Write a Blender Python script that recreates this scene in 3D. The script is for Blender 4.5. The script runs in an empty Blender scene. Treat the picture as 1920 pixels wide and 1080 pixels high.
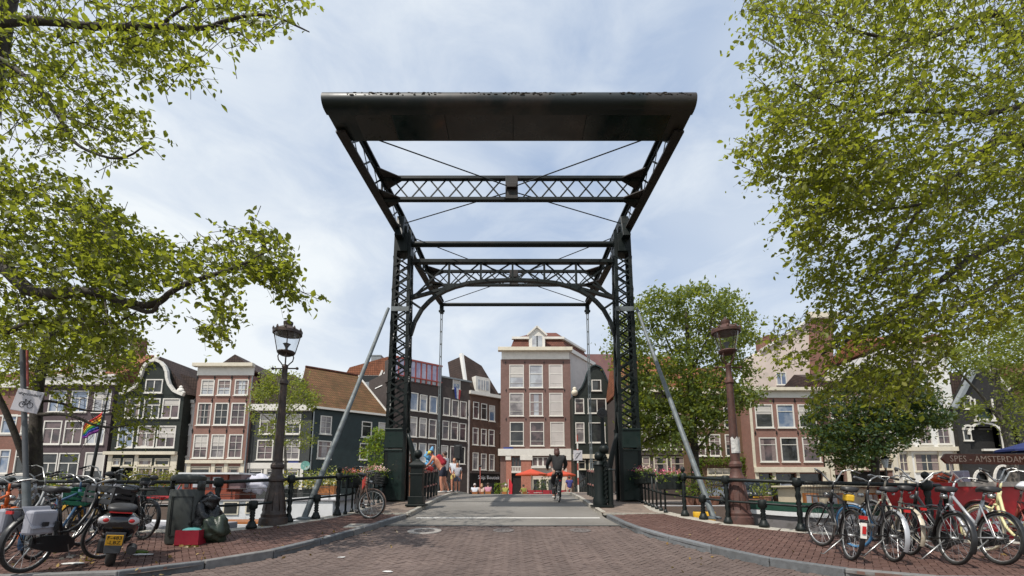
import bpy, bmesh, math, random
import numpy as np
from mathutils import Vector, Matrix

# ------------------------------------------------------------------ camera, sky, sun, exposure
F = 820.0                      # focal length in photograph pixels (1920 wide)
PITCH = math.radians(8.19)     # camera tilted up; the frame is shifted up as by a shift lens
PROW = 802.0                   # row of the optical axis
CAMZ = 1.05
sc = bpy.context.scene
COL = sc.collection
cam_d = bpy.data.cameras.new("camera")
cam = bpy.data.objects.new("camera", cam_d); COL.objects.link(cam)
cam.location = (0, 0, CAMZ)
cam.rotation_euler = (math.pi / 2 + PITCH, 0, 0)
cam_d.sensor_width = 36.0
cam_d.lens = 36.0 * F / 1920.0
cam_d.shift_y = (PROW - 540.0) / 1920.0
cam_d.clip_start = 0.1
cam_d.clip_end = 2000
sc.camera = cam

SUN_DIR = Vector((-0.42, -0.50, 1.05)).normalized()      # from the place to the sun
SUN_EL = math.asin(SUN_DIR.z)
SUN_AZ = math.atan2(SUN_DIR.x, SUN_DIR.y)
world = bpy.data.worlds.new("World"); sc.world = world
world.use_nodes = True
nt = world.node_tree
for n in list(nt.nodes): nt.nodes.remove(n)
w_out = nt.nodes.new("ShaderNodeOutputWorld")
w_bg = nt.nodes.new("ShaderNodeBackground"); w_bg.inputs["Strength"].default_value = 0.1
w_sky = nt.nodes.new("ShaderNodeTexSky"); w_sky.sky_type = 'NISHITA'
w_sky.sun_disc = False
w_sky.sun_elevation = SUN_EL
w_sky.sun_rotation = SUN_AZ
w_sky.air_density = 1.0; w_sky.dust_density = 1.4; w_sky.ozone_density = 1.2
w_tc = nt.nodes.new("ShaderNodeTexCoord")
w_sep = nt.nodes.new("ShaderNodeSeparateXYZ")
nt.links.new(w_tc.outputs["Generated"], w_sep.inputs[0])
# thin clouds: direction projected on a high flat layer
w_mx = nt.nodes.new("ShaderNodeMath"); w_mx.operation = 'MAXIMUM'; w_mx.inputs[1].default_value = 0.06
nt.links.new(w_sep.outputs["Z"], w_mx.inputs[0])
w_dx = nt.nodes.new("ShaderNodeMath"); w_dx.operation = 'DIVIDE'
w_dy = nt.nodes.new("ShaderNodeMath"); w_dy.operation = 'DIVIDE'
nt.links.new(w_sep.outputs["X"], w_dx.inputs[0]); nt.links.new(w_mx.outputs[0], w_dx.inputs[1])
nt.links.new(w_sep.outputs["Y"], w_dy.inputs[0]); nt.links.new(w_mx.outputs[0], w_dy.inputs[1])
w_cmb = nt.nodes.new("ShaderNodeCombineXYZ")
nt.links.new(w_dx.outputs[0], w_cmb.inputs[0]); nt.links.new(w_dy.outputs[0], w_cmb.inputs[1])
def w_noise(scale, detail, rough, dist, lo, hi, off):
    mp = nt.nodes.new("ShaderNodeMapping"); mp.inputs["Location"].default_value = off
    mp.inputs["Scale"].default_value = (1.0, 1.0, 2.0)
    mp.inputs["Rotation"].default_value = (0.2, -0.35, 0.0)
    nt.links.new(w_tc.outputs["Generated"], mp.inputs[0])
    nz = nt.nodes.new("ShaderNodeTexNoise"); nz.inputs["Scale"].default_value = scale
    nz.inputs["Detail"].default_value = detail; nz.inputs["Roughness"].default_value = rough
    nz.inputs["Distortion"].default_value = dist
    nt.links.new(mp.outputs[0], nz.inputs["Vector"])
    mr = nt.nodes.new("ShaderNodeMapRange"); mr.inputs["From Min"].default_value = lo; mr.inputs["From Max"].default_value = hi
    nt.links.new(nz.outputs["Fac"], mr.inputs["Value"])
    return mr.outputs[0]
c_big = w_noise(1.5, 3, 0.5, 0.3, 0.36, 0.64, (3.1, 0.4, 0.7))
c_fine = w_noise(5.5, 9, 0.6, 0.5, 0.38, 0.70, (0.3, 1.7, 0.2))
w_mul = nt.nodes.new("ShaderNodeMath"); w_mul.operation = 'MULTIPLY_ADD'
nt.links.new(c_big, w_mul.inputs[0]); w_mul.inputs[1].default_value = 0.52; w_haze = nt.nodes.new("ShaderNodeMapRange"); w_haze.inputs["From Min"].default_value = 0.75; w_haze.inputs["From Max"].default_value = 0.0; w_haze.inputs["To Min"].default_value = -0.08; w_haze.inputs["To Max"].default_value = 0.80; nt.links.new(w_sep.outputs["Z"], w_haze.inputs["Value"]); w_lft = nt.nodes.new("ShaderNodeMath"); w_lft.operation = "MULTIPLY_ADD"; w_lft.inputs[1].default_value = -0.22; nt.links.new(w_sep.outputs["X"], w_lft.inputs[0]); nt.links.new(w_haze.outputs[0], w_lft.inputs[2]); nt.links.new(w_lft.outputs[0], w_mul.inputs[2])
w_m2 = nt.nodes.new("ShaderNodeMath"); w_m2.operation = 'MULTIPLY_ADD'; w_m2.use_clamp = True
nt.links.new(c_fine, w_m2.inputs[0]); w_m2.inputs[1].default_value = 0.36; nt.links.new(w_mul.outputs[0], w_m2.inputs[2])
w_mix = nt.nodes.new("ShaderNodeMix"); w_mix.data_type = 'RGBA'
nt.links.new(w_m2.outputs[0], w_mix.inputs["Factor"])
w_mix.inputs["B"].default_value = (7.0, 7.4, 7.7, 1)
w_veil = nt.nodes.new("ShaderNodeMix"); w_veil.data_type = 'RGBA'; w_veil.inputs["Factor"].default_value = 0.72
nt.links.new(w_sky.outputs[0], w_veil.inputs["A"]); w_veil.inputs["B"].default_value = (3.7, 4.75, 6.55, 1)
nt.links.new(w_veil.outputs["Result"], w_mix.inputs["A"])
nt.links.new(w_mix.outputs["Result"], w_bg.inputs["Color"])
nt.links.new(w_bg.outputs[0], w_out.inputs["Surface"])

sun_d = bpy.data.lights.new("sun", 'SUN'); sun_d.energy = 3.6; sun_d.angle = math.radians(0.53)
sun_d.color = (1.0, 0.95, 0.87)
sun = bpy.data.objects.new("sun", sun_d); COL.objects.link(sun)
sun.rotation_euler = SUN_DIR.to_track_quat('Z', 'Y').to_euler()
sc.view_settings.view_transform = 'Standard'
sc.view_settings.look = 'None'
sc.view_settings.gamma = 1.0
sc.view_settings.exposure = 0.36
sc.view_settings.use_curve_mapping = False
sc.cycles.max_bounces = 8
sc.cycles.transparent_max_bounces = 12

# ------------------------------------------------------------------ geometry of the view (used to measure, not to draw)
def ray(px, py):
    u = (px - 960.0) / F; v = (PROW - py) / F
    c, s = math.cos(PITCH), math.sin(PITCH)
    return Vector((u, c - v * s, s + v * c))
def P(px, py, Y):
    d = ray(px, py); t = Y / d.y
    return Vector((d.x * t, Y, CAMZ + d.z * t))
def gr(Y):                     # height of the roadway along the approach and over the bridge
    s = 0.085
    if Y < 6.5: return 0.0
    if Y <= 14: return s * (Y - 6.5)
    if Y <= 26:
        t = Y - 14
        return s * 7.5 + s * t - s * t * t / 12.0
    return max(0.15, s * 7.5 - s * (Y - 26))
KERB = 0.09
def gp(Y): return gr(Y) + KERB
def G(px, py, h=0.0, lo=3.0, hi=30.0):       # the ground point under a pixel, h above the roadway
    d = ray(px, py); k = d.z / d.y
    f = lambda Y: CAMZ + k * Y - gr(Y) - h
    a, b = lo, lo
    while b < hi and f(b) > 0: a = b; b += 0.1
    for _ in range(40):
        m = (a + b) / 2
        if f(m) > 0: a = m
        else: b = m
    return P(px, py, a)

# ------------------------------------------------------------------ object helpers
def link(o, parent=None):
    COL.objects.link(o)
    if parent is not None: o.parent = parent
    return o
def tag(o, label=None, cat=None, group=None, kind=None):
    if label: o["label"] = label
    if cat: o["category"] = cat
    if group: o["group"] = group
    if kind: o["kind"] = kind
    return o
def empty(name, loc=(0, 0, 0), rz=0.0, label=None, cat=None, group=None, parent=None):
    o = bpy.data.objects.new(name, None); o.empty_display_size = 0.2
    link(o, parent); o.location = loc; o.rotation_euler = (0, 0, rz)
    return tag(o, label, cat, group)
def inst(src_mesh, name, parent=None, loc=(0, 0, 0), rot=(0, 0, 0), mat4=None):
    o = bpy.data.objects.new(name, src_mesh); link(o, parent)
    if mat4 is not None: o.matrix_local = mat4
    else:
        o.location = loc; o.rotation_euler = rot
    return o
def copy_tree(o, parent=None):
    c = o.copy(); link(c)
    if parent is not None: c.parent = parent
    for ch in list(o.children): copy_tree(ch, c)
    return c

class MB:
    """collects shapes, then links them as one mesh object"""
    def __init__(s): s.v = []; s.f = []; s.m = []; s.cur = 0
    def mat(s, i): s.cur = i; return s
    def add(s, vs, fs):
        b = len(s.v); s.v.extend([tuple(v) for v in vs])
        for f in fs: s.f.append([b + i for i in f]); s.m.append(s.cur)
        return s
    def quad(s, a, b, c, d): return s.add([a, b, c, d], [(0, 1, 2, 3)])
    def box(s, c, d, rz=0.0, M=None):
        x, y, z = d[0] / 2, d[1] / 2, d[2] / 2
        vs = [Vector(p) for p in ((-x, -y, -z), (x, -y, -z), (x, y, -z), (-x, y, -z), (-x, -y, z), (x, -y, z), (x, y, z), (-x, y, z))]
        if M is not None: vs = [M @ v for v in vs]
        elif rz:
            R = Matrix.Rotation(rz, 3, 'Z'); vs = [R @ v for v in vs]
        c = Vector(c); vs = [v + c for v in vs]
        return s.add(vs, [(0, 3, 2, 1), (4, 5, 6, 7), (0, 1, 5, 4), (1, 2, 6, 5), (2, 3, 7, 6), (3, 0, 4, 7)])
    def bx(s, x0, x1, y0, y1, z0, z1):
        return s.box(((x0 + x1) / 2, (y0 + y1) / 2, (z0 + z1) / 2), (abs(x1 - x0), abs(y1 - y0), abs(z1 - z0)))
    def bar(s, p, q, w, h=None, up=(0, 0, 1)):
        p, q = Vector(p), Vector(q); h = h or w
        t = (q - p).normalized(); u = Vector(up)
        if abs(t.dot(u)) > 0.95: u = Vector((1, 0, 0)) if abs(t.x) < 0.9 else Vector((0, 1, 0))
        a = t.cross(u).normalized(); b = a.cross(t).normalized()
        a *= w / 2; b *= h / 2
        vs = [p - a - b, p + a - b, p + a + b, p - a + b, q - a - b, q + a - b, q + a + b, q - a + b]
        return s.add(vs, [(0, 3, 2, 1), (4, 5, 6, 7), (0, 1, 5, 4), (1, 2, 6, 5), (2, 3, 7, 6), (3, 0, 4, 7)])
    def tube(s, pts, r, n=8, cap=True, closed=False):
        pts = [Vector(p) for p in pts]
        rs = list(r) if hasattr(r, '__len__') else [r] * len(pts)
        N = len(pts); vs = []; fs = []; prev = None
        for i, p in enumerate(pts):
            if closed: t = (pts[(i + 1) % N] - pts[i - 1])
            elif i == 0: t = pts[1] - p
            elif i == N - 1: t = p - pts[i - 1]
            else: t = pts[i + 1] - pts[i - 1]
            if t.length < 1e-9: t = Vector((0, 0, 1))
            t.normalize()
            if prev is None:
                u = Vector((0, 0, 1)) if abs(t.z) < 0.9 else Vector((0, 1, 0))
                a = t.cross(u).normalized()
            else:
                a = prev - t * prev.dot(t)
                if a.length < 1e-6: a = t.orthogonal()
                a.normalize()
            prev = a; b = t.cross(a)
            for k in range(n):
                an = 2 * math.pi * k / n
                vs.append(p + (a * math.cos(an) + b * math.sin(an)) * rs[i])
        R = N if closed else N - 1
        for i in range(R):
            j = (i + 1) % N
            for k in range(n):
                k2 = (k + 1) % n
                fs.append((i * n + k, i * n + k2, j * n + k2, j * n + k))
        if cap and not closed:
            fs.append(tuple(range(n - 1, -1, -1))); fs.append(tuple((N - 1) * n + k for k in range(n)))
        return s.add(vs, fs)
    def lathe(s, prof, c=(0, 0, 0), n=16, M=None):
        """prof: (r, z) from bottom to top"""
        vs = []; fs = []; c = Vector(c)
        for r, z in prof:
            for k in range(n):
                an = 2 * math.pi * k / n
                v = Vector((r * math.cos(an), r * math.sin(an), z))
                if M is not None: v = M @ v
                vs.append(v + c)
        for i in range(len(prof) - 1):
            for k in range(n):
                k2 = (k + 1) % n
                fs.append((i * n + k, i * n + k2, (i + 1) * n + k2, (i + 1) * n + k))
        fs.append(tuple(range(n - 1, -1, -1))); L = (len(prof) - 1) * n
        fs.append(tuple(L + k for k in range(n)))
        return s.add(vs, fs)
    def ball(s, c, r, n=12, m=8, sc3=(1, 1, 1)):
        prof = []
        vs = []; fs = []; c = Vector(c)
        for i in range(m + 1):
            ph = -math.pi / 2 + math.pi * i / m
            rr = max(1e-4, math.cos(ph)) * r; z = math.sin(ph) * r
            for k in range(n):
                an = 2 * math.pi * k / n
                vs.append(c + Vector((rr * math.cos(an) * sc3[0], rr * math.sin(an) * sc3[1], z * sc3[2])))
        for i in range(m):
            for k in range(n):
                k2 = (k + 1) % n
                fs.append((i * n + k, i * n + k2, (i + 1) * n + k2, (i + 1) * n + k))
        return s.add(vs, fs)
    def prism(s, poly, ext):
        """poly: 3D outline (planar), extruded along ext"""
        poly = [Vector(p) for p in poly]; e = Vector(ext); n = len(poly)
        nrm = Vector((0, 0, 0))
        for i in range(n): nrm += poly[i].cross(poly[(i + 1) % n])
        if nrm.dot(e) > 0: poly = poly[::-1]
        vs = poly + [p + e for p in poly]
        fs = [tuple(range(n)), tuple(range(2 * n - 1, n - 1, -1))]
        for i in range(n):
            j = (i + 1) % n
            fs.append((j, i, n + i, n + j))
        return s.add(vs, fs)
    def mesh(s, name, mats, smooth=False):
        me = bpy.data.meshes.new(name)
        me.from_pydata(s.v, [], s.f)
        if not isinstance(mats, (list, tuple)): mats = [mats]
        for m in mats: me.materials.append(m)
        if len(mats) > 1: me.polygons.foreach_set("material_index", s.m)
        if smooth:
            me.polygons.foreach_set("use_smooth", [True] * len(me.polygons))
        me.update()
        return me
    def build(s, name, mats, parent=None, smooth=False, bevel=0.0, auto=None):
        me = s.mesh(name, mats, smooth)
        o = bpy.data.objects.new(name, me); link(o, parent)
        if auto and smooth:
            me.set_sharp_from_angle(angle=math.radians(auto))
        if bevel:
            b = o.modifiers.new("bevel", 'BEVEL'); b.width = bevel; b.segments = 2; b.limit_method = 'ANGLE'
        return o

# ------------------------------------------------------------------ materials
MATS = {}
def _new(name):
    m = bpy.data.materials.new(name); m.use_nodes = True
    t = m.node_tree
    for n in list(t.nodes): t.nodes.remove(n)
    o = t.nodes.new("ShaderNodeOutputMaterial"); b = t.nodes.new("ShaderNodeBsdfPrincipled")
    t.links.new(b.outputs[0], o.inputs["Surface"])
    return m, t, b, o
def _set(b, **k):
    for n, v in k.items():
        n = {"rough": "Roughness", "metal": "Metallic", "spec": "Specular IOR Level", "coat": "Coat Weight"}[n]
        b.inputs[n].default_value = v
def _coords(t, kind="Object"):
    tc = t.nodes.new("ShaderNodeTexCoord"); return tc.outputs[kind]
def _noise(t, vec, scale, detail=4, rough=0.55):
    n = t.nodes.new("ShaderNodeTexNoise"); n.inputs["Scale"].default_value = scale
    n.inputs["Detail"].default_value = detail; n.inputs["Roughness"].default_value = rough
    if vec is not None: t.links.new(vec, n.inputs["Vector"])
    return n
def _range(t, val, a, b, c, d):
    n = t.nodes.new("ShaderNodeMapRange")
    for i, x in zip(("From Min", "From Max", "To Min", "To Max"), (a, b, c, d)): n.inputs[i].default_value = x
    t.links.new(val, n.inputs["Value"]); return n.outputs[0]
def _mix(t, fac, A, B, blend='MIX'):
    n = t.nodes.new("ShaderNodeMix"); n.data_type = 'RGBA'; n.blend_type = blend
    for sock, v in (("Factor", fac), ("A", A), ("B", B)):
        if isinstance(v, (int, float)): n.inputs[sock].default_value = v
        elif isinstance(v, tuple): n.inputs[sock].default_value = v if len(v) == 4 else (*v, 1)
        else: t.links.new(v, n.inputs[sock])
    return n.outputs["Result"]
def _bump(t, b, h, strength, dist):
    n = t.nodes.new("ShaderNodeBump"); n.inputs["Strength"].default_value = strength; n.inputs["Distance"].default_value = dist
    t.links.new(h, n.inputs["Height"]); t.links.new(n.outputs[0], b.inputs["Normal"])
def mat(name, col, rough=0.6, var=0.18, scale=4.0, bump=0.0, metal=0.0, spec=0.5, col2=None, c2lo=0.52, c2hi=0.68, dirt_scale=None, coat=0.0):
    """paint, metal, stone: a colour with uneven wear; col2 = patches of rust, moss or dirt"""
    if name in MATS: return MATS[name]
    m, t, b, o = _new(name); v = _coords(t)
    n1 = _noise(t, v, scale, 6, 0.6)
    dark = tuple(c * (1 - var) for c in col); light = tuple(min(1, c * (1 + var)) for c in col)
    c = _mix(t, _range(t, n1.outputs["Fac"], 0.3, 0.7, 0, 1), dark, light)
    if col2:
        n2 = _noise(t, v, dirt_scale or scale * 1.7, 8, 0.65)
        c = _mix(t, _range(t, n2.outputs["Fac"], c2lo, c2hi, 0, 1), c, col2)
    t.links.new(c, b.inputs["Base Color"])
    n3 = _noise(t, v, scale * 3, 4)
    t.links.new(_range(t, n3.outputs["Fac"], 0.3, 0.7, max(0.03, rough - 0.1), min(1, rough + 0.12)), b.inputs["Roughness"])
    _set(b, metal=metal, spec=spec, coat=coat)
    if bump: _bump(t, b, _noise(t, v, scale * 6, 6, 0.7).outputs["Fac"], bump, 0.01)
    MATS[name] = m; return m
def wallvec(t):
    """(along wall, up) from object space, for walls along local x or local y"""
    tc = _coords(t); s = t.nodes.new("ShaderNodeSeparateXYZ"); t.links.new(tc, s.inputs[0])
    a = t.nodes.new("ShaderNodeMath"); a.operation = 'ADD'
    t.links.new(s.outputs["X"], a.inputs[0]); t.links.new(s.outputs["Y"], a.inputs[1])
    c = t.nodes.new("ShaderNodeCombineXYZ"); t.links.new(a.outputs[0], c.inputs[0]); t.links.new(s.outputs["Z"], c.inputs[1])
    return c.outputs[0], tc
def brick(name, c1, c2, mortar, msize=0.012, rough=0.85):
    if name in MATS: return MATS[name]
    m, t, b, o = _new(name); v, tc = wallvec(t)
    k = t.nodes.new("ShaderNodeTexBrick"); k.inputs["Scale"].default_value = 1.0
    k.inputs["Brick Width"].default_value = 0.22; k.inputs["Row Height"].default_value = 0.065
    k.inputs["Mortar Size"].default_value = msize; k.inputs["Mortar Smooth"].default_value = 0.2
    k.inputs["Bias"].default_value = 0.0
    k.inputs["Color1"].default_value = (*c1, 1); k.inputs["Color2"].default_value = (*c2, 1); k.inputs["Mortar"].default_value = (*mortar, 1)
    t.links.new(v, k.inputs["Vector"])
    n = _noise(t, tc, 0.55, 7, 0.65)
    c = _mix(t, _range(t, n.outputs["Fac"], 0.3, 0.72, 0, 0.42), k.outputs["Color"], tuple(x * 0.45 for x in c1))
    n2 = _noise(t, tc, 3.1, 5, 0.6)
    c = _mix(t, _range(t, n2.outputs["Fac"], 0.5, 0.75, 0, 0.3), c, tuple(min(1, x * 1.6 + 0.03) for x in c2))
    t.links.new(c, b.inputs["Base Color"]); _set(b, rough=rough, spec=0.3)
    _bump(t, b, k.outputs["Fac"], 0.35, -0.006)
    MATS[name] = m; return m
def tiles(name, c1, c2, row=0.3, width=0.24):
    """roof tiles: rows up the slope, rounded pans across"""
    if name in MATS: return MATS[name]
    m, t, b, o = _new(name); v, tc = wallvec(t)
    k = t.nodes.new("ShaderNodeTexBrick"); k.inputs["Scale"].default_value = 1.0; k.offset = 0.0
    k.inputs["Brick Width"].default_value = width; k.inputs["Row Height"].default_value = row
    k.inputs["Mortar Size"].default_value = 0.03; k.inputs["Mortar Smooth"].default_value = 0.6
    k.inputs["Color1"].default_value = (*c1, 1); k.inputs["Color2"].default_value = (*c2, 1)
    k.inputs["Mortar"].default_value = (*[x * 0.3 for x in c1], 1)
    t.links.new(v, k.inputs["Vector"])
    n = _noise(t, tc, 0.9, 8, 0.65)
    c = _mix(t, _range(t, n.outputs["Fac"], 0.38, 0.7, 0, 0.75), k.outputs["Color"], tuple(x * 0.38 for x in c2))
    t.links.new(c, b.inputs["Base Color"]); _set(b, rough=0.8, spec=0.3)
    w = t.nodes.new("ShaderNodeTexWave"); w.inputs["Scale"].default_value = 0.5 / row * 1.0
    w.bands_direction = 'Y'; w.wave_profile = 'SAW'; t.links.new(v, w.inputs["Vector"])
    _bump(t, b, k.outputs["Fac"], 0.6, -0.03)
    MATS[name] = m; return m
def leafmat(name, c1, c2, c3, trans=0.45, rough=0.5):
    if name in MATS: return MATS[name]
    m, t, b, o = _new(name)
    g = t.nodes.new("ShaderNodeNewGeometry")
    r = t.nodes.new("ShaderNodeValToRGB"); t.links.new(g.outputs["Random Per Island"], r.inputs[0])
    e = r.color_ramp.elements; e[0].position = 0.0; e[0].color = (*c1, 1); e[1].position = 1.0; e[1].color = (*c3, 1)
    x = e.new(0.55); x.color = (*c2, 1); x = e.new(0.9); x.color = (*[(a + d) / 2 for a, d in zip(c2, c3)], 1)
    n = _noise(t, _coords(t), 0.8, 3)
    c = _mix(t, _range(t, n.outputs["Fac"], 0.3, 0.7, 0.0, 0.55), r.outputs[0], c1)
    t.links.new(c, b.inputs["Base Color"]); _set(b, rough=rough, spec=0.35)
    tr = t.nodes.new("ShaderNodeBsdfTranslucent")
    c2_ = _mix(t, 0.62, c, (0.50, 0.55, 0.045), 'MIX')
    t.links.new(c2_, tr.inputs["Color"])
    ms = t.nodes.new("ShaderNodeMixShader"); ms.inputs[0].default_value = trans
    t.links.new(b.outputs[0], ms.inputs[1]); t.links.new(tr.outputs[0], ms.inputs[2]); t.links.new(ms.outputs[0], o.inputs["Surface"])
    MATS[name] = m; return m
def pavers(name, c1, c2, c3, streak=0.0):
    """clinker bricks: every brick its own tone"""
    if name in MATS: return MATS[name]
    m, t, b, o = _new(name)
    g = t.nodes.new("ShaderNodeNewGeometry"); oi = t.nodes.new("ShaderNodeObjectInfo")
    ad = t.nodes.new("ShaderNodeMath"); ad.operation = 'ADD'
    t.links.new(g.outputs["Random Per Island"], ad.inputs[0]); t.links.new(oi.outputs["Random"], ad.inputs[1])
    fr = t.nodes.new("ShaderNodeMath"); fr.operation = 'FRACT'; t.links.new(ad.outputs[0], fr.inputs[0])
    r = t.nodes.new("ShaderNodeValToRGB"); t.links.new(fr.outputs[0], r.inputs[0])
    e = r.color_ramp.elements; e[0].color = (*c1, 1); e[1].color = (*c3, 1); x = e.new(0.5); x.color = (*c2, 1)
    n = _noise(t, g.outputs["Position"], 0.7, 7, 0.62)
    c = _mix(t, _range(t, n.outputs["Fac"], 0.36, 0.68, 0, 0.55), r.outputs[0], tuple(x * 0.62 for x in c2))
    n2 = _noise(t, g.outputs["Position"], 5, 6, 0.7)
    c = _mix(t, _range(t, n2.outputs["Fac"], 0.56, 0.78, 0, 0.22), c, (0.19, 0.17, 0.155))
    if streak:
        mp = t.nodes.new("ShaderNodeMapping"); mp.inputs["Scale"].default_value = (1.5, 0.13, 1); t.links.new(g.outputs["Position"], mp.inputs[0])
        n3 = _noise(t, mp.outputs[0], 1.0, 5, 0.6)
        c = _mix(t, _range(t, n3.outputs["Fac"], 0.45, 0.66, 0, streak), c, tuple(x * 0.5 for x in c1))
    t.links.new(c, b.inputs["Base Color"]); _set(b, rough=0.78, spec=0.35)
    _bump(t, b, _noise(t, g.outputs["Position"], 60, 5, 0.7).outputs["Fac"], 0.35, 0.004)
    MATS[name] = m; return m
def pane_mat(name, col, rough=0.06, col2=None, spec=0.6):
    if name in MATS: return MATS[name]
    m, t, b, o = _new(name); v = _coords(t)
    g = t.nodes.new("ShaderNodeNewGeometry")
    n = _noise(t, g.outputs["Position"], 0.9, 3)
    c = _mix(t, _range(t, n.outputs["Fac"], 0.42, 0.6, 0, 1), col, col2 or tuple(x * 0.45 for x in col))
    t.links.new(c, b.inputs["Base Color"]); _set(b, rough=rough, spec=spec)
    n2 = _noise(t, g.outputs["Position"], 2.2, 2)
    _bump(t, b, n2.outputs["Fac"], 0.12, 0.04)
    MATS[name] = m; return m
def clear_glass(name, tint=(0.9, 0.95, 0.97), gloss=0.16):
    if name in MATS: return MATS[name]
    m, t, b, o = _new(name)
    tr = t.nodes.new("ShaderNodeBsdfTransparent"); tr.inputs[0].default_value = (*tint, 1)
    gl = t.nodes.new("ShaderNodeBsdfGlossy"); gl.inputs["Roughness"].default_value = 0.06
    fr = t.nodes.new("ShaderNodeLayerWeight"); fr.inputs[0].default_value = 0.25
    ad = t.nodes.new("ShaderNodeMath"); ad.operation = 'MULTIPLY_ADD'; ad.inputs[1].default_value = 0.35; ad.inputs[2].default_value = gloss; ad.use_clamp = True
    t.links.new(fr.outputs["Facing"], ad.inputs[0])
    ms = t.nodes.new("ShaderNodeMixShader"); t.links.new(ad.outputs[0], ms.inputs[0])
    t.links.new(tr.outputs[0], ms.inputs[1]); t.links.new(gl.outputs[0], ms.inputs[2]); t.links.new(ms.outputs[0], o.inputs["Surface"])
    MATS[name] = m; return m
def text_mesh(txt, size, mats, name="lettering", depth=0.004, align='CENTER'):
    cu = bpy.data.curves.new(name, 'FONT'); cu.body = txt; cu.size = size; cu.extrude = depth
    cu.align_x = align; cu.align_y = 'CENTER'; cu.resolution_u = 2
    o = bpy.data.objects.new(name, cu); COL.objects.link(o)
    dg = bpy.context.evaluated_depsgraph_get()
    me = bpy.data.meshes.new_from_object(o.evaluated_get(dg))
    bpy.data.objects.remove(o); bpy.data.curves.remove(cu)
    me.name = name; me.materials.clear(); me.materials.append(mats)
    return me

IRON = mat("black_green_iron", (0.009, 0.013, 0.012), 0.5, 0.35, 3, 0.15, spec=0.35, col2=(0.06, 0.05, 0.04), c2lo=0.60, c2hi=0.8)
STEELGREY = mat("galvanised_steel", (0.135, 0.155, 0.162), 0.6, 0.25, 3, 0.15, metal=0.15, col2=(0.10, 0.105, 0.10), c2lo=0.48, c2hi=0.7)
WHITE = mat("white_paint", (0.66, 0.63, 0.57), 0.5, 0.08, 2.0, col2=(0.5, 0.48, 0.43), c2lo=0.58, c2hi=0.8)
CREAM = mat("cream_paint", (0.62, 0.56, 0.44), 0.55, 0.1, 2.0, col2=(0.42, 0.38, 0.30), c2lo=0.58, c2hi=0.8)
BLACKP = mat("black_plastic", (0.018, 0.018, 0.019), 0.45, 0.3, 8)
RUBBER = mat("black_rubber", (0.022, 0.021, 0.02), 0.75, 0.3, 12)
CHROME = mat("chrome", (0.42, 0.42, 0.41), 0.3, 0.2, 6, metal=0.85, col2=(0.2, 0.17, 0.14), c2lo=0.55, c2hi=0.75)
GRANITE = mat("granite_kerb", (0.165, 0.172, 0.18), 0.7, 0.18, 9, 0.4, col2=(0.115, 0.112, 0.108), c2lo=0.5, c2hi=0.8)
GRANITES = [GRANITE, mat("granite_kerb_dark", (0.125, 0.13, 0.135), 0.7, 0.22, 9, 0.4, col2=(0.08, 0.078, 0.074), c2lo=0.5, c2hi=0.8), mat("granite_kerb_warm", (0.175, 0.17, 0.165), 0.7, 0.22, 7, 0.4, col2=(0.11, 0.1, 0.092), c2lo=0.5, c2hi=0.8)]
PALESTONE = mat("pale_coping_stone", (0.38, 0.35, 0.30), 0.75, 0.2, 6, 0.4, col2=(0.18, 0.17, 0.12), c2lo=0.5, c2hi=0.72)
# ------------------------------------------------------------------ ground, water, quays
rnd = random.Random(7)
def curve_px(pts, h): return [G(x, y, h) for x, y in pts]
def resample(pts, step):
    out = [pts[0].copy()]; acc = 0.0
    for a, b in zip(pts[:-1], pts[1:]):
        L = (b.xy - a.xy).length
        if L < 1e-6: continue
        t = step - acc
        while t <= L:
            out.append(a.lerp(b, t / L)); t += step
        acc = (acc + L) % step
    if (out[-1] - pts[-1]).length > step * 0.3: out.append(pts[-1].copy())
    return out
def smooth_curve(pts, it=2):
    for _ in range(it):
        q = [pts[0]]
        for a, b in zip(pts[:-1], pts[1:]):
            q += [a.lerp(b, 0.25), a.lerp(b, 0.75)]
        pts = q + [pts[-1]]
    return pts
kerbL = curve_px([(190, 1079), (320, 1063), (440, 1046), (520, 1033), (600, 1013), (680, 990), (740, 973), (775, 960)], KERB)
kerbR = curve_px([(1118, 955), (1150, 973), (1200, 993), (1300, 1019), (1400, 1041), (1520, 1060), (1640, 1077), (1700, 1085)], KERB)
kerbL = [Vector((-16, 4.2, 0)), Vector((-9, 4.9, 0))] + kerbL
kerbR = kerbR + [Vector((9, 4.9, 0)), Vector((16, 4.3, 0))]
XL0, XR0 = kerbL[-1].x, kerbR[0].x; YB = max(kerbL[-1].y, kerbR[0].y)
def axis(Y): return 0.0166 * (Y - 14.0) + 0.02
HW = (XR0 - XL0) / 2 - 0.05
BR_L = lambda Y: axis(Y) + (XL0 - axis(kerbL[-1].y))
BR_R = lambda Y: axis(Y) + (XR0 - axis(kerbR[0].y))
kerbL = smooth_curve(kerbL) + [Vector((BR_L(y), y, 0)) for y in range(13, 32)]
kerbR = [Vector((BR_R(y), y, 0)) for y in range(31, 12, -1)] + smooth_curve(kerbR)
quayL = [Vector((-30, 8.6, 0))] + curve_px([(-300, 993), (100, 992), (280, 994), (412, 995), (485, 990), (535, 980), (597, 972), (650, 964)], KERB)
quayR = curve_px([(1244, 961), (1303, 971), (1349, 980), (1409, 986), (1496, 995), (1555, 1001), (1740, 1011), (1920, 1015), (2200, 1017)], KERB) + [Vector((30, 8.0, 0))]
BW_L = lambda Y: axis(Y) - 4.15
BW_R = lambda Y: axis(Y) + 4.05
quayL += [Vector((BW_L(12.6), 12.6, 0)), Vector((BW_L(14), 14, 0))]
quayR = [Vector((BW_R(14), 14, 0)), Vector((BW_R(12.8), 12.8, 0))] + quayR
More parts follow.
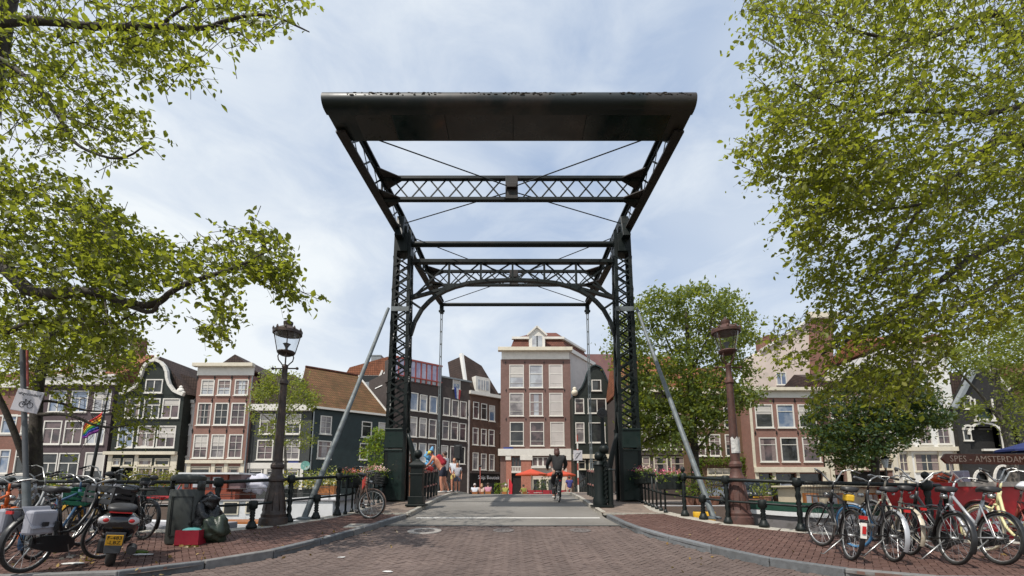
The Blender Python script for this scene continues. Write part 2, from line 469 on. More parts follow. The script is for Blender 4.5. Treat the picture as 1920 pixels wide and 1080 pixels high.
def x_on(curve, Y):
    for a, b in zip(curve[:-1], curve[1:]):
        if min(a.y, b.y) <= Y <= max(a.y, b.y) and abs(a.y - b.y) > 1e-6:
            return a.x + (b.x - a.x) * (Y - a.y) / (b.y - a.y)
    return None

ROADB = mat("road_bed_sand", (0.085, 0.066, 0.056), 0.9, 0.3, 8, 0.3)
CLK_ROAD = pavers("road_clinker", (0.128, 0.092, 0.079), (0.146, 0.106, 0.091), (0.166, 0.123, 0.106), 0.45)
CLK_PAVE = pavers("pavement_clinker", (0.092, 0.048, 0.038), (0.115, 0.061, 0.048), (0.142, 0.080, 0.064))
ASPH = mat("worn_asphalt", (0.185, 0.170, 0.150), 0.85, 0.20, 1.1, 0.6, col2=(0.115, 0.105, 0.092), c2lo=0.46, c2hi=0.7, dirt_scale=0.55)
BPAVE = mat("bridge_pavement", (0.19, 0.145, 0.115), 0.85, 0.22, 3, 0.4, col2=(0.10, 0.08, 0.07))
QBRICK = brick("quay_brick", (0.15, 0.09, 0.065), (0.11, 0.075, 0.06), (0.16, 0.14, 0.12))
def water_mat():
    m, t, b, o = _new("canal_water"); v = _coords(t)
    b.inputs["Base Color"].default_value = (0.022, 0.028, 0.018, 1); _set(b, rough=0.08, spec=0.55)
    n = _noise(t, v, 1.6, 4, 0.6); _bump(t, b, n.outputs["Fac"], 0.35, 0.12)
    return m
WATER = water_mat()

def sheet(name, xs, ys, zf, m, kind="structure"):
    vs = []; fs = []
    for y in ys:
        for x in xs: vs.append((x, y, zf(x, y)))
    n = len(xs)
    for j in range(len(ys) - 1):
        for i in range(n - 1):
            a = j * n + i; fs.append((a, a + 1, a + n + 1, a + n))
    return tag(MB().add(vs, fs).build(name, m), kind=kind)
def frange(a, b, s):
    n = max(1, int(round((b - a) / s))); return [a + (b - a) * i / n for i in range(n + 1)]

# road: sand bed, bricks on it, asphalt towards the bridge
YA = G(960, 986, 0.0).y          # brick road ends, asphalt begins
def road_span(y):
    l = x_on(kerbL, y); r = x_on(kerbR, y)
    return (l if l is not None else -16, r if r is not None else 16)
vs = []; fs = []
ys = frange(-14, 4.0, 2) + frange(4.3, YA, 0.25)
for y in ys:
    l, r = road_span(y) if y > 4.9 else (-16 if y > 4.2 else -40, 16 if y > 4.2 else 40)
    for i in range(5): vs.append((l - 0.02 + (r - l + 0.04) * i / 4, y, gr(y) - 0.028))
for j in range(len(ys) - 1):
    for i in range(4): a = j * 5 + i; fs.append((a, a + 1, a + 6, a + 5))
road = tag(MB().add(vs, fs).build("road", ROADB), kind="structure")

def loft(c1, c2, n, zf, name, m, kind="structure", k=10, thick=None):
    """surface between two curves (same direction), heights from zf(Y)"""
    def samp(c, n):
        L = [0]
        for a, b in zip(c[:-1], c[1:]): L.append(L[-1] + (b.xy - a.xy).length)
        out = []; j = 0
        for i in range(n + 1):
            t = L[-1] * i / n
            while j < len(c) - 2 and L[j + 1] < t: j += 1
            out.append(c[j].lerp(c[j + 1], (t - L[j]) / max(1e-9, L[j + 1] - L[j])))
        return out
    A, B_ = samp(c1, n), samp(c2, n); vs = []; fs = []
    for a, b in zip(A, B_):
        for i in range(k + 1):
            p = a.lerp(b, i / k); vs.append((p.x, p.y, zf(p.y)))
    w = k + 1
    for j in range(n):
        for i in range(k): q = j * w + i; fs.append((q, q + 1, q + w + 1, q + w))
    mb = MB().add(vs, fs)
    return tag(mb.build(name, m), kind=kind) if name else (A, B_)

YP = G(700, 963, KERB).y        # clinker pavement ends here, pale strip, then the bridge pavement
def upto(curve, ymax): return [p for p in curve if p.y <= ymax + 1e-6]
kL1 = upto(kerbL, YP); qL1 = upto(quayL, YP + 0.3)
kR1 = [p for p in kerbR if p.y <= YP]; qR1 = upto(quayR, YP + 0.3)
paveL = loft(qL1, kL1, 60, lambda Y: gp(Y) - 0.028, "pavement", ROADB)
paveR = loft(kR1, qR1, 60, lambda Y: gp(Y) - 0.028, "pavement", ROADB)

# clinker bricks, herringbone at 45 degrees
BL, BWD, BT = 0.168, 0.084, 0.03
def brick_mesh():
    l, w, c = BL / 2 - 0.0022, BWD / 2 - 0.0022, 0.003
    mb = MB()
    b = [(-l, -w, -BT), (l, -w, -BT), (l, w, -BT), (-l, w, -BT), (-l + c, -w + c, 0), (l - c, -w + c, 0), (l - c, w - c, 0), (-l + c, w - c, 0)]
    mb.add(b, [(4, 5, 6, 7), (0, 1, 5, 4), (1, 2, 6, 5), (2, 3, 7, 6), (3, 0, 4, 7)])
    return mb
BV = [Vector(v) for v in brick_mesh().v]; BF = brick_mesh().f
def inside(poly, x, y):
    c = False; n = len(poly); j = n - 1
    for i in range(n):
        xi, yi = poly[i]; xj, yj = poly[j]
        if (yi > y) != (yj > y) and x < (xj - xi) * (y - yi) / (yj - yi) + xi: c = not c
        j = i
    return c
def lay_bricks(parent, poly, zf, m, theta, box, single=300):
    x0, x1, y0, y1 = box; W = BWD; R = Matrix.Rotation(theta, 2)
    cx, cy = (x0 + x1) / 2, (y0 + y1) / 2
    n = int(max(x1 - x0, y1 - y0) / W) + 3; lst = []
    for a in range(-n, n):
        for b in range(-n, n):
            d = (a - b) % 4
            if d == 0: c = Vector(((a + 1) * W, (b + 0.5) * W)); rot = 0
            elif d == 3: c = Vector(((a + 0.5) * W, (b + 1) * W)); rot = math.pi / 2
            else: continue
            p = R @ c; x, y = p.x + cx, p.y + cy
            if x0 < x < x1 and y0 < y < y1 and abs(x) < 1.25 * y + 0.6 and inside(poly, x, y): lst.append((x, y, rot + theta))
    lst.sort(key=lambda q: q[1] + 0.02 * abs(q[0]))
    me = brick_mesh().mesh("brick", m)
    mb = MB()
    for i, (x, y, r) in enumerate(lst):
        e = 0.02; sl = math.atan((zf(y + e) - zf(y - e)) / (2 * e))
        M = Matrix.Rotation(sl + rnd.uniform(-0.012, 0.012), 3, 'X') @ Matrix.Rotation(rnd.uniform(-0.011, 0.011), 3, 'Y') @ Matrix.Rotation(r + rnd.uniform(-0.012, 0.012), 3, 'Z')
        loc = Vector((x, y, zf(y) + rnd.uniform(-0.003, 0.003)))
        if i < single:
            o = bpy.data.objects.new("brick", me); link(o, parent); o.matrix_local = Matrix.Translation(loc) @ M.to_4x4()
        else: mb.add([M @ v + loc for v in BV], BF)
    tag(mb.build("bricks", m, parent), kind="stuff")
road_poly = [(p.x + 0.03, p.y) for p in kerbL if p.y <= YA] + [(x_on(kerbL, YA), YA), (x_on(kerbR, YA), YA)] + [(p.x - 0.03, p.y) for p in kerbR if p.y <= YA]
lay_bricks(road, road_poly, gr, CLK_ROAD, math.radians(45), (-9, 9, 4.95, YA - 0.04))
def inset(c, s, w=0.10):
    out = []
    for i, p in enumerate(c):
        t = (c[min(i + 1, len(c) - 1)] - c[max(i - 1, 0)]); t.z = 0; t.normalize(); out.append(p + Vector((-t.y, t.x, 0)) * s * w)
    return out
def ring(a, b): return [(p.x, p.y) for p in a] + [(p.x, p.y) for p in reversed(b)]
lay_bricks(paveL, ring(qL1, inset(kL1, 1)), gp, CLK_PAVE, math.radians(38), (-13, 0, 5.0, YP))
lay_bricks(paveR, ring(inset(kR1, 1), qR1), gp, CLK_PAVE, math.radians(52), (0, 13, 5.0, YP))

# kerb stones one by one
def kerb_run(curve, parent, side, m, L=0.95, w=0.125, lift=0.014):
    pts = resample(curve, L)
    for a, b in zip(pts[:-1], pts[1:]):
        if a.y < 3.8 and b.y < 3.8: continue
        t = (b - a); t.z = 0; t.normalize(); n = Vector((-t.y, t.x, 0)) * side
        a2, b2 = a + t * rnd.uniform(.004, .012), b - t * rnd.uniform(.004, .012); mm = rnd.choice(GRANITES) if m is GRANITE else m
        q = [a2, b2, b2 + n * w, a2 + n * w]
        j = rnd.uniform(-0.006, 0.006)
        top = [Vector((p.x, p.y, gp(p.y) + lift + j)) for p in q]; bot = [Vector((p.x, p.y, gr(p.y) - 0.05)) for p in q]
        vs = bot + top; fs = [(4, 5, 6, 7), (0, 1, 5, 4), (1, 2, 6, 5), (2, 3, 7, 6), (3, 0, 4, 7)]
        if side < 0: fs = [f[::-1] for f in fs]
        MB().add(vs, fs).build("kerb_stone", mm, parent, bevel=0.012)
kerb_run(upto(kerbL, YP), paveL, 1, GRANITE)
kerb_run([p for p in kerbR if p.y <= YP], paveR, 1, GRANITE)
# coping stones along the water
def coping(curve, parent, side):
    pts = resample(curve, 1.1)
    for a, b in zip(pts[:-1], pts[1:]):
        if abs(a.x) > 18: continue
        t = (b - a); t.z = 0; t.normalize(); n = Vector((-t.y, t.x, 0)) * side
        a2, b2 = a + t * 0.006, b - t * 0.006
        q = [a2 - n * 0.06, b2 - n * 0.06, b2 + n * 0.26, a2 + n * 0.26]
        top = [Vector((p.x, p.y, gp(p.y) + 0.008)) for p in q]; bot = [Vector((p.x, p.y, gp(p.y) - 0.22)) for p in q]
        vs = bot + top; fs = [(4, 5, 6, 7), (0, 1, 5, 4), (1, 2, 6, 5), (2, 3, 7, 6), (3, 0, 4, 7)]
        if side < 0: fs = [f[::-1] for f in fs]
        MB().add(vs, fs).build("coping_stone", PALESTONE, parent, bevel=0.01)
coping([p for p in quayL if p.y <= 12.7], paveL, -1)
coping([p for p in quayR if p.y <= 12.9], paveR, -1)
# quay walls down into the water
def quay_wall(curve, flip):
    mb = MB(); pts = resample(curve, 0.8)
    for a, b in zip(pts[:-1], pts[1:]):
        q = [Vector((a.x, a.y, -2.5)), Vector((b.x, b.y, -2.5)), Vector((b.x, b.y, gp(b.y) - 0.2)), Vector((a.x, a.y, gp(a.y) - 0.2))]
        mb.add(q, [(0, 1, 2, 3) if not flip else (3, 2, 1, 0)])
    return tag(mb.build("quay_wall", QBRICK), kind="structure")
quay_wall(quayL, False); quay_wall(quayR, False)
# asphalt of the approach and the bridge
vs = []; fs = []
ys = frange(YA, 31.7, 0.35)
for y in ys:
    l, r = road_span(y)
    for i in range(7): vs.append((l - 0.01 + (r - l + 0.02) * i / 6, y, gr(y) + 0.002))
for j in range(len(ys) - 1):
    for i in range(6): a = j * 7 + i; fs.append((a, a + 1, a + 8, a + 7))
asphalt = tag(MB().add(vs, fs).build("asphalt_roadway", ASPH), kind="structure")
LINEP = mat("worn_line_paint", (0.62, 0.60, 0.56), 0.6, 0.12, 5, col2=(0.25, 0.23, 0.2), c2lo=0.55, c2hi=0.7, dirt_scale=6)
YL = G(960, 971.5, 0).y
def strip(name, x0, x1, y0, y1, zoff, m, parent=None, n=10):
    mb = MB(); vs = []; fs = []
    for i in range(n + 1):
        x = x0 + (x1 - x0) * i / n
        for y in (y0, y1): vs.append((x, y, gr(y) + zoff))
    for i in range(n): fs.append((2 * i, 2 * i + 2, 2 * i + 3, 2 * i + 1))
    return mb.add(vs, fs).build(name, m, parent)
strip("stop_line", G(781, 971, 0).x, G(1124, 971, 0).x, YL - 0.07, YL + 0.07, 0.007, LINEP, asphalt)
strip("steel_joint", x_on(kerbL, YA) + 0.02, x_on(kerbR, YA) - 0.02, YA - 0.06, YA + 0.03, 0.006, IRON, asphalt)
yj = 14.6
strip("deck_joint", road_span(yj)[0], road_span(yj)[1], yj, yj + 0.07, 0.007, IRON, asphalt)
yj = 17.2
strip("deck_joint", road_span(yj)[0], road_span(yj)[1], yj, yj + 0.05, 0.007, IRON, asphalt)

# pavements of the bridge, kerbs and deck
def bridge_side(sgn):
    edge = BW_L if sgn < 0 else BW_R; kerb = kerbL if sgn < 0 else kerbR
    mb = MB(); vs = []; fs = []
    yy = frange(YP, 31.0, 0.3)
    for y in yy:
        a, b = edge(y), x_on(kerb, y)
        if y < 12.6:
            q = x_on([p for p in (quayL if sgn < 0 else quayR) if p.y > 9.5], y)
            if q is not None: a = q
        for i in range(4): vs.append((a + (b - a) * i / 3, y, gp(y)))
    for j in range(len(yy) - 1):
        for i in range(3):
            q = j * 4 + i; f = (q, q + 1, q + 5, q + 4); fs.append(f if sgn < 0 else f[::-1])
    o = tag(mb.add(vs, fs).build("bridge_pavement", BPAVE), kind="structure")
    ks = [p for p in kerb if p.y >= YP]
    kerb_run(ks, o, 1, PALESTONE, 1.4, 0.12)
    y = YP; a = x_on(quayL if sgn < 0 else quayR, y) ; b = x_on(kerb, y)
    mb = MB(); mb.bar((a, y, gp(y) - 0.01), (b - sgn * -0.0, y, gp(y) - 0.01), 0.16, 0.05)
    mb.build("joint_strip", PALESTONE, o)
    return o
bsL = bridge_side(-1); bsR = bridge_side(1)
mb = MB()
for y0, y1 in ((13.2, 16), (16, 20), (20, 24), (24, 27)):
    z0, z1 = gr(y0), gr(y1)
    vs = []
    for y, z in ((y0, z0), (y1, z1)):
        vs += [(BW_L(y) - 0.02, y, z - 0.45), (BW_R(y) + 0.02, y, z - 0.45), (BW_R(y) + 0.02, y, z + 0.02 - 0.06), (BW_L(y) - 0.02, y, z + 0.02 - 0.06)]
    mb.add(vs, [(0, 1, 5, 4), (1, 2, 6, 5), (3, 0, 4, 7), (0, 3, 2, 1), (4, 5, 6, 7)])
tag(mb.build("bridge_deck", IRON), kind="structure")
# sub-structure: abutments
mb = MB(); mb.bx(-4.2, 4.1, 12.9, 13.6, -2.5, 0.35); mb.bx(-4.3, 4.6, 27.0, 28.0, -2.5, 0.1)
tag(mb.build("bridge_abutment", QBRICK), kind="structure")

water = sheet("water", [-160, -60, -20, 0, 20, 60, 160], [6.5, 15, 25, 33], lambda x, y: -0.9, WATER)
# far bank
FARQ = mat("far_quay_paving", (0.20, 0.165, 0.14), 0.85, 0.25, 1.2, 0.3, col2=(0.12, 0.10, 0.09))
mb = MB()
mb.add([(-160, 29.5, 0.15), (-6, 29.5, 0.15), (-4.3, 27.5, 0.15), (5, 27.0, 0.15), (160, 27.0, 0.15), (160, 34, 0.15), (-160, 34, 0.15)], [(0, 1, 2, 3, 4, 5, 6)])
mb.add([(-160, 34, 0.15), (160, 34, 0.15), (400, 600, 0.15), (-400, 600, 0.15)], [(0, 1, 2, 3)])
tag(mb.build("far_quay", FARQ), kind="structure")
mb = MB()
for a, b in (((-160, 29.5), (-6, 29.5)), ((-6, 29.5), (-4.3, 27.5)), ((-4.3, 27.5), (5, 27.0)), ((5, 27.0), (160, 27.0))):
    mb.bar((a[0], a[1] + 0.15, -1.2), (b[0], b[1] + 0.15, -1.2), 0.3, 2.64)
tag(mb.build("far_quay_wall", QBRICK), kind="structure")
# canal bed and near ground beyond the view
mb = MB(); mb.add([(-200, -60, -2.6), (200, -60, -2.6), (200, 40, -2.6), (-200, 40, -2.6)], [(0, 1, 2, 3)])
tag(mb.build("canal_bed", ROADB), kind="structure")

# covers let into the ground
COVER = mat("pale_cover_ring", (0.30, 0.275, 0.25), 0.7, 0.25, 10, 0.3, col2=(0.25, 0.22, 0.2))
CASTI = mat("worn_cast_iron", (0.13, 0.11, 0.10), 0.6, 0.25, 10, 0.3)
def cover(px, py, r, h, ringm, label, group=None):
    c = G(px, py, h); sl = math.atan((gr(c.y + .05) - gr(c.y - .05)) / .1)
    root = tag(empty("manhole_cover", c + Vector((0, 0, 0.006))), label, "manhole cover", group); root.rotation_euler = (sl, 0, 0)
    mb = MB(); n = 28
    vs = []; fs = []
    for rr, z in ((r, -0.02), (r, 0.006), (r * 0.62, 0.006), (r * 0.62, 0.0)):
        for k in range(n): vs.append((rr * math.cos(6.2832 * k / n), rr * math.sin(6.2832 * k / n), z))
    for i in range(3):
        for k in range(n): fs.append((i * n + k, i * n + (k + 1) % n, (i + 1) * n + (k + 1) % n, (i + 1) * n + k))
    mb.add(vs, fs).build("rim", ringm, root)
    mb = MB(); mb.lathe([(r * 0.62, -0.02), (r * 0.62, 0.0), (r * 0.05, 0.003)], (0, 0, 0), 24)
    for k in range(6):
        a = k * math.pi / 3; mb.bar((0.08 * math.cos(a), 0.08 * math.sin(a), 0.006), (r * 0.55 * math.cos(a), r * 0.55 * math.sin(a), 0.004), 0.02, 0.01)
    mb.build("lid", CASTI, root)
cover(796, 996, 0.345, 0.0, COVER, "round manhole cover with pale concrete ring before the white stop line")
cover(944, 995, 0.22, 0.0, CASTI, "small dull iron cover in the middle of the brick road")
cover(1088, 995, 0.22, 0.0, CASTI, "small dull iron cover near the right kerb of the brick road")
c = G(670, 986, KERB)
ro = empty("inspection_cover", c + Vector((0, 0, 0.004)), 0.0, "square stone inspection cover in the left pavement beside the kerb", "inspection cover")
ro.rotation_euler = (math.atan(0.085), 0, 0)
MB().bx(-0.22, 0.22, -0.22, 0.22, -0.02, 0.006).build("frame", PALESTONE, ro)
MB().bx(-0.08, 0.08, -0.08, 0.08, -0.0, 0.009).build("lid", CASTI, ro)
# ------------------------------------------------------------------ the drawbridge
BR_ = random.Random(3)
GREEN = mat("dark_green_bridge_paint", (0.0045, 0.0085, 0.0078), 0.46, 0.3, 1.2, 0.08, col2=(0.028, 0.022, 0.018), c2lo=0.55, c2hi=0.8, dirt_scale=2.2, spec=0.28)
BROWNED = mat("weathered_bridge_paint", (0.026, 0.020, 0.017), 0.55, 0.3, 1.5, 0.1, col2=(0.012, 0.017, 0.015), spec=0.35)
BOXM = mat("counterweight_paint", (0.006, 0.012, 0.0105), 0.42, 0.25, 0.5, 0.05, col2=(0.034, 0.028, 0.022), c2lo=0.47, c2hi=0.56, dirt_scale=0.5, spec=0.45)
CASEG = mat("dark_green_casing_paint", (0.006, 0.016, 0.0135), 0.35, 0.3, 2, 0.06, col2=(0.02, 0.02, 0.016), c2lo=0.55, c2hi=0.75, spec=0.4)
LICHEN = mat("lichen_and_rust", (0.16, 0.115, 0.07), 0.9, 0.4, 9, 0.5, col2=(0.03, 0.03, 0.026), c2lo=0.42, c2hi=0.6, dirt_scale=5)
RUSTY = mat("rusty_pipe", (0.17, 0.075, 0.04), 0.75, 0.35, 5, 0.3, col2=(0.05, 0.03, 0.022))
YT = 14.0; ZB = 9.8; ZT = 10.6          # tower plane, bottom and top chord of the balance
db = empty("drawbridge", (axis(YT), YT, gp(YT)), 0, "dark green iron drawbridge with lattice towers and overhead balance beam spanning the road", "drawbridge")
INV = Matrix.Translation(Vector((axis(YT), YT, gp(YT)))).inverted()
def dpart(mb, name, m, parent=None, smooth=False, bevel=0.0, auto=None):
    """geometry given in world coordinates, hung under the bridge"""
    mb.v = [tuple(Vector(v) - Vector((axis(YT), YT, gp(YT)))) for v in mb.v]
    return mb.build(name, m, parent or db, smooth, bevel, auto)
def half(Y): return 4.02 - 0.062 * (Y - YT)      # outer half width of the balance
def BX(s, Y, inset=0.0): return axis(Y) + s * (half(Y) - inset)

# towers: four corner legs tapering upwards, crossed flat bars between
ZBASE = gp(YT)
for s in (-1, 1):
    bx0, bx1, bw0, bw1 = 4.04, 3.36, 4.0, 3.46      # outer/inner half distance at base, at top
    dep0, dep1 = 0.56, 0.42
    ztop = ZB + 0.05
    def corner(io, fb, z):
        t = (z - ZBASE) / (ztop - ZBASE)
        x = (bx0 + (bw0 - bx0) * t) if io else (bx1 + (bw1 - bx1) * t)
        d = dep0 + (dep1 - dep0) * t
        return Vector((axis(YT) + s * x, YT + (-d / 2 if fb == 0 else d / 2), z))
    tw = empty("tower", (0, 0, 0), 0, parent=db)
    # legs
    for io in (0, 1):
        for fb in (0, 1):
            mb = MB(); a, b = corner(io, fb, ZBASE), corner(io, fb, ztop)
            sx = (-1 if io else 1) * s; sy = 1 if fb == 0 else -1
            mb.bar(a + Vector((sx * 0.045, 0, 0)), b + Vector((sx * 0.045, 0, 0)), 0.10, 0.02, up=(0, 1, 0))
            mb.bar(a + Vector((0, sy * 0.05, 0)), b + Vector((0, sy * 0.05, 0)), 0.02, 0.12, up=(0, 1, 0))
            dpart(mb, "tower_leg", GREEN, tw)
    # lattice bars
    z0, z1 = ZBASE + 2.25, ztop - 0.95
    n = 15; dz = (z1 - z0) / n
    for k in range(n):
        za, zb = z0 + k * dz, z0 + (k + 1) * dz
        for fb in (0, 1):
            for p, q in ((corner(0, fb, za), corner(1, fb, zb)), (corner(1, fb, za), corner(0, fb, zb))):
                off = Vector((0, (-0.014 if fb == 0 else 0.014), 0)) + (Vector((0, 0.011, 0)) if p is not None and (p - corner(0, fb, za)).length < 1e-6 else Vector((0, 0, 0)))
                mb = MB().bar(p + off, q + off, 0.008, 0.062, up=(0, 1, 0)) if False else MB()
                t = (q - p).normalized(); u = Vector((0, 1, 0)); w = t.cross(u).normalized() * 0.027; d = u * 0.005
                mb.add([p + off - w - d, p + off + w - d, q + off + w - d, q + off - w - d, p + off - w + d, p + off + w + d, q + off + w + d, q + off - w + d],
                       [(0, 1, 2, 3), (7, 6, 5, 4), (0, 3, 7, 4), (1, 5, 6, 2), (0, 4, 5, 1), (3, 2, 6, 7)])
                dpart(mb, "lattice_bar", GREEN, tw)
        if k % 3 == 0:
            zb2 = min(z1, za + 3 * dz)
            for io in (0, 1):
                mb = MB()
                for p, q in ((corner(io, 0, za), corner(io, 1, zb2)), (corner(io, 1, za), corner(io, 0, zb2))):
                    mb.bar(p, q, 0.012, 0.055, up=(1, 0, 0))
                dpart(mb, "side_lattice", GREEN, tw)
    # plated foot, head plate, clamp
    for za, zb, nm, g in ((ZBASE + 0.02, ZBASE + 1.62, "foot_casing", 0.0), (ZBASE + 1.66, ZBASE + 2.28, "foot_casing", -0.012), (z1 + 0.12, ztop - 0.1, "head_plate", 0.004)):
        mb = MB(); vs = []
        for z in (za, zb):
            for io, fb in ((1, 0), (0, 0), (0, 1), (1, 1)):
                c = corner(io, fb, z); c = c + Vector((s * (0 if io else .09), 0, 0)) if nm == "foot_casing" else c; cc = Vector((axis(YT) + s * 3.7, YT, z)); dd = (c - cc); vs.append(c + Vector((math.copysign(g, dd.x), math.copysign(g, dd.y), 0)))
        mb.add(vs, [(0, 1, 5, 4), (1, 2, 6, 5), (2, 3, 7, 6), (3, 0, 4, 7), (4, 5, 6, 7), (3, 2, 1, 0)])
        if nm == "foot_casing": mb.bar(vs[4] - Vector((0, .015, .03)), vs[5] - Vector((0, .015, .03)), 0.03, 0.06)
        if nm == "head_plate":
            c0, c1 = corner(0, 0, za + 0.1), corner(1, 0, zb - 0.15)
            mb.bx(c0.x + s * 0.1, c1.x - s * 0.1, c0.y - 0.07, c0.y - 0.01, za + 0.02, zb - 0.1)
        dpart(mb, nm, CASEG if nm == "foot_casing" else GREEN, tw, bevel=0.01)
    # clamp where the prop meets the tower
    zc = 6.9 if False else P(740, 585, YT).z
    c0, c1 = corner(0, 0, zc), corner(1, 0, zc)
    mb = MB(); mb.bx(min(c0.x, c1.x) - 0.0, max(c0.x, c1.x) + 0.0, c0.y - 0.05, c0.y - 0.02, zc - 0.08, zc + 0.08)
    dpart(mb, "clamp", STEELGREY, tw)
    # grey prop down to the quay
    foot = G(570, 974, KERB) if s < 0 else G(1338, 973, KERB)
    top = Vector((c1.x + s * 0.08, c0.y - 0.06, zc))
    mb = MB(); mb.tube([foot + Vector((0, 0, 0.02)), foot.lerp(top, 0.5), top], [0.070, 0.061, 0.048], 14)
    mb.lathe([(0.17, 0), (0.17, 0.04), (0.12, 0.06)], foot, 12)
    dpart(mb, "prop", STEELGREY, None, True, auto=40)
    # rusty pipes and the curved arm of the barrier beside the inner leg
    c = corner(0, 0, ZBASE)
    for dx, r, h in ((-0.16, 0.035, 1.9), (-0.3, 0.06, 1.25)) if s < 0 else ((-0.10, 0.03, 2.2),):
        p = c + Vector((s * dx, 0.08, 0))
        mb = MB(); mb.tube([p, p + Vector((0, 0, h))], r, 10)
        for z in (0.02, h * 0.4, h * 0.75, h): mb.lathe([(r * 1.5, 0), (r * 1.5, 0.06)], p + Vector((0, 0, z - 0.02)), 10)
        dpart(mb, "service_pipe", RUSTY if s < 0 else GREEN, None, True, auto=40)
    pts = [c + Vector((-s * (0.08 + 0.34 * math.sin(t * 1.5)), -0.12, 2.1 - 1.75 * t)) for t in [i / 8 for i in range(9)]]
    mb = MB(); mb.tube(pts, [0.05 + 0.035 * math.sin(math.pi * i / 8) for i in range(9)], 8)
    dpart(mb, "curved_barrier_arm", GREEN, None, True)

# portal truss between the towers with its arch
def bar2(mb, p, q, w, d): mb.bar(p, q, d, w, up=(0, 1, 0)) if False else flat(mb, p, q, w, d)
def flat(mb, p, q, w, d):
    p, q = Vector(p), Vector(q); t = (q - p).normalized(); u = Vector((0, 1, 0)); a = t.cross(u).normalized() * w / 2; b = u * d / 2
    mb.add([p - a - b, p + a - b, q + a - b, q - a - b, p - a + b, p + a + b, q + a + b, q - a + b],
           [(0, 1, 2, 3), (7, 6, 5, 4), (0, 3, 7, 4), (1, 5, 6, 2), (0, 4, 5, 1), (3, 2, 6, 7)])
pt = empty("portal_truss", (0, 0, 0), 0, parent=db)
def PT(px, py): return P(px, py, YT)
xl, xr = axis(YT) - 3.42, axis(YT) + 3.42
ztc = PT(962, 491).z
mb = MB(); flat(mb, (xl, YT, ztc), (xr, YT, ztc), 0.12, 0.2); dpart(mb, "top_chord", GREEN, pt, bevel=0.006)
cx = axis(YT)
def sym(pts): return [Vector((cx + (p.x - cx) * sg, p.y, p.z)) for p, sg in pts]
archL = [PT(770, 628), PT(778, 603), PT(791, 580), PT(804, 566), PT(817, 555), PT(835, 545), PT(853, 538), PT(880, 531), PT(915, 527)]
archL = [Vector((cx - abs(p.x - cx), YT, p.z)) for p in archL]
zcr = PT(962, 525.5).z
arch = archL + [Vector((cx, YT, zcr))] + [Vector((2 * cx - p.x, YT, p.z)) for p in reversed(archL)]
mb = MB()
for a, b in zip(arch[:-1], arch[1:]): flat(mb, a, b + (b - a).normalized() * 0.01, 0.10, 0.16)
dpart(mb, "arch", GREEN, pt)
ch0 = Vector((xl, YT, PT(773, 559).z)); ch1 = archL[6] + Vector((0.05, 0, 0.05))
for m_ in (1, -1):
    f = lambda p: p if m_ == 1 else Vector((2 * cx - p.x, p.y, p.z))
    mb = MB(); flat(mb, f(ch0), f(ch1), 0.09, 0.14); dpart(mb, "lower_chord", GREEN, pt)
    mb = MB(); flat(mb, f(Vector((xl, YT + .02, PT(772, 563).z - 0.05))), f(archL[2] + Vector((0.02, 0.02, 0))), 0.06, 0.08); dpart(mb, "bracket_strut", GREEN, pt)
    mb = MB(); flat(mb, f(Vector((xl, YT + .02, ch0.z + 0.05))), f(Vector((cx - 2.72, YT + .02, ch0.z + 0.5))), 0.06, 0.08); dpart(mb, "bracket_strut", GREEN, pt)
nodes = [cx + (x - 962) / 124.0 * 2.16 for x in (838, 900, 962, 1024, 1086)]
def lowz(x):
    pts = [ch0, ch1] + arch[7:12] + [Vector((2 * cx - ch1.x, YT, ch1.z)), Vector((xr, YT, ch0.z))]
    for a, b in zip(pts[:-1], pts[1:]):
        if a.x <= x <= b.x: return a.z + (b.z - a.z) * (x - a.x) / max(1e-6, b.x - a.x)
    return ch0.z
for x in nodes:
    mb = MB(); flat(mb, (x, YT - .01, lowz(x)), (x, YT - .01, ztc), 0.065, 0.1); dpart(mb, "truss_post", GREEN, pt)
ext = [xl] + nodes + [xr]
for a, b in zip(ext[:-1], ext[1:]):
    for (p, q, o_) in (((a, lowz(a)), (b, ztc), 0.02), ((a, ztc), (b, lowz(b)), 0.045)):
        if p[0] == xl and p[1] == ztc and False: continue
        mb = MB(); flat(mb, (p[0], YT + o_, p[1]), (q[0], YT + o_, q[1]), 0.055, 0.012); dpart(mb, "lattice_bar", GREEN, pt)
# round axle tube above, between the tower heads
mb = MB(); za = PT(962, 458).z
mb.tube([(cx - 3.62, YT, za), (cx + 3.62, YT, za)], 0.10, 14)
for x in (-3.5, 3.5): mb.tube([(cx + x - 0.08, YT, za), (cx + x + 0.08, YT, za)], 0.17, 14)
dpart(mb, "axle_tube", GREEN, None, True, auto=40)

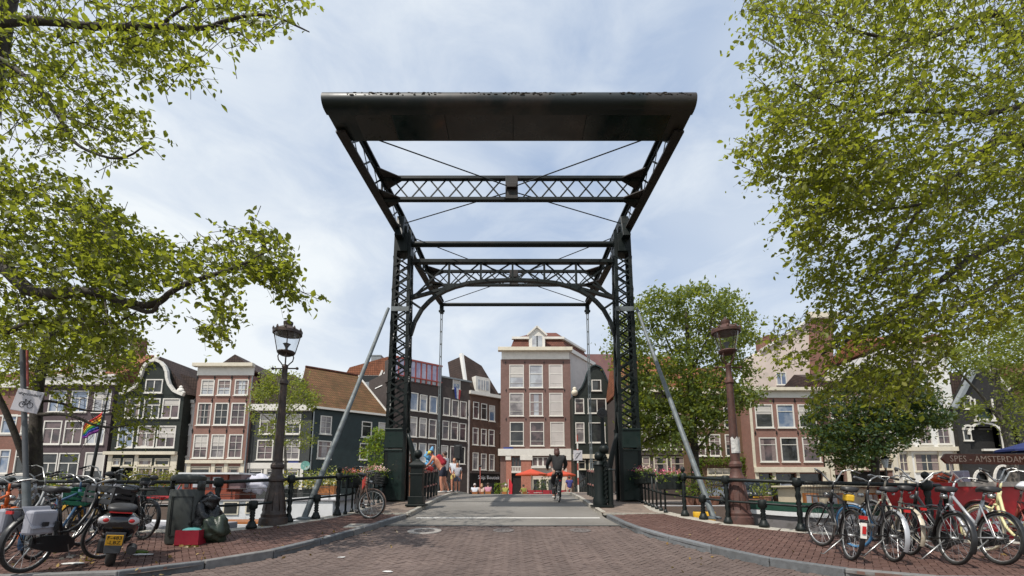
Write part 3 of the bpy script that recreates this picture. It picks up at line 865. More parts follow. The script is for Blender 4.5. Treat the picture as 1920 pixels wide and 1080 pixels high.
# balance: two lattice side beams
Y0, Y1 = 9.6, 20.1
for s in (-1, 1):
    sb = empty("balance_beam", (0, 0, 0), 0, parent=db)
    def taper(Y): return ZB + (0.16 if Y > 19 else 0), ZT - max(0, (Y - 15) * 0.095)
    for nm, zi in (("bottom_chord", 0), ("top_chord", 1)):
        mb = MB(); pts = [Vector((BX(s, Y, 0.13), Y, taper(Y)[zi])) for Y in (Y0, 12, 14, 16, 18, Y1)]
        for a, b in zip(pts[:-1], pts[1:]): mb.bar(a, b, 0.25 if zi == 0 else 0.20, 0.05)
        for a, b in zip(pts[:-1], pts[1:]): mb.bar(a + Vector((0, 0, 0.07 * (1 if zi == 0 else -1))), b + Vector((0, 0, 0.07 * (1 if zi == 0 else -1))), 0.03, 0.12)
        dpart(mb, nm, BROWNED if zi == 0 else GREEN, sb)
    n = 13
    for k in range(n):
        ya, yb = Y0 + 0.4 + (Y1 - Y0 - 0.6) * k / n, Y0 + 0.4 + (Y1 - Y0 - 0.6) * (k + 1) / n
        a0, a1 = taper(ya); b0, b1 = taper(yb)
        for (p, q, o_) in (((ya, a0), (yb, b1), 0.01), ((ya, a1), (yb, b0), -0.01)):
            mb = MB(); mb.bar((BX(s, p[0], 0.13) + o_, p[0], p[1]), (BX(s, q[0], 0.13) + o_, q[0], q[1]), 0.012, 0.05)
            dpart(mb, "lattice_bar", GREEN, sb)
        if k % 3 == 0:
            mb = MB(); mb.bar((BX(s, ya, 0.13), ya, a0), (BX(s, ya, 0.13), ya, a1), 0.05, 0.06); dpart(mb, "beam_post", GREEN, sb)
    # bearing at the tower head
    x = BX(s, YT, 0.22)
    mb = MB(); mb.prism([(x - 0.13, YT - 0.55, ZB - 0.35), (x - 0.13, YT + 0.55, ZB - 0.35), (x - 0.13, YT + 0.3, ZB + 0.5), (x - 0.13, YT - 0.3, ZB + 0.5)], (0.26, 0, 0))
    mb.tube([(x - 0.2, YT, ZB + 0.1), (x + 0.2, YT, ZB + 0.1)], 0.2, 14)
    dpart(mb, "bearing", GREEN, sb, bevel=0.01)
    # hanger rod at the far end
    x = BX(s, Y1, 0.13)
    mb = MB(); mb.bx(x - 0.09, x + 0.09, Y1 - 0.12, Y1 + 0.06, ZB - 0.3, ZB + 0.2)
    mb.tube([(x - 0.14, Y1 - 0.03, ZB - 0.18), (x + 0.14, Y1 - 0.03, ZB - 0.18)], 0.06, 10)
    dpart(mb, "rod_shackle", GREEN, sb, bevel=0.01)
    mb = MB(); mb.bx(x - 0.055, x - 0.02, Y1 - 0.06, Y1, gp(Y1) + 0.1, ZB - 0.22); mb.bx(x + 0.02, x + 0.055, Y1 - 0.06, Y1, gp(Y1) + 0.1, ZB - 0.22)
    for z in frange(gp(Y1) + 0.8, ZB - 0.6, 0.62): mb.bx(x - 0.05, x + 0.05, Y1 - 0.052, Y1 - 0.008, z - 0.03, z + 0.03)
    dpart(mb, "hanger_rod", STEELGREY, None)
# counterweight box with rounded nose
prof = []
yc, rad, zc = 9.03, 0.205, ZB + 0.205
for i in range(13):
    a = -math.pi / 2 - math.pi * i / 12
    prof.append((yc + rad * math.cos(a), zc + rad * math.sin(a)))
prof = [(9.98, ZB + 0.06), (yc + 0.12, ZB + 0.06), (yc + 0.11, ZB)] + prof + [(9.98, zc + rad)]
n_end = (BX(-1, 8.8, 0.03), BX(1, 8.8, 0.03)); f_end = (BX(-1, 10.0, 0.0), BX(1, 10.0, 0.0))
mb = MB(); vs = []; L = 24
for i in range(L + 1):
    for y, z in prof:
        t = (y - 8.8) / 1.2; xa = n_end[0] + (f_end[0] - n_end[0]) * t; xb = n_end[1] + (f_end[1] - n_end[1]) * t
        vs.append((xa + (xb - xa) * i / L, y, z))
N = len(prof); fs = []
for i in range(L):
    for k in range(N): fs.append((i * N + k, i * N + (k + 1) % N, (i + 1) * N + (k + 1) % N, (i + 1) * N + k))
fs += [tuple(range(N - 1, -1, -1)), tuple(L * N + k for k in range(N))]
mb.add(vs, fs)
cw = dpart(mb, "counterweight", BOXM, None, True, auto=35)
mb = MB()
for x in (-3.2, -1.5, 1.45, 3.1): mb.bx(cx + x - 0.012, cx + x + 0.012, 9.16, 9.95, ZB + 0.05, ZB + 0.064)
dpart(mb, "plate_seam", BROWNED, cw)
PLG = mat("glossy_green_plate", (0.006, 0.014, 0.0125), 0.2, 0.3, 0.8, 0.03, col2=(0.016, 0.018, 0.015), c2lo=0.5, c2hi=0.6)
PLB = mat("brown_plate", (0.034, 0.028, 0.022), 0.3, 0.25, 0.8, 0.03, col2=(0.022, 0.021, 0.018), c2lo=0.5, c2hi=0.62)  # plain brown tone for some plates of the box underside
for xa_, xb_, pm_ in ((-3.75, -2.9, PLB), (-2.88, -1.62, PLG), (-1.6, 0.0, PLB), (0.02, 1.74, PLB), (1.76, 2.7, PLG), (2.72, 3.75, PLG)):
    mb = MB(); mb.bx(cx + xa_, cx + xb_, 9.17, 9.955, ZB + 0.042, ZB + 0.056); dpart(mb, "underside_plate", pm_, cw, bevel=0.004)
mb = MB()      # moss and rust crust on the upper nose
for _ in range(330):
    x = BR_.uniform(n_end[0] + 0.05, n_end[1] - 0.05)
    if math.sin(x * 2.1 + 1) + math.sin(x * 5.3) * 0.6 < BR_.uniform(-1.3, 1.2): continue
    a = math.radians(BR_.uniform(146, 176)); r = BR_.uniform(0.008, 0.022); w = BR_.uniform(1, 3)
    mb.ball((x, yc + (rad + 0.001) * math.cos(a), zc + (rad + 0.001) * math.sin(a)), r, 6, 4, (w, 0.9, 0.4))
tag(dpart(mb, "moss_crust", LICHEN, cw), kind="stuff")
# cross trusses of the balance
def cross_truss(Y, n, sx):
    ct = empty("cross_truss", (0, 0, 0), 0, parent=db)
    xa, xb = BX(-1, Y, 0.2), BX(1, Y, 0.2); z0, z1 = ZB + 0.03, ZT - 0.06 - max(0, (Y - 15) * 0.03)
    for z in (z0, z1):
        mb = MB(); mb.bx(xa, xb, Y - 0.07, Y + 0.07, z - 0.045, z + 0.045); dpart(mb, "chord", GREEN, ct)
    for k in range(n):
        x0, x1 = xa + 0.25 + (xb - xa - 0.5) * k / n, xa + 0.25 + (xb - xa - 0.5) * (k + 1) / n
        if abs((x0 + x1) / 2 - axis(Y)) < 0.2: continue
        for (p, q, o_) in (((x0, z0), (x1, z1), 0.012), ((x0, z1), (x1, z0), -0.012)):
            mb = MB(); flat(mb, (p[0], Y + o_, p[1]), (q[0], Y + o_, q[1]), 0.045, 0.01); dpart(mb, "lattice_bar", GREEN, ct)
    mb = MB(); mb.bx(axis(Y) - 0.19, axis(Y) + 0.19, Y - 0.1, Y + 0.1, z0 - 0.03, z1 + 0.03); mb.bx(axis(Y) - 0.15, axis(Y) + 0.15, Y - 0.2, Y - 0.1, z0 + 0.28, z0 + 0.42)
    dpart(mb, "centre_plate", BROWNED, ct, bevel=0.01)
    for x, s in ((xa, 1), (xb, -1)):
        for z, u in ((z0, 1), (z1, -1)):
            mb = MB(); mb.prism([(x - s * .05, Y - 0.5, z), (x - s * .05, Y + 0.5, z), (x + s * 0.55, Y + 0.08, z), (x + s * 0.55, Y - 0.08, z)], (0, 0, u * 0.03)); dpart(mb, "gusset", BROWNED, ct)
    return z0, z1
c1 = cross_truss(12.2, 13, 1); c2 = cross_truss(17.8, 12, 1)
# thin tie rods
def rod(a, b):
    mb = MB(); mb.tube([a, b], 0.017, 6); dpart(mb, "tie_rod", IRON)
za_, zb_ = ZB + 0.35, ZB + 0.5
for s in (-1, 1):
    rod((BX(s, 9.98, 0.75), 9.98, ZB + 0.15), (axis(12.1) + s * 0.1, 12.1, zb_ - 0.1))
    rod((axis(12.3) + s * 0.1, 12.3, zb_ - 0.15), (BX(s, 13.8, 0.3), 13.8, ZB + 0.28))
    rod((BX(s, 14.2, 0.3), 14.2, ZB + 0.1), (axis(17.7) + s * 0.1, 17.7, zb_ - 0.1))
    rod((axis(17.9) + s * 0.1, 17.9, zb_ - 0.15), (BX(s, 19.9, 0.3), 19.9, ZB + 0.2))
mb = MB(); mb.tube([(BX(-1, 20, 0.1), 20.0, ZB + 0.12), (BX(1, 20, 0.1), 20.0, ZB + 0.12)], 0.085, 12); dpart(mb, "end_tube", GREEN, None, True, auto=40)

# ------------------------------------------------------------------ iron railings
def post_mesh(h, ball):
    mb = MB()
    mb.lathe([(0.10, 0), (0.10, 0.05), (0.075, 0.09), (0.06, 0.14)], (0, 0, 0), 10)
    # twisted shaft
    n = 8; vs = []; fs = []; L = 16; z0, z1 = 0.14, h - 0.12
    for i in range(L + 1):
        z = z0 + (z1 - z0) * i / L
        for k in range(n):
            a = 2 * math.pi * k / n + i * 0.42; r = 0.052 if k % 2 else 0.036
            vs.append((r * math.cos(a), r * math.sin(a), z))
    for i in range(L):
        for k in range(n): fs.append((i * n + k, i * n + (k + 1) % n, (i + 1) * n + (k + 1) % n, (i + 1) * n + k))
    mb.add(vs, fs)
    mb.lathe([(0.05, h - 0.13), (0.085, h - 0.1), (0.085, h + 0.02), (0.06, h + 0.05)], (0, 0, 0), 10)
    if ball: mb.lathe([(0.03, h + 0.05), (0.03, h + 0.08), (0.055, h + 0.11), (0.06, h + 0.15), (0.04, h + 0.19), (0.008, h + 0.21)], (0, 0, 0), 10)
    return mb.mesh("post", IRON, True)
POST_T, POST_S, POST_B = post_mesh(0.97, False), post_mesh(0.5, False), post_mesh(0.97, True)
def thin_post_mesh(h):
    mb = MB(); mb.tube([(0, 0, 0), (0, 0, h)], 0.026, 8); mb.lathe([(0.05, 0), (0.055, 0.04), (0.03, 0.1)], (0, 0, 0), 8); mb.ball((0, 0, h * 0.52), 0.04, 8, 6); return mb.mesh("baluster", IRON, True)
THIN = thin_post_mesh(0.95)
def railing(label, posts, thin=None, group=None, tail=None):
    """posts: (point, kind) with kind T tall, S short, B tall with ball, t thin"""
    root = empty("railing", posts[0][0], 0, label, "railing", group); o0 = posts[0][0]
    for p, k in posts:
        inst({'T': POST_T, 'S': POST_S, 'B': POST_B, 't': THIN}[k], "baluster" if k == 't' else "post", root, p - o0)
    tall = [p for p, k in posts if k != 'S']
    for h, r in ((0.93, 0.035), (0.47, 0.024)):
        pts = tall if h > 0.6 else [p for p, k in posts]
        mb = MB(); L = [p - o0 + Vector((0, 0, h)) for p in pts]
        if tail and h > 0.6: L += [t - o0 for t in tail]
        mb.tube(L, r, 8); mb.build("rail", IRON, root, True)
    return root
def qpt(px, curve, inset=0.10):
    """point on the coping under pixel column px"""
    best = None
    for a, b in zip(curve[:-1], curve[1:]):
        for i in range(40):
            p = a.lerp(b, i / 40); z = gp(p.y)
            zc_ = p.y * math.cos(PITCH) + (z - CAMZ) * math.sin(PITCH)
            x = 960 + F * p.x / zc_
            if best is None or abs(x - px) < best[0]: best = (abs(x - px), Vector((p.x, p.y, z)))
    return best[1] + Vector((0, -inset * 0.6, 0.005))
QL = [p for p in quayL if p.y < 12.6]; QR = [p for p in quayR if p.y < 12.8]
railing("twisted black iron quay railing behind the scooter and litter bin at the left",
        [(qpt(-130, QL), 'T'), (qpt(-60, QL), 'S'), (qpt(15, QL), 'T'), (qpt(80, QL), 'S'), (qpt(140, QL), 'T'), (qpt(205, QL), 'S'), (qpt(268, QL), 'T'), (qpt(338, QL), 'S'),
         (qpt(406, QL), 'T'), (qpt(474, QL), 'S'), (qpt(544, QL), 'T'), (qpt(594, QL), 'S'), (qpt(633, QL), 'B')])
e = qpt(1744, QR)
railing("twisted black iron quay railing behind the bicycles at the right",
        [(qpt(1282, QR), 'B'), (qpt(1317, QR), 'S'), (qpt(1363, QR), 'T'), (qpt(1430, QR), 'S'), (qpt(1499, QR), 'T'), (qpt(1612, QR), 'S'), (qpt(1744, QR), 'B')],
        tail=[e + Vector((0.22, 0, 0.93)), e + Vector((0.3, 0, 0.86)), e + Vector((0.32, 0, 0.5))])
def approach(side, label):
    if side < 0:
        a = Vector((BW_L(13.75) + 0.12, 13.75, gp(13.75))); b = qpt(655, QL); b2 = qpt(633, QL)
    else:
        a = Vector((BW_R(13.75) - 0.12, 13.75, gp(13.75))); b = qpt(1247, QR); b2 = qpt(1282, QR)
    pts = [a.lerp(b, i / 7) for i in range(8)]
    for p in pts: p.z = gp(p.y)
    root = railing(label, [(p, 't') for p in pts])
    o0 = pts[0]
    for h, r in ((0.93, 0.035), (0.47, 0.024)):
        mb = MB(); mb.tube([pts[-1] - o0 + Vector((0, 0, h)), b2 - o0 + Vector((0, 0, h))], r, 8); mb.build("rail", IRON, root, True)
    return pts
apL = approach(-1, "slim iron approach railing with flower boxes beside the left bridge tower")
apR = approach(1, "slim iron approach railing with flower boxes beside the right bridge tower")
def deck_rail(side, y0, y1, label):
    E = BW_L if side < 0 else BW_R; pts = []
    for y in frange(y0, y1, 0.9): pts.append((Vector((E(y) - side * 0.12, y, gp(y))), 't'))
    railing(label, pts)
deck_rail(-1, 15.2, 29.5, "slim iron railing along the left edge of the bridge deck beyond the tower")
deck_rail(1, 15.2, 29.5, "slim iron railing along the right edge of the bridge deck beyond the tower")

# flower boxes on the approach railings
LEAFG = leafmat("box_plant_leaves", (0.05, 0.10, 0.02), (0.10, 0.17, 0.03), (0.22, 0.26, 0.05), 0.3)
PETAL = {}
def petalmat(name, c1, c2):
    return leafmat(name, c1, c2, tuple(min(1, x * 1.25) for x in c2), 0.3, 0.6)
PINK = petalmat("pink_petals", (0.60, 0.10, 0.20), (0.72, 0.30, 0.34)); MAG = petalmat("magenta_petals", (0.45, 0.02, 0.13), (0.62, 0.05, 0.22)); PALEP = petalmat("pale_petals", (0.75, 0.45, 0.45), (0.8, 0.62, 0.58)); RED_P = petalmat("red_petals", (0.6, 0.05, 0.04), (0.72, 0.16, 0.08))
def leaf_cloud(n, pos, size, rg, name, m, parent=None, quad=True):
    """n small leaves; pos(rg) gives a centre"""
    C = np.array([pos(rg) for _ in range(n)], dtype=float)
    return leaves_mesh(C, size, name, m, parent, rg.randint(0, 1 << 30), quad)
def leaves_mesh(C, size, name, m, parent=None, seed=0, simple=False, aspect=0.55, droop=0.35, normals=None):
    g = np.random.default_rng(seed); n = len(C)
    if n == 0: return None
    s = size * g.uniform(0.5, 1.4, n)[:, None]
    ax = g.normal(size=(n, 3)); ax[:, 2] -= droop; ax /= np.linalg.norm(ax, axis=1)[:, None]
    up = g.normal(size=(n, 3)) * 0.7 + np.array([0, 0, 1.0]); up -= ax * (up * ax).sum(1)[:, None]; up /= np.linalg.norm(up, axis=1)[:, None] + 1e-9
    sd = np.cross(ax, up)
    if simple:
        V = np.stack([C - ax * s * .5, C + sd * s * aspect * .5, C + ax * s * .5, C - sd * s * aspect * .5], 1); k = 4
        idx = np.arange(n * 4).reshape(n, 4); loops = idx.ravel(); nf = n; ls = np.arange(0, n * 4, 4)
    else:
        f = 0.18
        V = np.stack([C - ax * s * .5,
                      C - ax * s * .12 + sd * s * aspect * .5 + up * s * f * .6, C + ax * s * .2 + sd * s * aspect * .42 + up * s * f * .5, C + ax * s * .55,
                      C + ax * s * .2 - sd * s * aspect * .42 + up * s * f * .5, C - ax * s * .12 - sd * s * aspect * .5 + up * s * f * .6], 1); k = 6
        b = (np.arange(n) * 6)[:, None]
        q = np.concatenate([b + np.array([[0, 1, 2, 3]]), b + np.array([[0, 3, 4, 5]])], 1).reshape(-1)
        loops = q; nf = n * 2; ls = np.arange(0, nf * 4, 4)
    me = bpy.data.meshes.new(name); me.vertices.add(n * k); me.vertices.foreach_set("co", V.reshape(-1).astype(np.float32))
    me.loops.add(len(loops)); me.loops.foreach_set("vertex_index", loops.astype(np.int32))
    me.polygons.add(nf); me.polygons.foreach_set("loop_start", ls.astype(np.int32)); me.update(calc_edges=True); me.validate()
    me.materials.append(m)
    o = bpy.data.objects.new(name, me); link(o, parent); return o
def flower_box(a, b, label, cols, seed):
    rg = random.Random(seed); c = (a + b) / 2; d = (b - a); L = d.length
    root = empty("flower_box", c, math.atan2(d.y, d.x), label, "flower box", "flower boxes hung on the approach railings" if False else None)
    mb = MB(); mb.prism([(-L / 2, -0.16, 0), (-L / 2, 0.10, 0), (-L / 2, 0.14, -0.30), (-L / 2, -0.02, -0.34)][::1], (L, 0, 0)) if False else mb.bx(-L / 2, L / 2, -0.15, 0.15, -0.32, 0)
    mb.build("trough", IRON, root, bevel=0.02)
    fo = leaf_cloud(380, lambda r: (r.uniform(-L / 2 - .08, L / 2 + .08), r.gauss(0, .11), r.uniform(-.16, .11)), 0.075, rg, "foliage", LEAFG, root); tag(fo, kind="stuff")
    for i, m in enumerate(cols):
        x0 = -L / 2 + L * i / len(cols); x1 = x0 + L / len(cols)
        bl = leaf_cloud(70, lambda r: (r.uniform(x0 - .1, x1 + .1), r.gauss(0, .12), 0.07 + abs(r.gauss(0, .07))), 0.062, rg, "blossom", m, root); tag(bl, kind="stuff")
def on_rail(pts, px):
    best = min(((abs(960 + F * p.x / (p.y * math.cos(PITCH) + (p.z - CAMZ) * math.sin(PITCH)) - px), p) for a, b in zip(pts[:-1], pts[1:]) for p in [a.lerp(b, i / 20) for i in range(21)]), key=lambda q: q[0])[1]
    return Vector((best.x, best.y, gp(best.y) + 0.92))
def fb(pts, x0, x1, label, cols, seed, off):
    a, b = on_rail(pts, x0), on_rail(pts, x1); d = (b - a).normalized(); 
    if (b - a).length < 0.75: b = a + d * 0.75
    o = Vector((off, 0, 0)); flower_box(a + o, b + o, label, cols, seed)
apLq = apL + [qpt(633, QL)]; apRq = apR + [qpt(1282, QR)]
fb(apLq, 648, 678, "flower box of red and pink blooms nearer the leaning bicycle on the left railing", [RED_P, PINK, PALEP], 1, 0)
fb(apL, 692, 728, "flower box of pale pink blooms beside the left bridge tower", [PINK, PALEP, PALEP], 2, 0)
fb(apR, 1186, 1222, "flower box of magenta and pink blooms beside the right bridge tower", [MAG, PINK, PALEP], 3, 0)
fb(apRq, 1244, 1266, "flower box of pink blooms near the ball-topped post on the right railing", [MAG, PINK], 4, 0)

# ------------------------------------------------------------------ barrier pillar and barrier machine
c = G(781, 949, KERB); h = (P(781, 868, c.y).z - c.z)
root = empty("barrier_pillar", c, 0, "black square iron pillar with ball finial on the left bridge pavement", "pillar")
w = 0.20
mb = MB(); mb.bx(-w * 1.35, w * 1.35, -w * 1.35, w * 1.35, 0, 0.06); mb.bx(-w * 1.05, w * 1.05, -w * 1.05, w * 1.05, 0.06, 0.28); mb.build("plinth", GREEN, root, bevel=0.012)
mb = MB(); mb.bx(-w * .85, w * .85, -w * .85, w * .85, 0.28, h - 0.12); mb.bx(-w * .93, w * .93, -w * .93, w * .93, h - 0.35, h - 0.31); mb.build("shaft", GREEN, root, bevel=0.012)
mb = MB(); mb.lathe([(w * 1.45, h - .12), (w * 1.45, h - .05), (w * 0.9, h + .03), (w * .45, h + .08), (w * .35, h + 0.10)], (0, 0, 0), 4, Matrix.Rotation(math.pi / 4, 3, 'Z')); mb.build("cap", GREEN, root, bevel=0.008)
mb = MB(); mb.lathe([(0.05, h + .08), (0.05, h + .14), (0.075, h + .16)], (0, 0, 0), 14); mb.ball((0, 0, h + 0.26), 0.125, 16, 12); mb.build("ball_finial", GREEN, root, True, auto=50)
# right: machine with ball, spiral column and raised pole
c = G(1134, 950, KERB)
root = empty("barrier_machine", c, 0, "dark green road barrier machine with spiral column and raised pole at the right kerb", "barrier")
mb = MB(); mb.bx(-0.36, 0.2, -0.3, 0.3, 0, 0.05); mb.lathe([(0.2, .05), (0.2, .2), (0.15, .32), (0.15, 1.15), (0.18, 1.18), (0.12, 1.28)], (-0.13, 0, 0), 14); mb.build("column", GREEN, root, True, auto=40)
mb = MB(); mb.ball((-0.13, 0, 1.42), 0.13, 14, 10); mb.ball((0.02, -0.02, 1.62), 0.14, 14, 10); mb.build("ball_finial", GREEN, root, True)
mb = MB(); mb.lathe([(0.08, .05), (0.08, 1.0), (0.10, 1.02), (0.05, 1.08)], (0.15, -0.1, 0), 12); mb.build("side_column", GREEN, root, True, auto=40)
vs = []; fs = []; n = 8
for i in range(61):
    z = 0.1 + 1.35 * i / 60
    for k in range(n):
        a = 6.2832 * k / n + i * 0.55; r = 0.07 if k % 4 < 2 else 0.045; vs.append((0.02 + r * math.cos(a), -0.12 + r * math.sin(a), z))
for i in range(60):
    for k in range(n): fs.append((i * n + k, i * n + (k + 1) % n, (i + 1) * n + (k + 1) % n, (i + 1) * n + k))
MB().add(vs, fs).build("spiral_shaft", GREEN, root)
ht = P(1133, 775, c.y).z - c.z
mb = MB(); mb.tube([(0.0, 0, 1.2), (0.0, 0, ht - 0.1)], [0.075, 0.055], 12); mb.build("raised_pole", GREEN, root, True, auto=40)
mb = MB(); mb.tube([(0.0, -0.06, ht), (0.0, 0.06, ht)], 0.145, 18); mb.tube([(0.0, -0.09, ht), (0.0, 0.09, ht)], 0.07, 12); mb.build("pole_disc", BLACKP, root, bevel=0.01)
# folded gates beyond them
GATEP = mat("faded_red_gate_paint", (0.30, 0.12, 0.10), 0.6, 0.25, 4, col2=(0.5, 0.42, 0.38))
def gate(px0, px1, Y, dy, label):
    a = P(px0, 935, Y); a.z = gp(Y); b = P(px1, 935, Y + dy); b.z = gp(Y + dy)
    root = empty("folded_gate", a, 0, label, "gate"); d = b - a
    MB().bar(Vector((0, 0, 0.9)), d + Vector((0, 0, 0.9)), 0.05, 0.07).build("top_rail", GATEP, root)
    MB().bar(Vector((0, 0, 0.42)), d + Vector((0, 0, 0.42)), 0.04, 0.05).build("mid_rail", GATEP, root)
    n = 5
    for i in range(n):
        p = d * (i / (n - 1)); q = d * (min(n - 1, i + 0.35) / (n - 1))
        MB().bar(p, q + Vector((0, 0, 0.9)), 0.09, 0.07).build("gate_post", IRON, root)
gate(796, 818, 14.3, 1.8, "folded pedestrian gate with faded red rails beside the left pillar")
gate(1122, 1103, 14.3, 2.0, "folded pedestrian gate with faded red rails beside the barrier machine")
# ------------------------------------------------------------------ canal houses
HR = random.Random(11)
HOUSES = []
B_RED = brick("red_brown_brick", (0.27, 0.105, 0.072), (0.21, 0.080, 0.058), (0.22, 0.17, 0.14))
B_PINK = brick("soft_red_brick", (0.30, 0.135, 0.100), (0.25, 0.110, 0.082), (0.26, 0.20, 0.17))
B_CENT = brick("mauve_brown_brick", (0.235, 0.120, 0.098), (0.195, 0.102, 0.085), (0.19, 0.15, 0.13))
B_BRN = brick("dark_brown_brick", (0.13, 0.060, 0.038), (0.10, 0.050, 0.034), (0.12, 0.09, 0.07))
B_BRN2 = brick("warm_brown_brick", (0.165, 0.085, 0.045), (0.13, 0.07, 0.04), (0.15, 0.11, 0.08))
B_GREY = brick("dark_grey_brown_brick", (0.078, 0.058, 0.052), (0.062, 0.050, 0.046), (0.085, 0.07, 0.062))
B_PURP = brick("purple_grey_painted_brick", (0.105, 0.075, 0.080), (0.092, 0.068, 0.072), (0.085, 0.064, 0.066), 0.008)
B_GRN = brick("black_green_painted_brick", (0.022, 0.028, 0.022), (0.017, 0.023, 0.019), (0.014, 0.018, 0.015), 0.008, 0.55)
B_SLATE = brick("slate_grey_painted_brick", (0.060, 0.064, 0.062), (0.052, 0.057, 0.055), (0.045, 0.048, 0.046), 0.008, 0.6)
B_BLACK = brick("black_stained_brick", (0.020, 0.019, 0.018), (0.026, 0.024, 0.022), (0.030, 0.027, 0.025), 0.01, 0.6)
TARRED = mat("dark_green_tarred_boards", (0.013, 0.026, 0.026), 0.5, 0.25, 1.5, 0.2)
W_WALL = mat("white_rendered_wall", (0.70, 0.69, 0.66), 0.7, 0.07, 0.6, 0.1, col2=(0.5, 0.48, 0.45), c2lo=0.56, c2hi=0.8)
BEIGE = mat("beige_rendered_wall", (0.56, 0.47, 0.41), 0.75, 0.08, 0.5, 0.1, col2=(0.42, 0.36, 0.31), c2lo=0.54, c2hi=0.8)
GREYW = mat("pale_grey_side_wall", (0.50, 0.46, 0.43), 0.75, 0.08, 0.5, 0.1, col2=(0.36, 0.33, 0.31), c2lo=0.52, c2hi=0.78)
T_OR = tiles("orange_roof_tiles", (0.34, 0.125, 0.062), (0.25, 0.095, 0.05))
T_RED = tiles("brown_red_roof_tiles", (0.20, 0.070, 0.045), (0.15, 0.056, 0.038))
T_BRN = tiles("dark_brown_roof_tiles", (0.085, 0.055, 0.045), (0.065, 0.045, 0.038))
T_MOSS = tiles("mossy_brown_roof_tiles", (0.20, 0.095, 0.045), (0.15, 0.09, 0.035))
ZINC = mat("grey_zinc", (0.20, 0.22, 0.23), 0.5, 0.15, 3)
PIERS = mat("orange_pier_paint", (0.38, 0.155, 0.105), 0.65, 0.15, 3, col2=(0.3, 0.1, 0.06))
DARKIN = mat("dark_interior", (0.012, 0.011, 0.010), 0.8, 0.2, 2)
SHOPB = mat("black_shop_front", (0.010, 0.011, 0.010), 0.35, 0.2, 2)
P_D = pane_mat("dark_window_pane", (0.020, 0.022, 0.024), 0.05, (0.05, 0.052, 0.05))
P_B = pane_mat("sky_tinted_window_pane", (0.12, 0.17, 0.26), 0.05, (0.30, 0.33, 0.38), 0.8)  # blue reflection of the sky is put into the pane colour
P_C = pane_mat("curtained_window_pane", (0.33, 0.30, 0.29), 0.12, (0.14, 0.125, 0.125))
P_M = pane_mat("mauve_window_pane", (0.15, 0.105, 0.105), 0.10, (0.05, 0.04, 0.042))
P_W = pane_mat("pale_window_pane", (0.44, 0.46, 0.48), 0.10, (0.30, 0.30, 0.32))
BLIND = mat("pale_roller_blind", (.50, .47, .43), .8, .06, 2); CURT = mat("heavy_curtain", (.22, .17, .16), .9, .2, 5)
PANES = {'d': P_D, 'b': P_B, 'c': P_C, 'm': P_M, 'w': P_W}
FRAMES = {'w': WHITE, 'c': CREAM, 'g': mat("dark_green_frame", (0.012, 0.03, 0.024), 0.5, 0.1, 3), 'r': mat("red_brown_frame", (0.20, 0.055, 0.04), 0.5, 0.1, 3)}
WCACHE = {}
def window_meshes(w, h, style, fr, pane):
    w, h = round(w / 0.05) * 0.05, round(h / 0.05) * 0.05
    key = (round(w, 2), round(h, 2), style, fr, pane)
    if key in WCACHE: return WCACHE[key]
    b = min(0.10, w * 0.10); mb = MB(); y0, y1 = -0.035, 0.09
    mb.bx(-w / 2, -w / 2 + b, y0, y1, 0, h); mb.bx(w / 2 - b, w / 2, y0, y1, 0, h)
    mb.bx(-w / 2 + b, w / 2 - b, y0, y1, h - b, h); mb.bx(-w / 2 + b, w / 2 - b, y0, y1, 0.0, b)
    mb.bx(-w / 2 - 0.06, w / 2 + 0.06, -0.11, y1 - 0.003, -0.09, -0.003)          # sill
    ym0, ym1 = 0.0, 0.075; t = 0.055; inn0, inn1 = -w / 2 + b, w / 2 - b
    def H(f, t=t): mb.bx(inn0, inn1, ym0, ym1, h * f - t / 2, h * f + t / 2)
    def Vv(f, z0=0.0, z1=1.0, t=t):
        x = inn0 + (inn1 - inn0) * f; mb.bx(x - t / 2, x + t / 2, ym0 + 0.003, ym1 - 0.003, max(b, h * z0), min(h - b, h * z1))
    if style == 'sash': H(0.6, 0.08); H(0.2, 0.03)
    elif style == 'T': H(0.66, 0.08); Vv(0.5, 0, 0.65, 0.09)
    elif style == 'six': H(0.36, .035); H(0.66, .035); Vv(.5, 0, 1, .04)
    elif style == 'two': Vv(0.5, 0, 1, 0.09)
    elif style == 'four': H(0.5); Vv(0.5)
    elif style == 'hi': H(0.7, 0.06)
    elif style == 'grid': H(0.33, .03); H(.66, .03); Vv(.33, 0, 1, .03); Vv(.66, 0, 1, .03)
    fm = mb.mesh("window", FRAMES[fr])
    pm = MB().bx(inn0 - 0.002, inn1 + 0.002, 0.045, 0.06, b - 0.002, h - b + 0.002).mesh("pane", PANES[pane])
    WCACHE[key] = (fm, pm); return WCACHE[key]

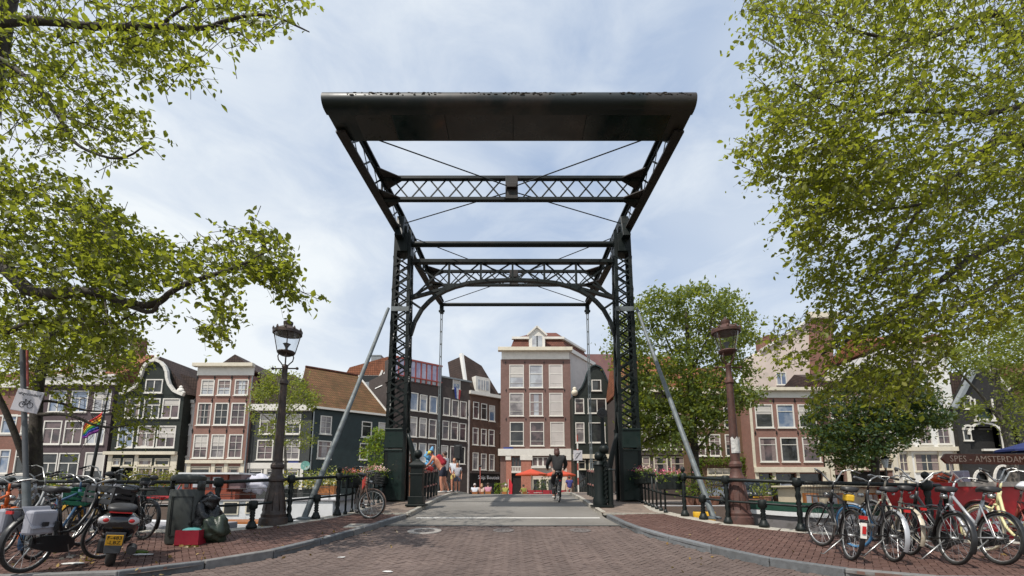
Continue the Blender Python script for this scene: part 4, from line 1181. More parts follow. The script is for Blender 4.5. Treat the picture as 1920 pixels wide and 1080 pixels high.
class House:
    """a facade in its own frame: x along the front, y into the house, z up"""
    def __init__(s, name, label, px, Y, slope=None, group=None):
        a = P(px, 900, Y); s.o = Vector((a.x, a.y, 0.15))
        if slope is None: s.d = Vector((1, 0, 0))
        else: s.d = Vector((slope, 1, 0)).normalized()
        s.n = Vector((s.d.y, -s.d.x, 0))
        s.root = empty(name, s.o, math.atan2(s.d.y, s.d.x), label, "house", group)
        s.holes = []; HOUSES.append(s)
    def loc(s, px, py, off=0.0):
        r = ray(px, py); c = Vector((0, 0, CAMZ)); o = s.o - s.n * off
        t = (o - c).dot(s.n) / r.dot(s.n); p = c + r * t - o
        return p.dot(s.d), p.z
    def rect(s, x0, y0, x1, y1, off=0.0):
        ym, xm = (y0 + y1) / 2, (x0 + x1) / 2
        return s.loc(x0, ym, off)[0], s.loc(x1, ym, off)[0], s.loc(xm, y1, off)[1], s.loc(xm, y0, off)[1]
    def win(s, x0, y0, x1, y1, style='sash', pane='d', fr='w', proud=False, parent=None, off=0.0):
        a, b, z0, z1 = s.rect(x0, y0, x1, y1, off)
        fm, pm = window_meshes(b - a, z1 - z0, style, fr, pane)
        if not proud: s.holes.append((a, b, z0, z1))
        o = inst(fm, "window", parent or s.root, ((a + b) / 2, off + (0.0 if not proud else -0.07), z0))
        inst(pm, "pane", o)
        if not proud and HR.random() < .38 and (b - a) > .6:
            hh = (z1 - z0) * HR.choice((.3, .42, .55, .5)); ww = b - a - .24
            MB().bx(-ww / 2, ww / 2, .030, .040, z1 - z0 - hh, z1 - z0 - .12).build("roller_blind", HR.choice((BLIND, BLIND, CURT)), o)
        elif not proud and HR.random() < .3 and (b - a) > .6:
            ww = b - a - .28; cw = ww * HR.uniform(.18, .32)
            for q in (-1, 1): MB().bx(min(q * ww / 2, q * (ww / 2 - cw)), max(q * ww / 2, q * (ww / 2 - cw)), .030, .040, .13, z1 - z0 - .13).build("curtain", CURT, o)
        return o
    def wins(s, rows, xs, style='sash', panes='d', fr='w', **k):
        i = 0; PV = {"d": "dddm", "m": "mmdc", "c": "ccmw", "b": "bbdb", "w": "wwcb"}
        for (y0, y1), xr in zip(rows, xs):
            for x0, x1 in xr:
                s.win(x0, y0, x1, y1, style if isinstance(style, str) and not style.startswith('*') else style[1:], HR.choice(PV[panes[i % len(panes)]]), fr, **k); i += 1
    def hole(s, x0, y0, x1, y1, m=DARKIN, name="doorway", depth=0.5):
        a, b, z0, z1 = s.rect(x0, y0, x1, y1); z0 = max(z0, 0.0); s.holes.append((a, b, z0, z1))
        MB().bx(a - .01, b + .01, depth - 0.02, depth, z0 - .01, z1 + .01).build(name, m, s.root)
    def wall(s, xl, xr, ytop, m, depth=8.0, zbot=0.0, rows=None, name="wall", rev=0.14):
        ym = rows or (ytop + 900) / 2
        a, b = s.loc(xl, ym)[0], s.loc(xr, ym)[0]; zt = s.loc((xl + xr) / 2, ytop)[1]
        s.a, s.b, s.zt = a, b, zt
        H = [(max(a, h[0]), min(b, h[1]), max(zbot, h[2]), min(zt, h[3])) for h in s.holes]
        xs = sorted(set([a, b] + [round(v, 4) for h in H for v in h[:2]])); zs = sorted(set([zbot, zt] + [round(v, 4) for h in H for v in h[2:]]))
        mb = MB()
        for x0, x1 in zip(xs[:-1], xs[1:]):
            if x1 - x0 < 1e-4: continue
            for z0, z1 in zip(zs[:-1], zs[1:]):
                if z1 - z0 < 1e-4: continue
                cx_, cz_ = (x0 + x1) / 2, (z0 + z1) / 2
                if any(h[0] < cx_ < h[1] and h[2] < cz_ < h[3] for h in H): continue
                mb.quad((x0, 0, z0), (x1, 0, z0), (x1, 0, z1), (x0, 0, z1))
        for x0, x1, z0, z1 in H:
            r = rev if not (x1 - x0 > 2.2 and z0 < 0.1) else 0.5
            mb.quad((x0, 0, z0), (x0, 0, z1), (x0, r, z1), (x0, r, z0)); mb.quad((x1, 0, z1), (x1, 0, z0), (x1, r, z0), (x1, r, z1))
            mb.quad((x0, 0, z1), (x1, 0, z1), (x1, r, z1), (x0, r, z1)); mb.quad((x0, r, z0), (x1, r, z0), (x1, 0, z0), (x0, 0, z0))
        # sides, back, top
        mb.quad((a, depth, zbot), (a, 0, zbot), (a, 0, zt), (a, depth, zt)); mb.quad((b, 0, zbot), (b, depth, zbot), (b, depth, zt), (b, 0, zt))
        mb.quad((b, depth, zbot), (a, depth, zbot), (a, depth, zt), (b, depth, zt)); mb.quad((a, 0, zt), (b, 0, zt), (b, depth, zt), (a, depth, zt))
        w = mb.build(name, m, s.root)
        return w
    def band(s, x0, y0, x1, y1, proj, m, name="cornice", back=0.0):
        a, b, z0, z1 = s.rect(x0, y0, x1, y1)
        return MB().bx(a, b, -proj, back - 0.001 if back <= 0 else back, z0, z1).build(name, m, s.root, bevel=0.015 if proj > 0.08 else 0)
    def poly(s, pts, y0, y1, m, name):
        q = [s.loc(*p) for p in pts]
        return MB().prism([(a, y0, z) for a, z in q], (0, y1 - y0, 0)).build(name, m, s.root)
    def line(s, pts, w, d, m, name="coping", y=-0.12):
        q = [s.loc(*p) for p in pts]; mb = MB()
        for (a, z), (b, z2) in zip(q[:-1], q[1:]): flat(mb, (a, y, z), (b, y, z2), w, d)
        return mb.build(name, m, s.root)
    def roof(s, a, b, zt, depth, h, m, ridge='x', over=0.25, name="roof", y0=0.0):
        mb = MB()
        if ridge == 'x': mb.prism([(a - over * .4, y0 - over, zt), (a - over * .4, y0 + depth + over, zt), (a - over * .4, y0 + depth / 2, zt + h)], (b - a + over * .8, 0, 0))
        else: mb.prism([(a - over, y0 + .05, zt), (b + over, y0 + .05, zt), ((a + b) / 2, y0 + .05, zt + h)], (0, depth, 0))
        return mb.build(name, m, s.root)
    def chimney(s, px, y0, y1, w, yy, m=None):
        a, z1 = s.loc(px, y0, yy); _, z0 = s.loc(px, y1, yy)
        mb = MB(); mb.bx(a - w / 2, a + w / 2, yy - w / 2, yy + w / 2, z0 - 0.8, z1); mb.bx(a - w / 2 - .05, a + w / 2 + .05, yy - w / 2 - .05, yy + w / 2 + .05, z1, z1 + 0.12)
        mb.build("chimney", m or B_RED, s.root)
    def anchors(s, pts):
        for x, y in pts:
            mb = MB(); a, z = s.loc(x, y); mb.bx(a - 0.03, a + 0.03, -0.05, -0.001, z - 0.22, z + 0.22); mb.bx(a - .07, a + .07, -0.05, -0.002, z - .05, z + .05)
            mb.build("wall_anchor", SHOPB, s.root)

YL_ = 40.0
# --- far left: brick with white bands
h = House("canal_house", "red brick house with white bands half hidden by the bicycle sign", -60, YL_)
h.wins([(777, 813)] * 1 + [(843, 888)], [[(-38, -10), (3, 31), (41, 62)], [(-40, -12), (-3, 18), (27, 50)]], 'hi', 'wbdwbd')
h.wall(-70, 72, 726, B_RED); h.band(-70, 714, 78, 728, 0.35, WHITE); h.band(-70, 813, 70, 817, 0.05, WHITE, "band"); h.band(-70, 778, 72, 781, 0.04, WHITE, "band")
h.band(-70, 888, 66, 892, 0.08, WHITE, "band"); h.band(-70, 892, 66, 915, 0.05, ZINC, "plinth"); h.roof(h.a, h.b, h.zt + .3, 8, 2.4, T_RED)
# --- purple-grey house
h = House("canal_house", "purple grey canal house with white casements behind the rainbow flag", 70, YL_)
h.wins([(733, 773), (789, 833), (849, 906)], [[(92, 124), (133, 165), (176, 208)], [(80, 115), (120, 155), (162, 197)], [(73, 106), (108, 147)]], 'T', 'bbwmmcddd')
h.win(157, 848, 194, 912, 'two', 'd')
h.wall(75, 206, 722, B_PURP, rows=800); h.band(84, 708, 224, 723, 0.4, WHITE); h.band(88, 704, 224, 709, 0.55, WHITE, "gutter")
h.roof(h.a, h.b, h.zt + .5, 7.5, 3.6, T_OR)
h.win(140, 672, 178, 703, 'two', 'w', proud=True, off=0.6)
h.poly([(137, 706), (137, 676), (158, 662), (181, 676), (181, 706)], 0.62, 2.5, WHITE, "dormer")
h.band(75, 912, 200, 922, 0.06, ZINC, "plinth")
h.chimney(263, 640, 668, 0.9, 5.0)
# --- dark green neck gable
h = House("gable_house", "black green house with white scrolled neck gable", 200, YL_ - 0.4)
h.wins([(747, 784), (798, 839)], [[(235, 262), (269, 300), (304, 337)], [(221, 251), (257, 291), (294, 329)]], 'T', 'dmmwcc')
h.wins([(859, 873)], [[(211, 226), (231, 249), (259, 285), (290, 318)]], 'hi', 'cdcd', 'c')
h.hole(207, 877, 225, 917); h.hole(229, 877, 249, 917); h.wins([(877, 908)], [[(258, 286), (290, 318)]], 'two', 'dd', 'c')
h.wall(213, 339, 738, B_GRN, rows=800)
h.band(199, 847, 333, 853, 0.35, CREAM); h.band(200, 853, 208, 918, 0.06, CREAM, "pilaster"); h.band(318, 853, 330, 918, 0.06, CREAM, "pilaster")
h.band(250, 853, 257, 918, 0.06, CREAM, "pilaster"); h.band(226, 873.5, 318, 877, 0.05, CREAM, "transom")
g = [(228, 739), (244, 734), (256, 726), (262, 715), (267, 704), (271, 692), (277, 683), (285, 678), (295, 676), (304, 680), (311, 688), (315, 698), (316, 710), (320, 722), (328, 733), (338, 738), (346, 741)]
h.poly(g, -0.02, 0.5, B_GRN, "gable"); h.line(g, 0.24, 0.3, WHITE); h.win(274, 711, 306, 737, 'two', 'd', proud=True)
for x, y, w in ((340, 733, 0.34), (236, 733, 0.34), (295, 671, 0.24)):
    a, z = h.loc(x, y); mb = MB(); mb.ball((a, -0.1, z), w, 10, 8, (1, .5, .8)); mb.ball((a, -0.1, z + w * .9), w * .55, 8, 6, (1, .5, 1)); mb.ball((a + (.2 if x > 300 else -.2), -0.1, z - w * .5), w * .7, 8, 6, (1.2, .5, .6)); mb.build("ornament", WHITE, h.root, True)
h.roof(h.a, h.b, h.zt, 9, 3.7, T_BRN, 'y', y0=0.45)
a, z = h.loc(269, 848); MB().bx(a - .3, a + .3, -0.05, -0.01, z - 0.0 + .35, z + .6).build("date_stone", WHITE, h.root)
# roof of the lower range between, brown tiles sloping away
h = House("low_link_house", "narrow white rendered link between the gable house and the brick house", 337, YL_ + 0.6)
h.wins([(763, 796), (816, 856)], [[(347, 361)], [(337, 355)]], 'hi', 'mdm'); h.wins([(874, 890)], [[(333, 346)]], 'hi', 'd', 'c')
h.wall(334, 366, 753, W_WALL, 9, rows=800); h.band(336, 750, 370, 756, 0.15, WHITE); h.poly([(318, 752), (318, 694), (345, 702), (372, 711), (372, 752)], 0.6, 3.0, T_BRN, "roof")
# --- soft red brick house with white frieze
h = House("canal_house", "soft red brick canal house with tall white frieze left of the lamp", 352, YL_)
h.wins([(712, 741), (755, 797), (814, 859)], [[(377, 402), (408, 433), (440, 466)], [(370, 396), (402, 428), (433, 460)], [(362, 390), (395, 422), (428, 455)]], 'six', 'wcwdddmmm')
h.wins([(875, 890)], [[(356, 394), (402, 418), (426, 450)]], 'hi', 'd', 'c')
h.wall(361.5, 466, 704, B_PINK, rows=800)
h.band(371, 689, 477, 704, 0.07, WHITE, "frieze"); h.band(367, 682.5, 479, 689, 0.5, CREAM); h.band(350, 863, 458, 869, 0.22, CREAM)
for x in (349, 395, 419, 450): h.band(x, 869, x + 7, 918, 0.08, CREAM, "pilaster")
h.anchors([(371 + 32 * i, 708) for i in range(4)] + [(366 + 32 * i, 751) for i in range(4)] + [(361 + 32 * i, 808) for i in range(4)])
h.roof(h.a + .2, h.b - .2, h.zt + .6, 9, 1.8, T_BRN, 'y', 0, y0=1.0)
# --- slate grey low house behind the young tree
h = House("canal_house", "low slate grey canal house behind the young tree and the lamp", 457, YL_ + .3)
h.wins([(776, 814), (825, 862)], [[(487, 516), (536, 564)], [(482, 512), (531, 562)]], 'six', 'cdmm')
h.wins([(880, 893)], [[(466, 492), (500, 520), (530, 560)]], 'hi', 'd')
h.wall(460, 582, 770, B_SLATE, rows=820); h.band(470, 759, 586, 771, 0.4, WHITE); h.band(455, 868, 580, 879, 0.10, WHITE)
for x in (456, 494, 522, 562): h.band(x, 879, x + 6, 918, 0.08, WHITE, "pilaster")
h.poly([(474, 760), (482, 700), (545, 700), (588, 760)], 0.5, 6, T_BRN, "roof")
SIGNB = mat("blue_enamel_sign", (0.025, 0.05, 0.22), 0.4, 0.1, 4)
a, b, z0, z1 = h.rect(541, 863, 560, 868); MB().bx(a, b, -0.05, -0.005, z0, z1).build("street_name_plate", SIGNB, h.root)
# --- dark green boarded house along the side street
SL = 1.219
h = House("warehouse_house", "dark green boarded house with mossy tiled roof beside the left bridge prop", 585, 40.5, SL)
SX = h
h.wins([(780, 814)], [[(600, 622)]], 'six', 'c'); h.wins([(790, 820)], [[(678, 697)]], 'hi', 'd'); h.wins([(792, 822)], [[(709, 725)]], 'hi', 'm')
h.wins([(826, 860)], [[(595, 621)]], 'hi', 'm'); h.wins([(831, 862)], [[(674, 690)]], 'hi', 'd')
h.wall(585, 726, 771.5, TARRED, 7, rows=820)
zt_ = h.zt; h.wallparts = None
mb = MB()
e0, e1 = h.a - .15, h.b + .1; d_, hh = 7.0, 4.7
mb.add([(e0, -0.3, zt_), (e1, -0.3, zt_), (e1 - 2.2, 3.5, zt_ + hh), (e0, 3.5, zt_ + hh), (e0, d_, zt_), (e1, d_, zt_)], [(0, 1, 2, 3), (3, 2, 5, 4), (1, 5, 2), (0, 3, 4), (0, 4, 5, 1)])
mb.build("roof", T_MOSS, h.root)
MB().bx(e0, e1, -0.42, -0.28, zt_ - 0.12, zt_ + 0.08).build("gutter", WHITE, h.root)
MB().bar((e0, 3.5, zt_ + hh + .03), (e1 - 2.2, 3.5, zt_ + hh + .03), 0.3, 0.14).build("ridge", T_RED, h.root)
MB().bar((e1, -0.3, zt_ + .02), (e1 - 2.2, 3.5, zt_ + hh + .02), 0.2, 0.12).build("hip_flashing", WHITE, h.root)
# --- orange roof behind it
h = House("house", "pale house with steep orange tiled roof and roof balcony behind the green boarded one", 640, 56)
h.wall(655, 745, 735, GREYW, 6, rows=780)
h.poly([(636, 724), (657, 690), (735, 668), (748, 668), (748, 737), (650, 737)], -0.3, 5.0, T_OR, "roof")
h.band(678, 705, 716, 728, 0.34, SHOPB, "roof_opening"); h.band(676, 718, 704, 730, 0.5, ZINC, "balcony_front"); h.line([(704, 731), (719, 696)], 0.25, 0.2, WHITE, "flashing", -0.4)
h.chimney(708, 670, 690, 1.3, 1.0, ZINC)
# --- dark modern block with red framed glazing
def onside(px): return None
h = House("apartment_block", "dark grey brown apartment block with red framed glazing on top", 585, 40.5, SL)
rowA = [(736, 770), (740, 772), (743, 775)]
for (x0, x1), (y0, y1), p in zip([(768, 784), (787, 801), (805, 820), (831, 844), (847, 860), (862, 875)], [(736, 770), (740, 772), (743, 775), (746, 779), (750, 781), (753, 784)], 'bbbmmm'): h.win(x0, y0, x1, y1, 'plain', p)
for (x0, x1), (y0, y1), p in zip([(767, 782), (786, 800), (804, 818), (829, 842), (845, 859), (861, 874)], [(781, 819), (784, 820), (786, 822), (789, 824), (791, 825), (794, 827)], 'ccmmmm'): h.win(x0, y0, x1, y1, 'hi', p)
for (x0, x1), (y0, y1), p in zip([(767, 781), (785, 799), (803, 817), (826, 840), (844, 857), (861, 872)], [(830, 865), (831, 866), (832, 866), (835, 868), (836, 869), (838, 870)], 'wwmdmd'): h.win(x0, y0, x1, y1, 'plain', p)
h.win(849, 710, 863, 730, 'plain', 'b')
h.wall(735, 880, 703.5, B_GREY, 7, rows=800)
z_hi = h.zt
REDF = mat("red_glazing_frame", (0.30, 0.06, 0.045), 0.5, 0.15, 3); LILAC = pane_mat("lilac_glazing", (0.30, 0.28, 0.42), 0.08, (0.44, 0.44, 0.55), 0.7)
x0s, x1s, zz0, zz1 = h.loc(735, 700)[0], h.loc(828, 700)[0], h.loc(800, 721)[1], h.loc(800, 682)[1]
gz = empty("glazing", (0, 0, 0), 0, parent=h.root)
n = 9
for i in range(n):
    a_, b_ = x0s + (x1s - x0s) * i / n, x0s + (x1s - x0s) * (i + 1) / n
    MB().bx(a_ + .07, b_ - .07, -0.12, -0.10, zz0 + .55, zz1 - .08).build("pane", LILAC, gz); MB().bx(a_ + .12, b_ - .12, -0.12, -0.10, zz0 + .05, zz0 + .42).build("pane", P_W, gz)
    MB().bx(a_ - .06, a_ + .06, -0.2, -0.04, zz0, zz1).build("mullion", REDF, gz)
MB().bx(x0s, x1s, -0.22, -0.05, zz1 - .08, zz1 + .1).build("head_rail", REDF, gz); MB().bx(x0s, x1s, -0.21, -0.05, zz0 + .42, zz0 + .55).build("sill_rail", REDF, gz)
MB().bx(x0s, x1s, -0.04, 2.0, zz0 - .1, zz1).build("glazing_back", B_GREY, h.root)
a_ = h.loc(828, 740)[0]; MB().bx(a_ - .04, a_ + .04, -0.08, -0.002, 0, z_hi).build("downpipe", SHOPB, h.root)
a_ = h.loc(879, 780)[0]; MB().bx(a_ - .08, a_ + .08, -0.12, -0.002, 0, z_hi - 2.2).build("downpipe", GREYW, h.root)
a_, b_ = h.loc(828, 700)[0], h.loc(884, 700)[0]; MB().bx(a_, b_, -0.12, 0.2, z_hi, z_hi + .18).build("roof_edge", ZINC, h.root)
mb = MB()
for x in (758, 838): s_, z_ = h.loc(x, 690); mb.prism([(s_ - 1.2, 3, z_ - 1.6), (s_ + 1.2, 3, z_ - 1.6), (s_, 3, z_ + .9)], (0, 2, 0))
mb.build("roof_gables", W_WALL, h.root)
# flag hanging from the attic window
fl = empty("flag", h.root.location, 0, "small red white and blue flag hanging from the attic window of the dark block", "flag"); fl.rotation_euler = h.root.rotation_euler
s0_, z0_ = h.loc(856, 726)
for nm, c_, i in (("red_stripe", (0.45, 0.05, 0.05), 2), ("white_stripe", (0.7, 0.7, 0.7), 1), ("blue_stripe", (0.04, 0.07, 0.3), 0)):
    mb = MB(); mb.prism([(s0_ - .55 + i * .32, -0.35, z0_ - .1 - .1 * i), (s0_ - .25 + i * .32, -0.37, z0_ - .15 - .1 * i), (s0_ - .05 + i * .2, -0.2, z0_ - 1.5), (s0_ - .25 + i * .2, -0.2, z0_ - 1.35)], (0, 0.02, 0)); mb.build(nm, mat(nm, c_, 0.8), fl)
mb = MB(); mb.bar((s0_ + .1, 0, z0_ + .1), (s0_ - .4, -0.6, z0_ + .1), 0.05); mb.build("staff", WHITE, fl)
# --- brown brick house with black shop front
h = House("canal_house", "brown brick house with dark mansard roof and black shop front", 585, 40.5, SL)
for ys, xs, st, p in ((((754, 785), (757, 787), (760, 790)), ((887, 898), (902, 913), (917, 928)), 'hi', 'mdb'), (((802, 834), (804, 835), (806, 836)), ((886, 897), (902, 912), (916, 927)), 'hi', 'mmm'), (((849, 881), (851, 881), (852, 882)), ((886, 897), (902, 912), (917, 927)), 'hi', 'ccc')):
    for (y0, y1), (x0, x1), q in zip(ys, xs, p): h.win(x0, y0, x1, y1, st, q)
h.wall(880, 937, 741, B_BRN, 7, rows=800)
a, b, zt_ = h.a, h.b, h.zt
MB().bx(a - .1, b + .3, -0.35, 0.1, zt_ - 0.15, zt_ + .25).build("cornice", WHITE, h.root)
MB().prism([(a, 0, zt_ + .25), (b, 0, zt_ + .25), (b - 1.6, 1.8, zt_ + 4.3), (a + .3, 1.8, zt_ + 5.2)], (0, 4, 0)).build("roof", T_BRN, h.root)
MB().prism([(a - .25, 0.2, zt_ + .3), (a - .05, 0.2, zt_ + .3), (a + .25, 1.9, zt_ + 5.4), (a - .1, 1.9, zt_ + 5.4)], (0, 0.5, 0)).build("parapet", W_WALL, h.root)
s_, z_ = h.loc(891, 738)[0], h.loc(900, 738)[1]; s2 = h.loc(918, 738)[0]
MB().bx(s_, s2, -0.1, 1.5, zt_ + .3, zt_ + 2.2).build("dormer", WHITE, h.root); MB().bx(s_ + .3, s2 - .3, -0.16, -0.11, zt_ + .6, zt_ + 1.8).build("dormer_pane", P_W, h.root)
for f_ in (.33, .5, .66): MB().bx(s_ + (s2 - s_) * f_ - .05, s_ + (s2 - s_) * f_ + .05, -0.2, -0.17, zt_ + .5, zt_ + 1.9).build("glazing_bar", WHITE, h.root)
x0_, x1_ = h.loc(881, 905)[0], h.loc(935, 905)[0]; zs0, zs1 = 0.0, h.loc(905, 888)[1]
MB().bx(x0_, x1_, -0.16, -0.01, zs0, zs1).build("shop_front", SHOPB, h.root, bevel=0.02)
MB().bx(x0_, x1_, -0.25, -0.02, zs1, zs1 + .25).build("shop_cornice", B_GREY, h.root)
MB().bx(x0_ + (x1_ - x0_) * .4, x1_ - .8, -0.18, -0.165, 0.3, zs1 * 0.62).build("shop_pane", P_D, h.root)
tm = text_mesh("Spijs Boutiek", 0.62, mat("white_lettering", (0.7, 0.7, 0.7), 0.5, 0.02), "lettering"); s_, z_ = h.loc(915, 895.5)
inst(tm, "lettering", h.root, (s_, -0.19, z_), (math.pi / 2, 0, 0))
# sliver between
h = House("house", "thin grey brown house squeezed behind the brown brick corner", 930, 60)
h.wins([(855, 900)], [[(931, 938)]], 'hi', 'd'); h.wins([(800, 840)], [[(936, 941)]], 'hi', 'm'); h.wall(926, 950, 742, B_BRN, 3, rows=830); h.band(926, 738, 950, 744, .3, SHOPB)
# --- centre house
h = House("corner_house", "tall mauve brick corner house with white cornice and mansard roof behind the orange parasols", 940, 54)
h.wins([(684, 727), (737, 780), (791.5, 836)], [[(955, 982), (992, 1018), (1029, 1055)], [(955, 982), (993, 1018), (1030, 1055)], [(956, 982), (994, 1020), (1032, 1058)]], 'sash', 'wwwwwwmmm')
h.wall(938.5, 1071, 674, B_CENT, 3, rows=770)
a, b, zt_ = h.a, h.b, h.zt
h.band(940.5, 659.5, 1067, 674, 0.12, WHITE, "frieze"); h.band(934, 653.5, 1072, 660, 0.75, CREAM, "cornice")
h.band(934, 842, 1075, 855, 0.35, WHITE, "band"); h.anchors([(948 + 36 * i, 680) for i in range(4)] + [(949 + 36.5 * i, 732) for i in range(4)] + [(949 + 37 * i, 786) for i in range(4)])
SD = Vector((0.685, 1, 0)); L_ = 6.3
zc_ = h.loc(1066, 656)[1]
MB().prism([(b - .02, 0.02, 0), (b + SD.x * L_, L_, 0), (b + SD.x * L_, L_, zc_ - .3), (b - .02, 0.02, zc_ - .3)], (-3, 0.0, 0)).build("side_wall", GREYW, h.root)
MB().bar((b, -0.1, zc_ - .1), (b + SD.x * L_, L_, zc_ - .1), 0.35, 0.5).build("side_eaves", WHITE, h.root)
zm = zc_ + .12; m0, m1 = h.loc(956, 652)[0], h.loc(1062, 652)[0]; zm1 = h.loc(1000, 637)[1] + .4
mb = MB(); t0, t1 = m0 + .5, m1 - .4
mb.add([(m0, 0.3, zm), (m1, 0.3, zm), (m1 + SD.x * L_, L_, zm), (m0, L_, zm), (t0, 1.1, zm1), (t1, 1.1, zm1), (t1 + SD.x * L_ - .6, L_, zm1), (t0, L_, zm1)],
       [(0, 1, 5, 4), (1, 2, 6, 5), (2, 3, 7, 6), (3, 0, 4, 7), (4, 5, 6, 7)]); mb.build("roof", T_RED, h.root)
MB().bx(t0 - .25, t1 + .25, 0.75, 1.2, zm1, zm1 + .3).build("roof_band", WHITE, h.root); MB().bar((t1 + .1, 1.0, zm1 + .12), (t1 + SD.x * L_ - .5, L_, zm1 + .12), 0.4, 0.3).build("roof_band", WHITE, h.root)
mb = MB(); mb.add([(t0, 1.2, zm1 + .28), (t1, 1.2, zm1 + .28), (t1 + SD.x * L_ - .6, L_, zm1 + .28), (t0, L_, zm1 + .28), (t0 + 3.2, 4.5, zm1 + 2.2), (t1 - .4, 4.5, zm1 + 2.2)], [(0, 1, 5, 4), (1, 2, 5), (2, 3, 4, 5), (3, 0, 4)]); mb.build("roof_top", T_RED, h.root)
d0, d1 = h.loc(992, 640)[0], h.loc(1022, 640)[0]; zd = h.loc(1007, 628)[1]
MB().prism([(d0, 0.1, zm), (d1, 0.1, zm), (d1, 0.1, zd), ((d0 + d1) / 2, 0.1, zd + 1.0), (d0, 0.1, zd)], (0, 2.2, 0)).build("dormer", WHITE, h.root)
MB().bx(d0 + .4, d1 - .4, 0.05, 0.09, zm + .1, zd - .1).build("dormer_pane", P_W, h.root); MB().bx((d0 + d1) / 2 - .06, (d0 + d1) / 2 + .06, 0.0, 0.048, zm + .1, zd - .1).build("glazing_bar", SHOPB, h.root)
mb = MB(); mb.bar((d0 - .25, 0.0, zd - .05), ((d0 + d1) / 2, 0.0, zd + 1.15), .3, .2); mb.bar((d1 + .25, 0.0, zd - .05), ((d0 + d1) / 2, 0.0, zd + 1.15), .3, .2); mb.build("dormer_gable", WHITE, h.root)
# ground floor of the centre house
def gb(x0, y0, x1, y1, f, bk, m, nm): 
    a_, b_, z0_, z1_ = h.rect(x0, y0, x1, y1); MB().bx(a_, b_, f, bk, max(0, z0_), z1_).build(nm, m, h.root)
gb(949, 856, 959, 931, -0.3, -0.02, PIERS, "pier"); gb(977, 863, 996, 931, -0.3, -0.02, PIERS, "pier"); gb(1063, 863, 1075, 931, -0.3, -0.02, PIERS, "pier")
gb(948, 856, 958, 863, -0.4, -0.31, WHITE, "capital"); gb(975, 855, 998, 863, -0.4, -0.31, WHITE, "capital"); gb(1061, 855, 1076, 863, -0.4, -0.31, WHITE, "capital")
gb(959, 883, 977, 887, -0.35, -0.02, WHITE, "balcony_slab"); gb(959, 874.5, 977, 876.5, -0.35, -0.25, WHITE, "balcony_rail")
for i in range(6): gb(960 + i * 3, 876.5, 961.3 + i * 3, 883, -0.33, -0.27, WHITE, "balcony_baluster")
for x in (960, 966, 972): gb(x, 858, x + 4.5, 874, -0.05, -0.02, P_D, "bay_pane")
for x in (998, 1008, 1018): 
    gb(x, 857, x + 10, 874, -0.06, -0.02, WHITE, "window_frame"); gb(x + 1.6, 858.5, x + 8.4, 872.5, -0.09, -0.061, P_M, "pane")
gb(996, 874, 1032, 878, -0.4, -0.02, WHITE, "sill"); gb(996, 878, 1063, 897, -0.06, -0.02, BEIGE, "panel")
gb(996, 897, 1063, 931, -0.08, -0.02, CREAM, "lower_front")
for x in (1000, 1014, 1028, 1042): gb(x, 899, x + 10, 922, -0.12, -0.081, P_D, "pane")
gb(959, 888, 977, 931, -0.06, -0.02, DARKIN, "doorway")
a, b, z0, z1 = h.rect(944, 838.5, 962, 842); MB().bx(a, b, -0.06, -0.01, z0, z1).build("street_name_plate", SIGNB, h.root)
# --- red roofed house behind, then the black gable
h = House("house", "plum red boarded house rising behind the black bell gable", 1098, 66)
h.wall(1092, 1160, 664, mat("plum_boards", (0.20, 0.10, 0.095), 0.7, 0.12, 1), 5, rows=700)
h = House("gable_house", "black green bell gable house right of the centre house", 1074, 51)
h.wins([(747, 775)], [[(1078, 1095)]], 'hi', 'd'); h.win(1102, 747, 1137, 775, 'two', 'd'); h.win(1144, 747, 1162, 775, 'hi', 'd')
h.win(1079, 792, 1096, 830, 'hi', 'c'); h.win(1104, 792, 1135, 830, 'plain', 'd'); h.win(1145, 792, 1162, 830, 'six', 'c')
h.wins([(862, 880)], [[(1084, 1098), (1104, 1122), (1128, 1142), (1146, 1160)]], 'hi', 'dmdm', 'c')
h.hole(1086, 884, 1099, 928, P_D, "shop_pane", .2); h.hole(1106, 884, 1130, 928, P_D, "shop_pane", .2); h.hole(1136, 884, 1160, 928, P_D, "shop_pane", .2)
h.wall(1075.5, 1166, 741, B_GRN, 4, rows=800); h.band(1074, 852, 1168, 860, 0.3, CREAM)
g = [(1074, 742), (1080, 738), (1090, 727), (1096, 714), (1100, 700), (1104, 692), (1109, 687), (1116, 685), (1124, 688), (1129, 693), (1133, 702), (1139, 716), (1148, 731), (1160, 742)]
h.poly(g, -0.02, 0.5, B_GRN, "gable"); h.line(g, 0.16, 0.2, TARRED); h.win(1109, 712, 1127, 733, 'plain', 'd', proud=True)
a, z = h.loc(1077, 737); mb = MB(); mb.ball((a, -0.2, z), .4, 8, 6); mb.ball((a, -.2, z + .45), .25, 8, 6); mb.build("ornament", CREAM, h.root, True)
# --- dark house and brown house behind the large tree
h = House("canal_house", "dark brown canal house behind the large tree right of the tower", 1165, 44)
h.wins([(768, 796), (800, 843)], [[(1178, 1196), (1204, 1222), (1230, 1250), (1260, 1282)], [(1176, 1195), (1203, 1214), (1222, 1247), (1256, 1281)]], 'hi', 'dmdm')
h.wins([(856, 902)], [[(1178, 1198), (1205, 1219), (1226, 1252), (1258, 1284)]], 'hi', 'd', 'c')
h.wall(1168, 1291, 735, B_GREY, 7, rows=800); h.band(1168, 850, 1292, 854, .15, B_GREY); h.band(1166, 728, 1293, 736, .35, CREAM); h.roof(h.a, h.b, h.zt + .3, 7, 4.6, T_OR)
h = House("canal_house", "warm brown canal house with climbing vine over its shop window", 1290, 42)
h.wins([(764, 802), (814, 855)], [[(1302, 1320), (1327, 1347), (1357, 1377)], [(1304, 1323), (1330, 1351), (1360, 1379)]], 'six', 'dmd', 'w')
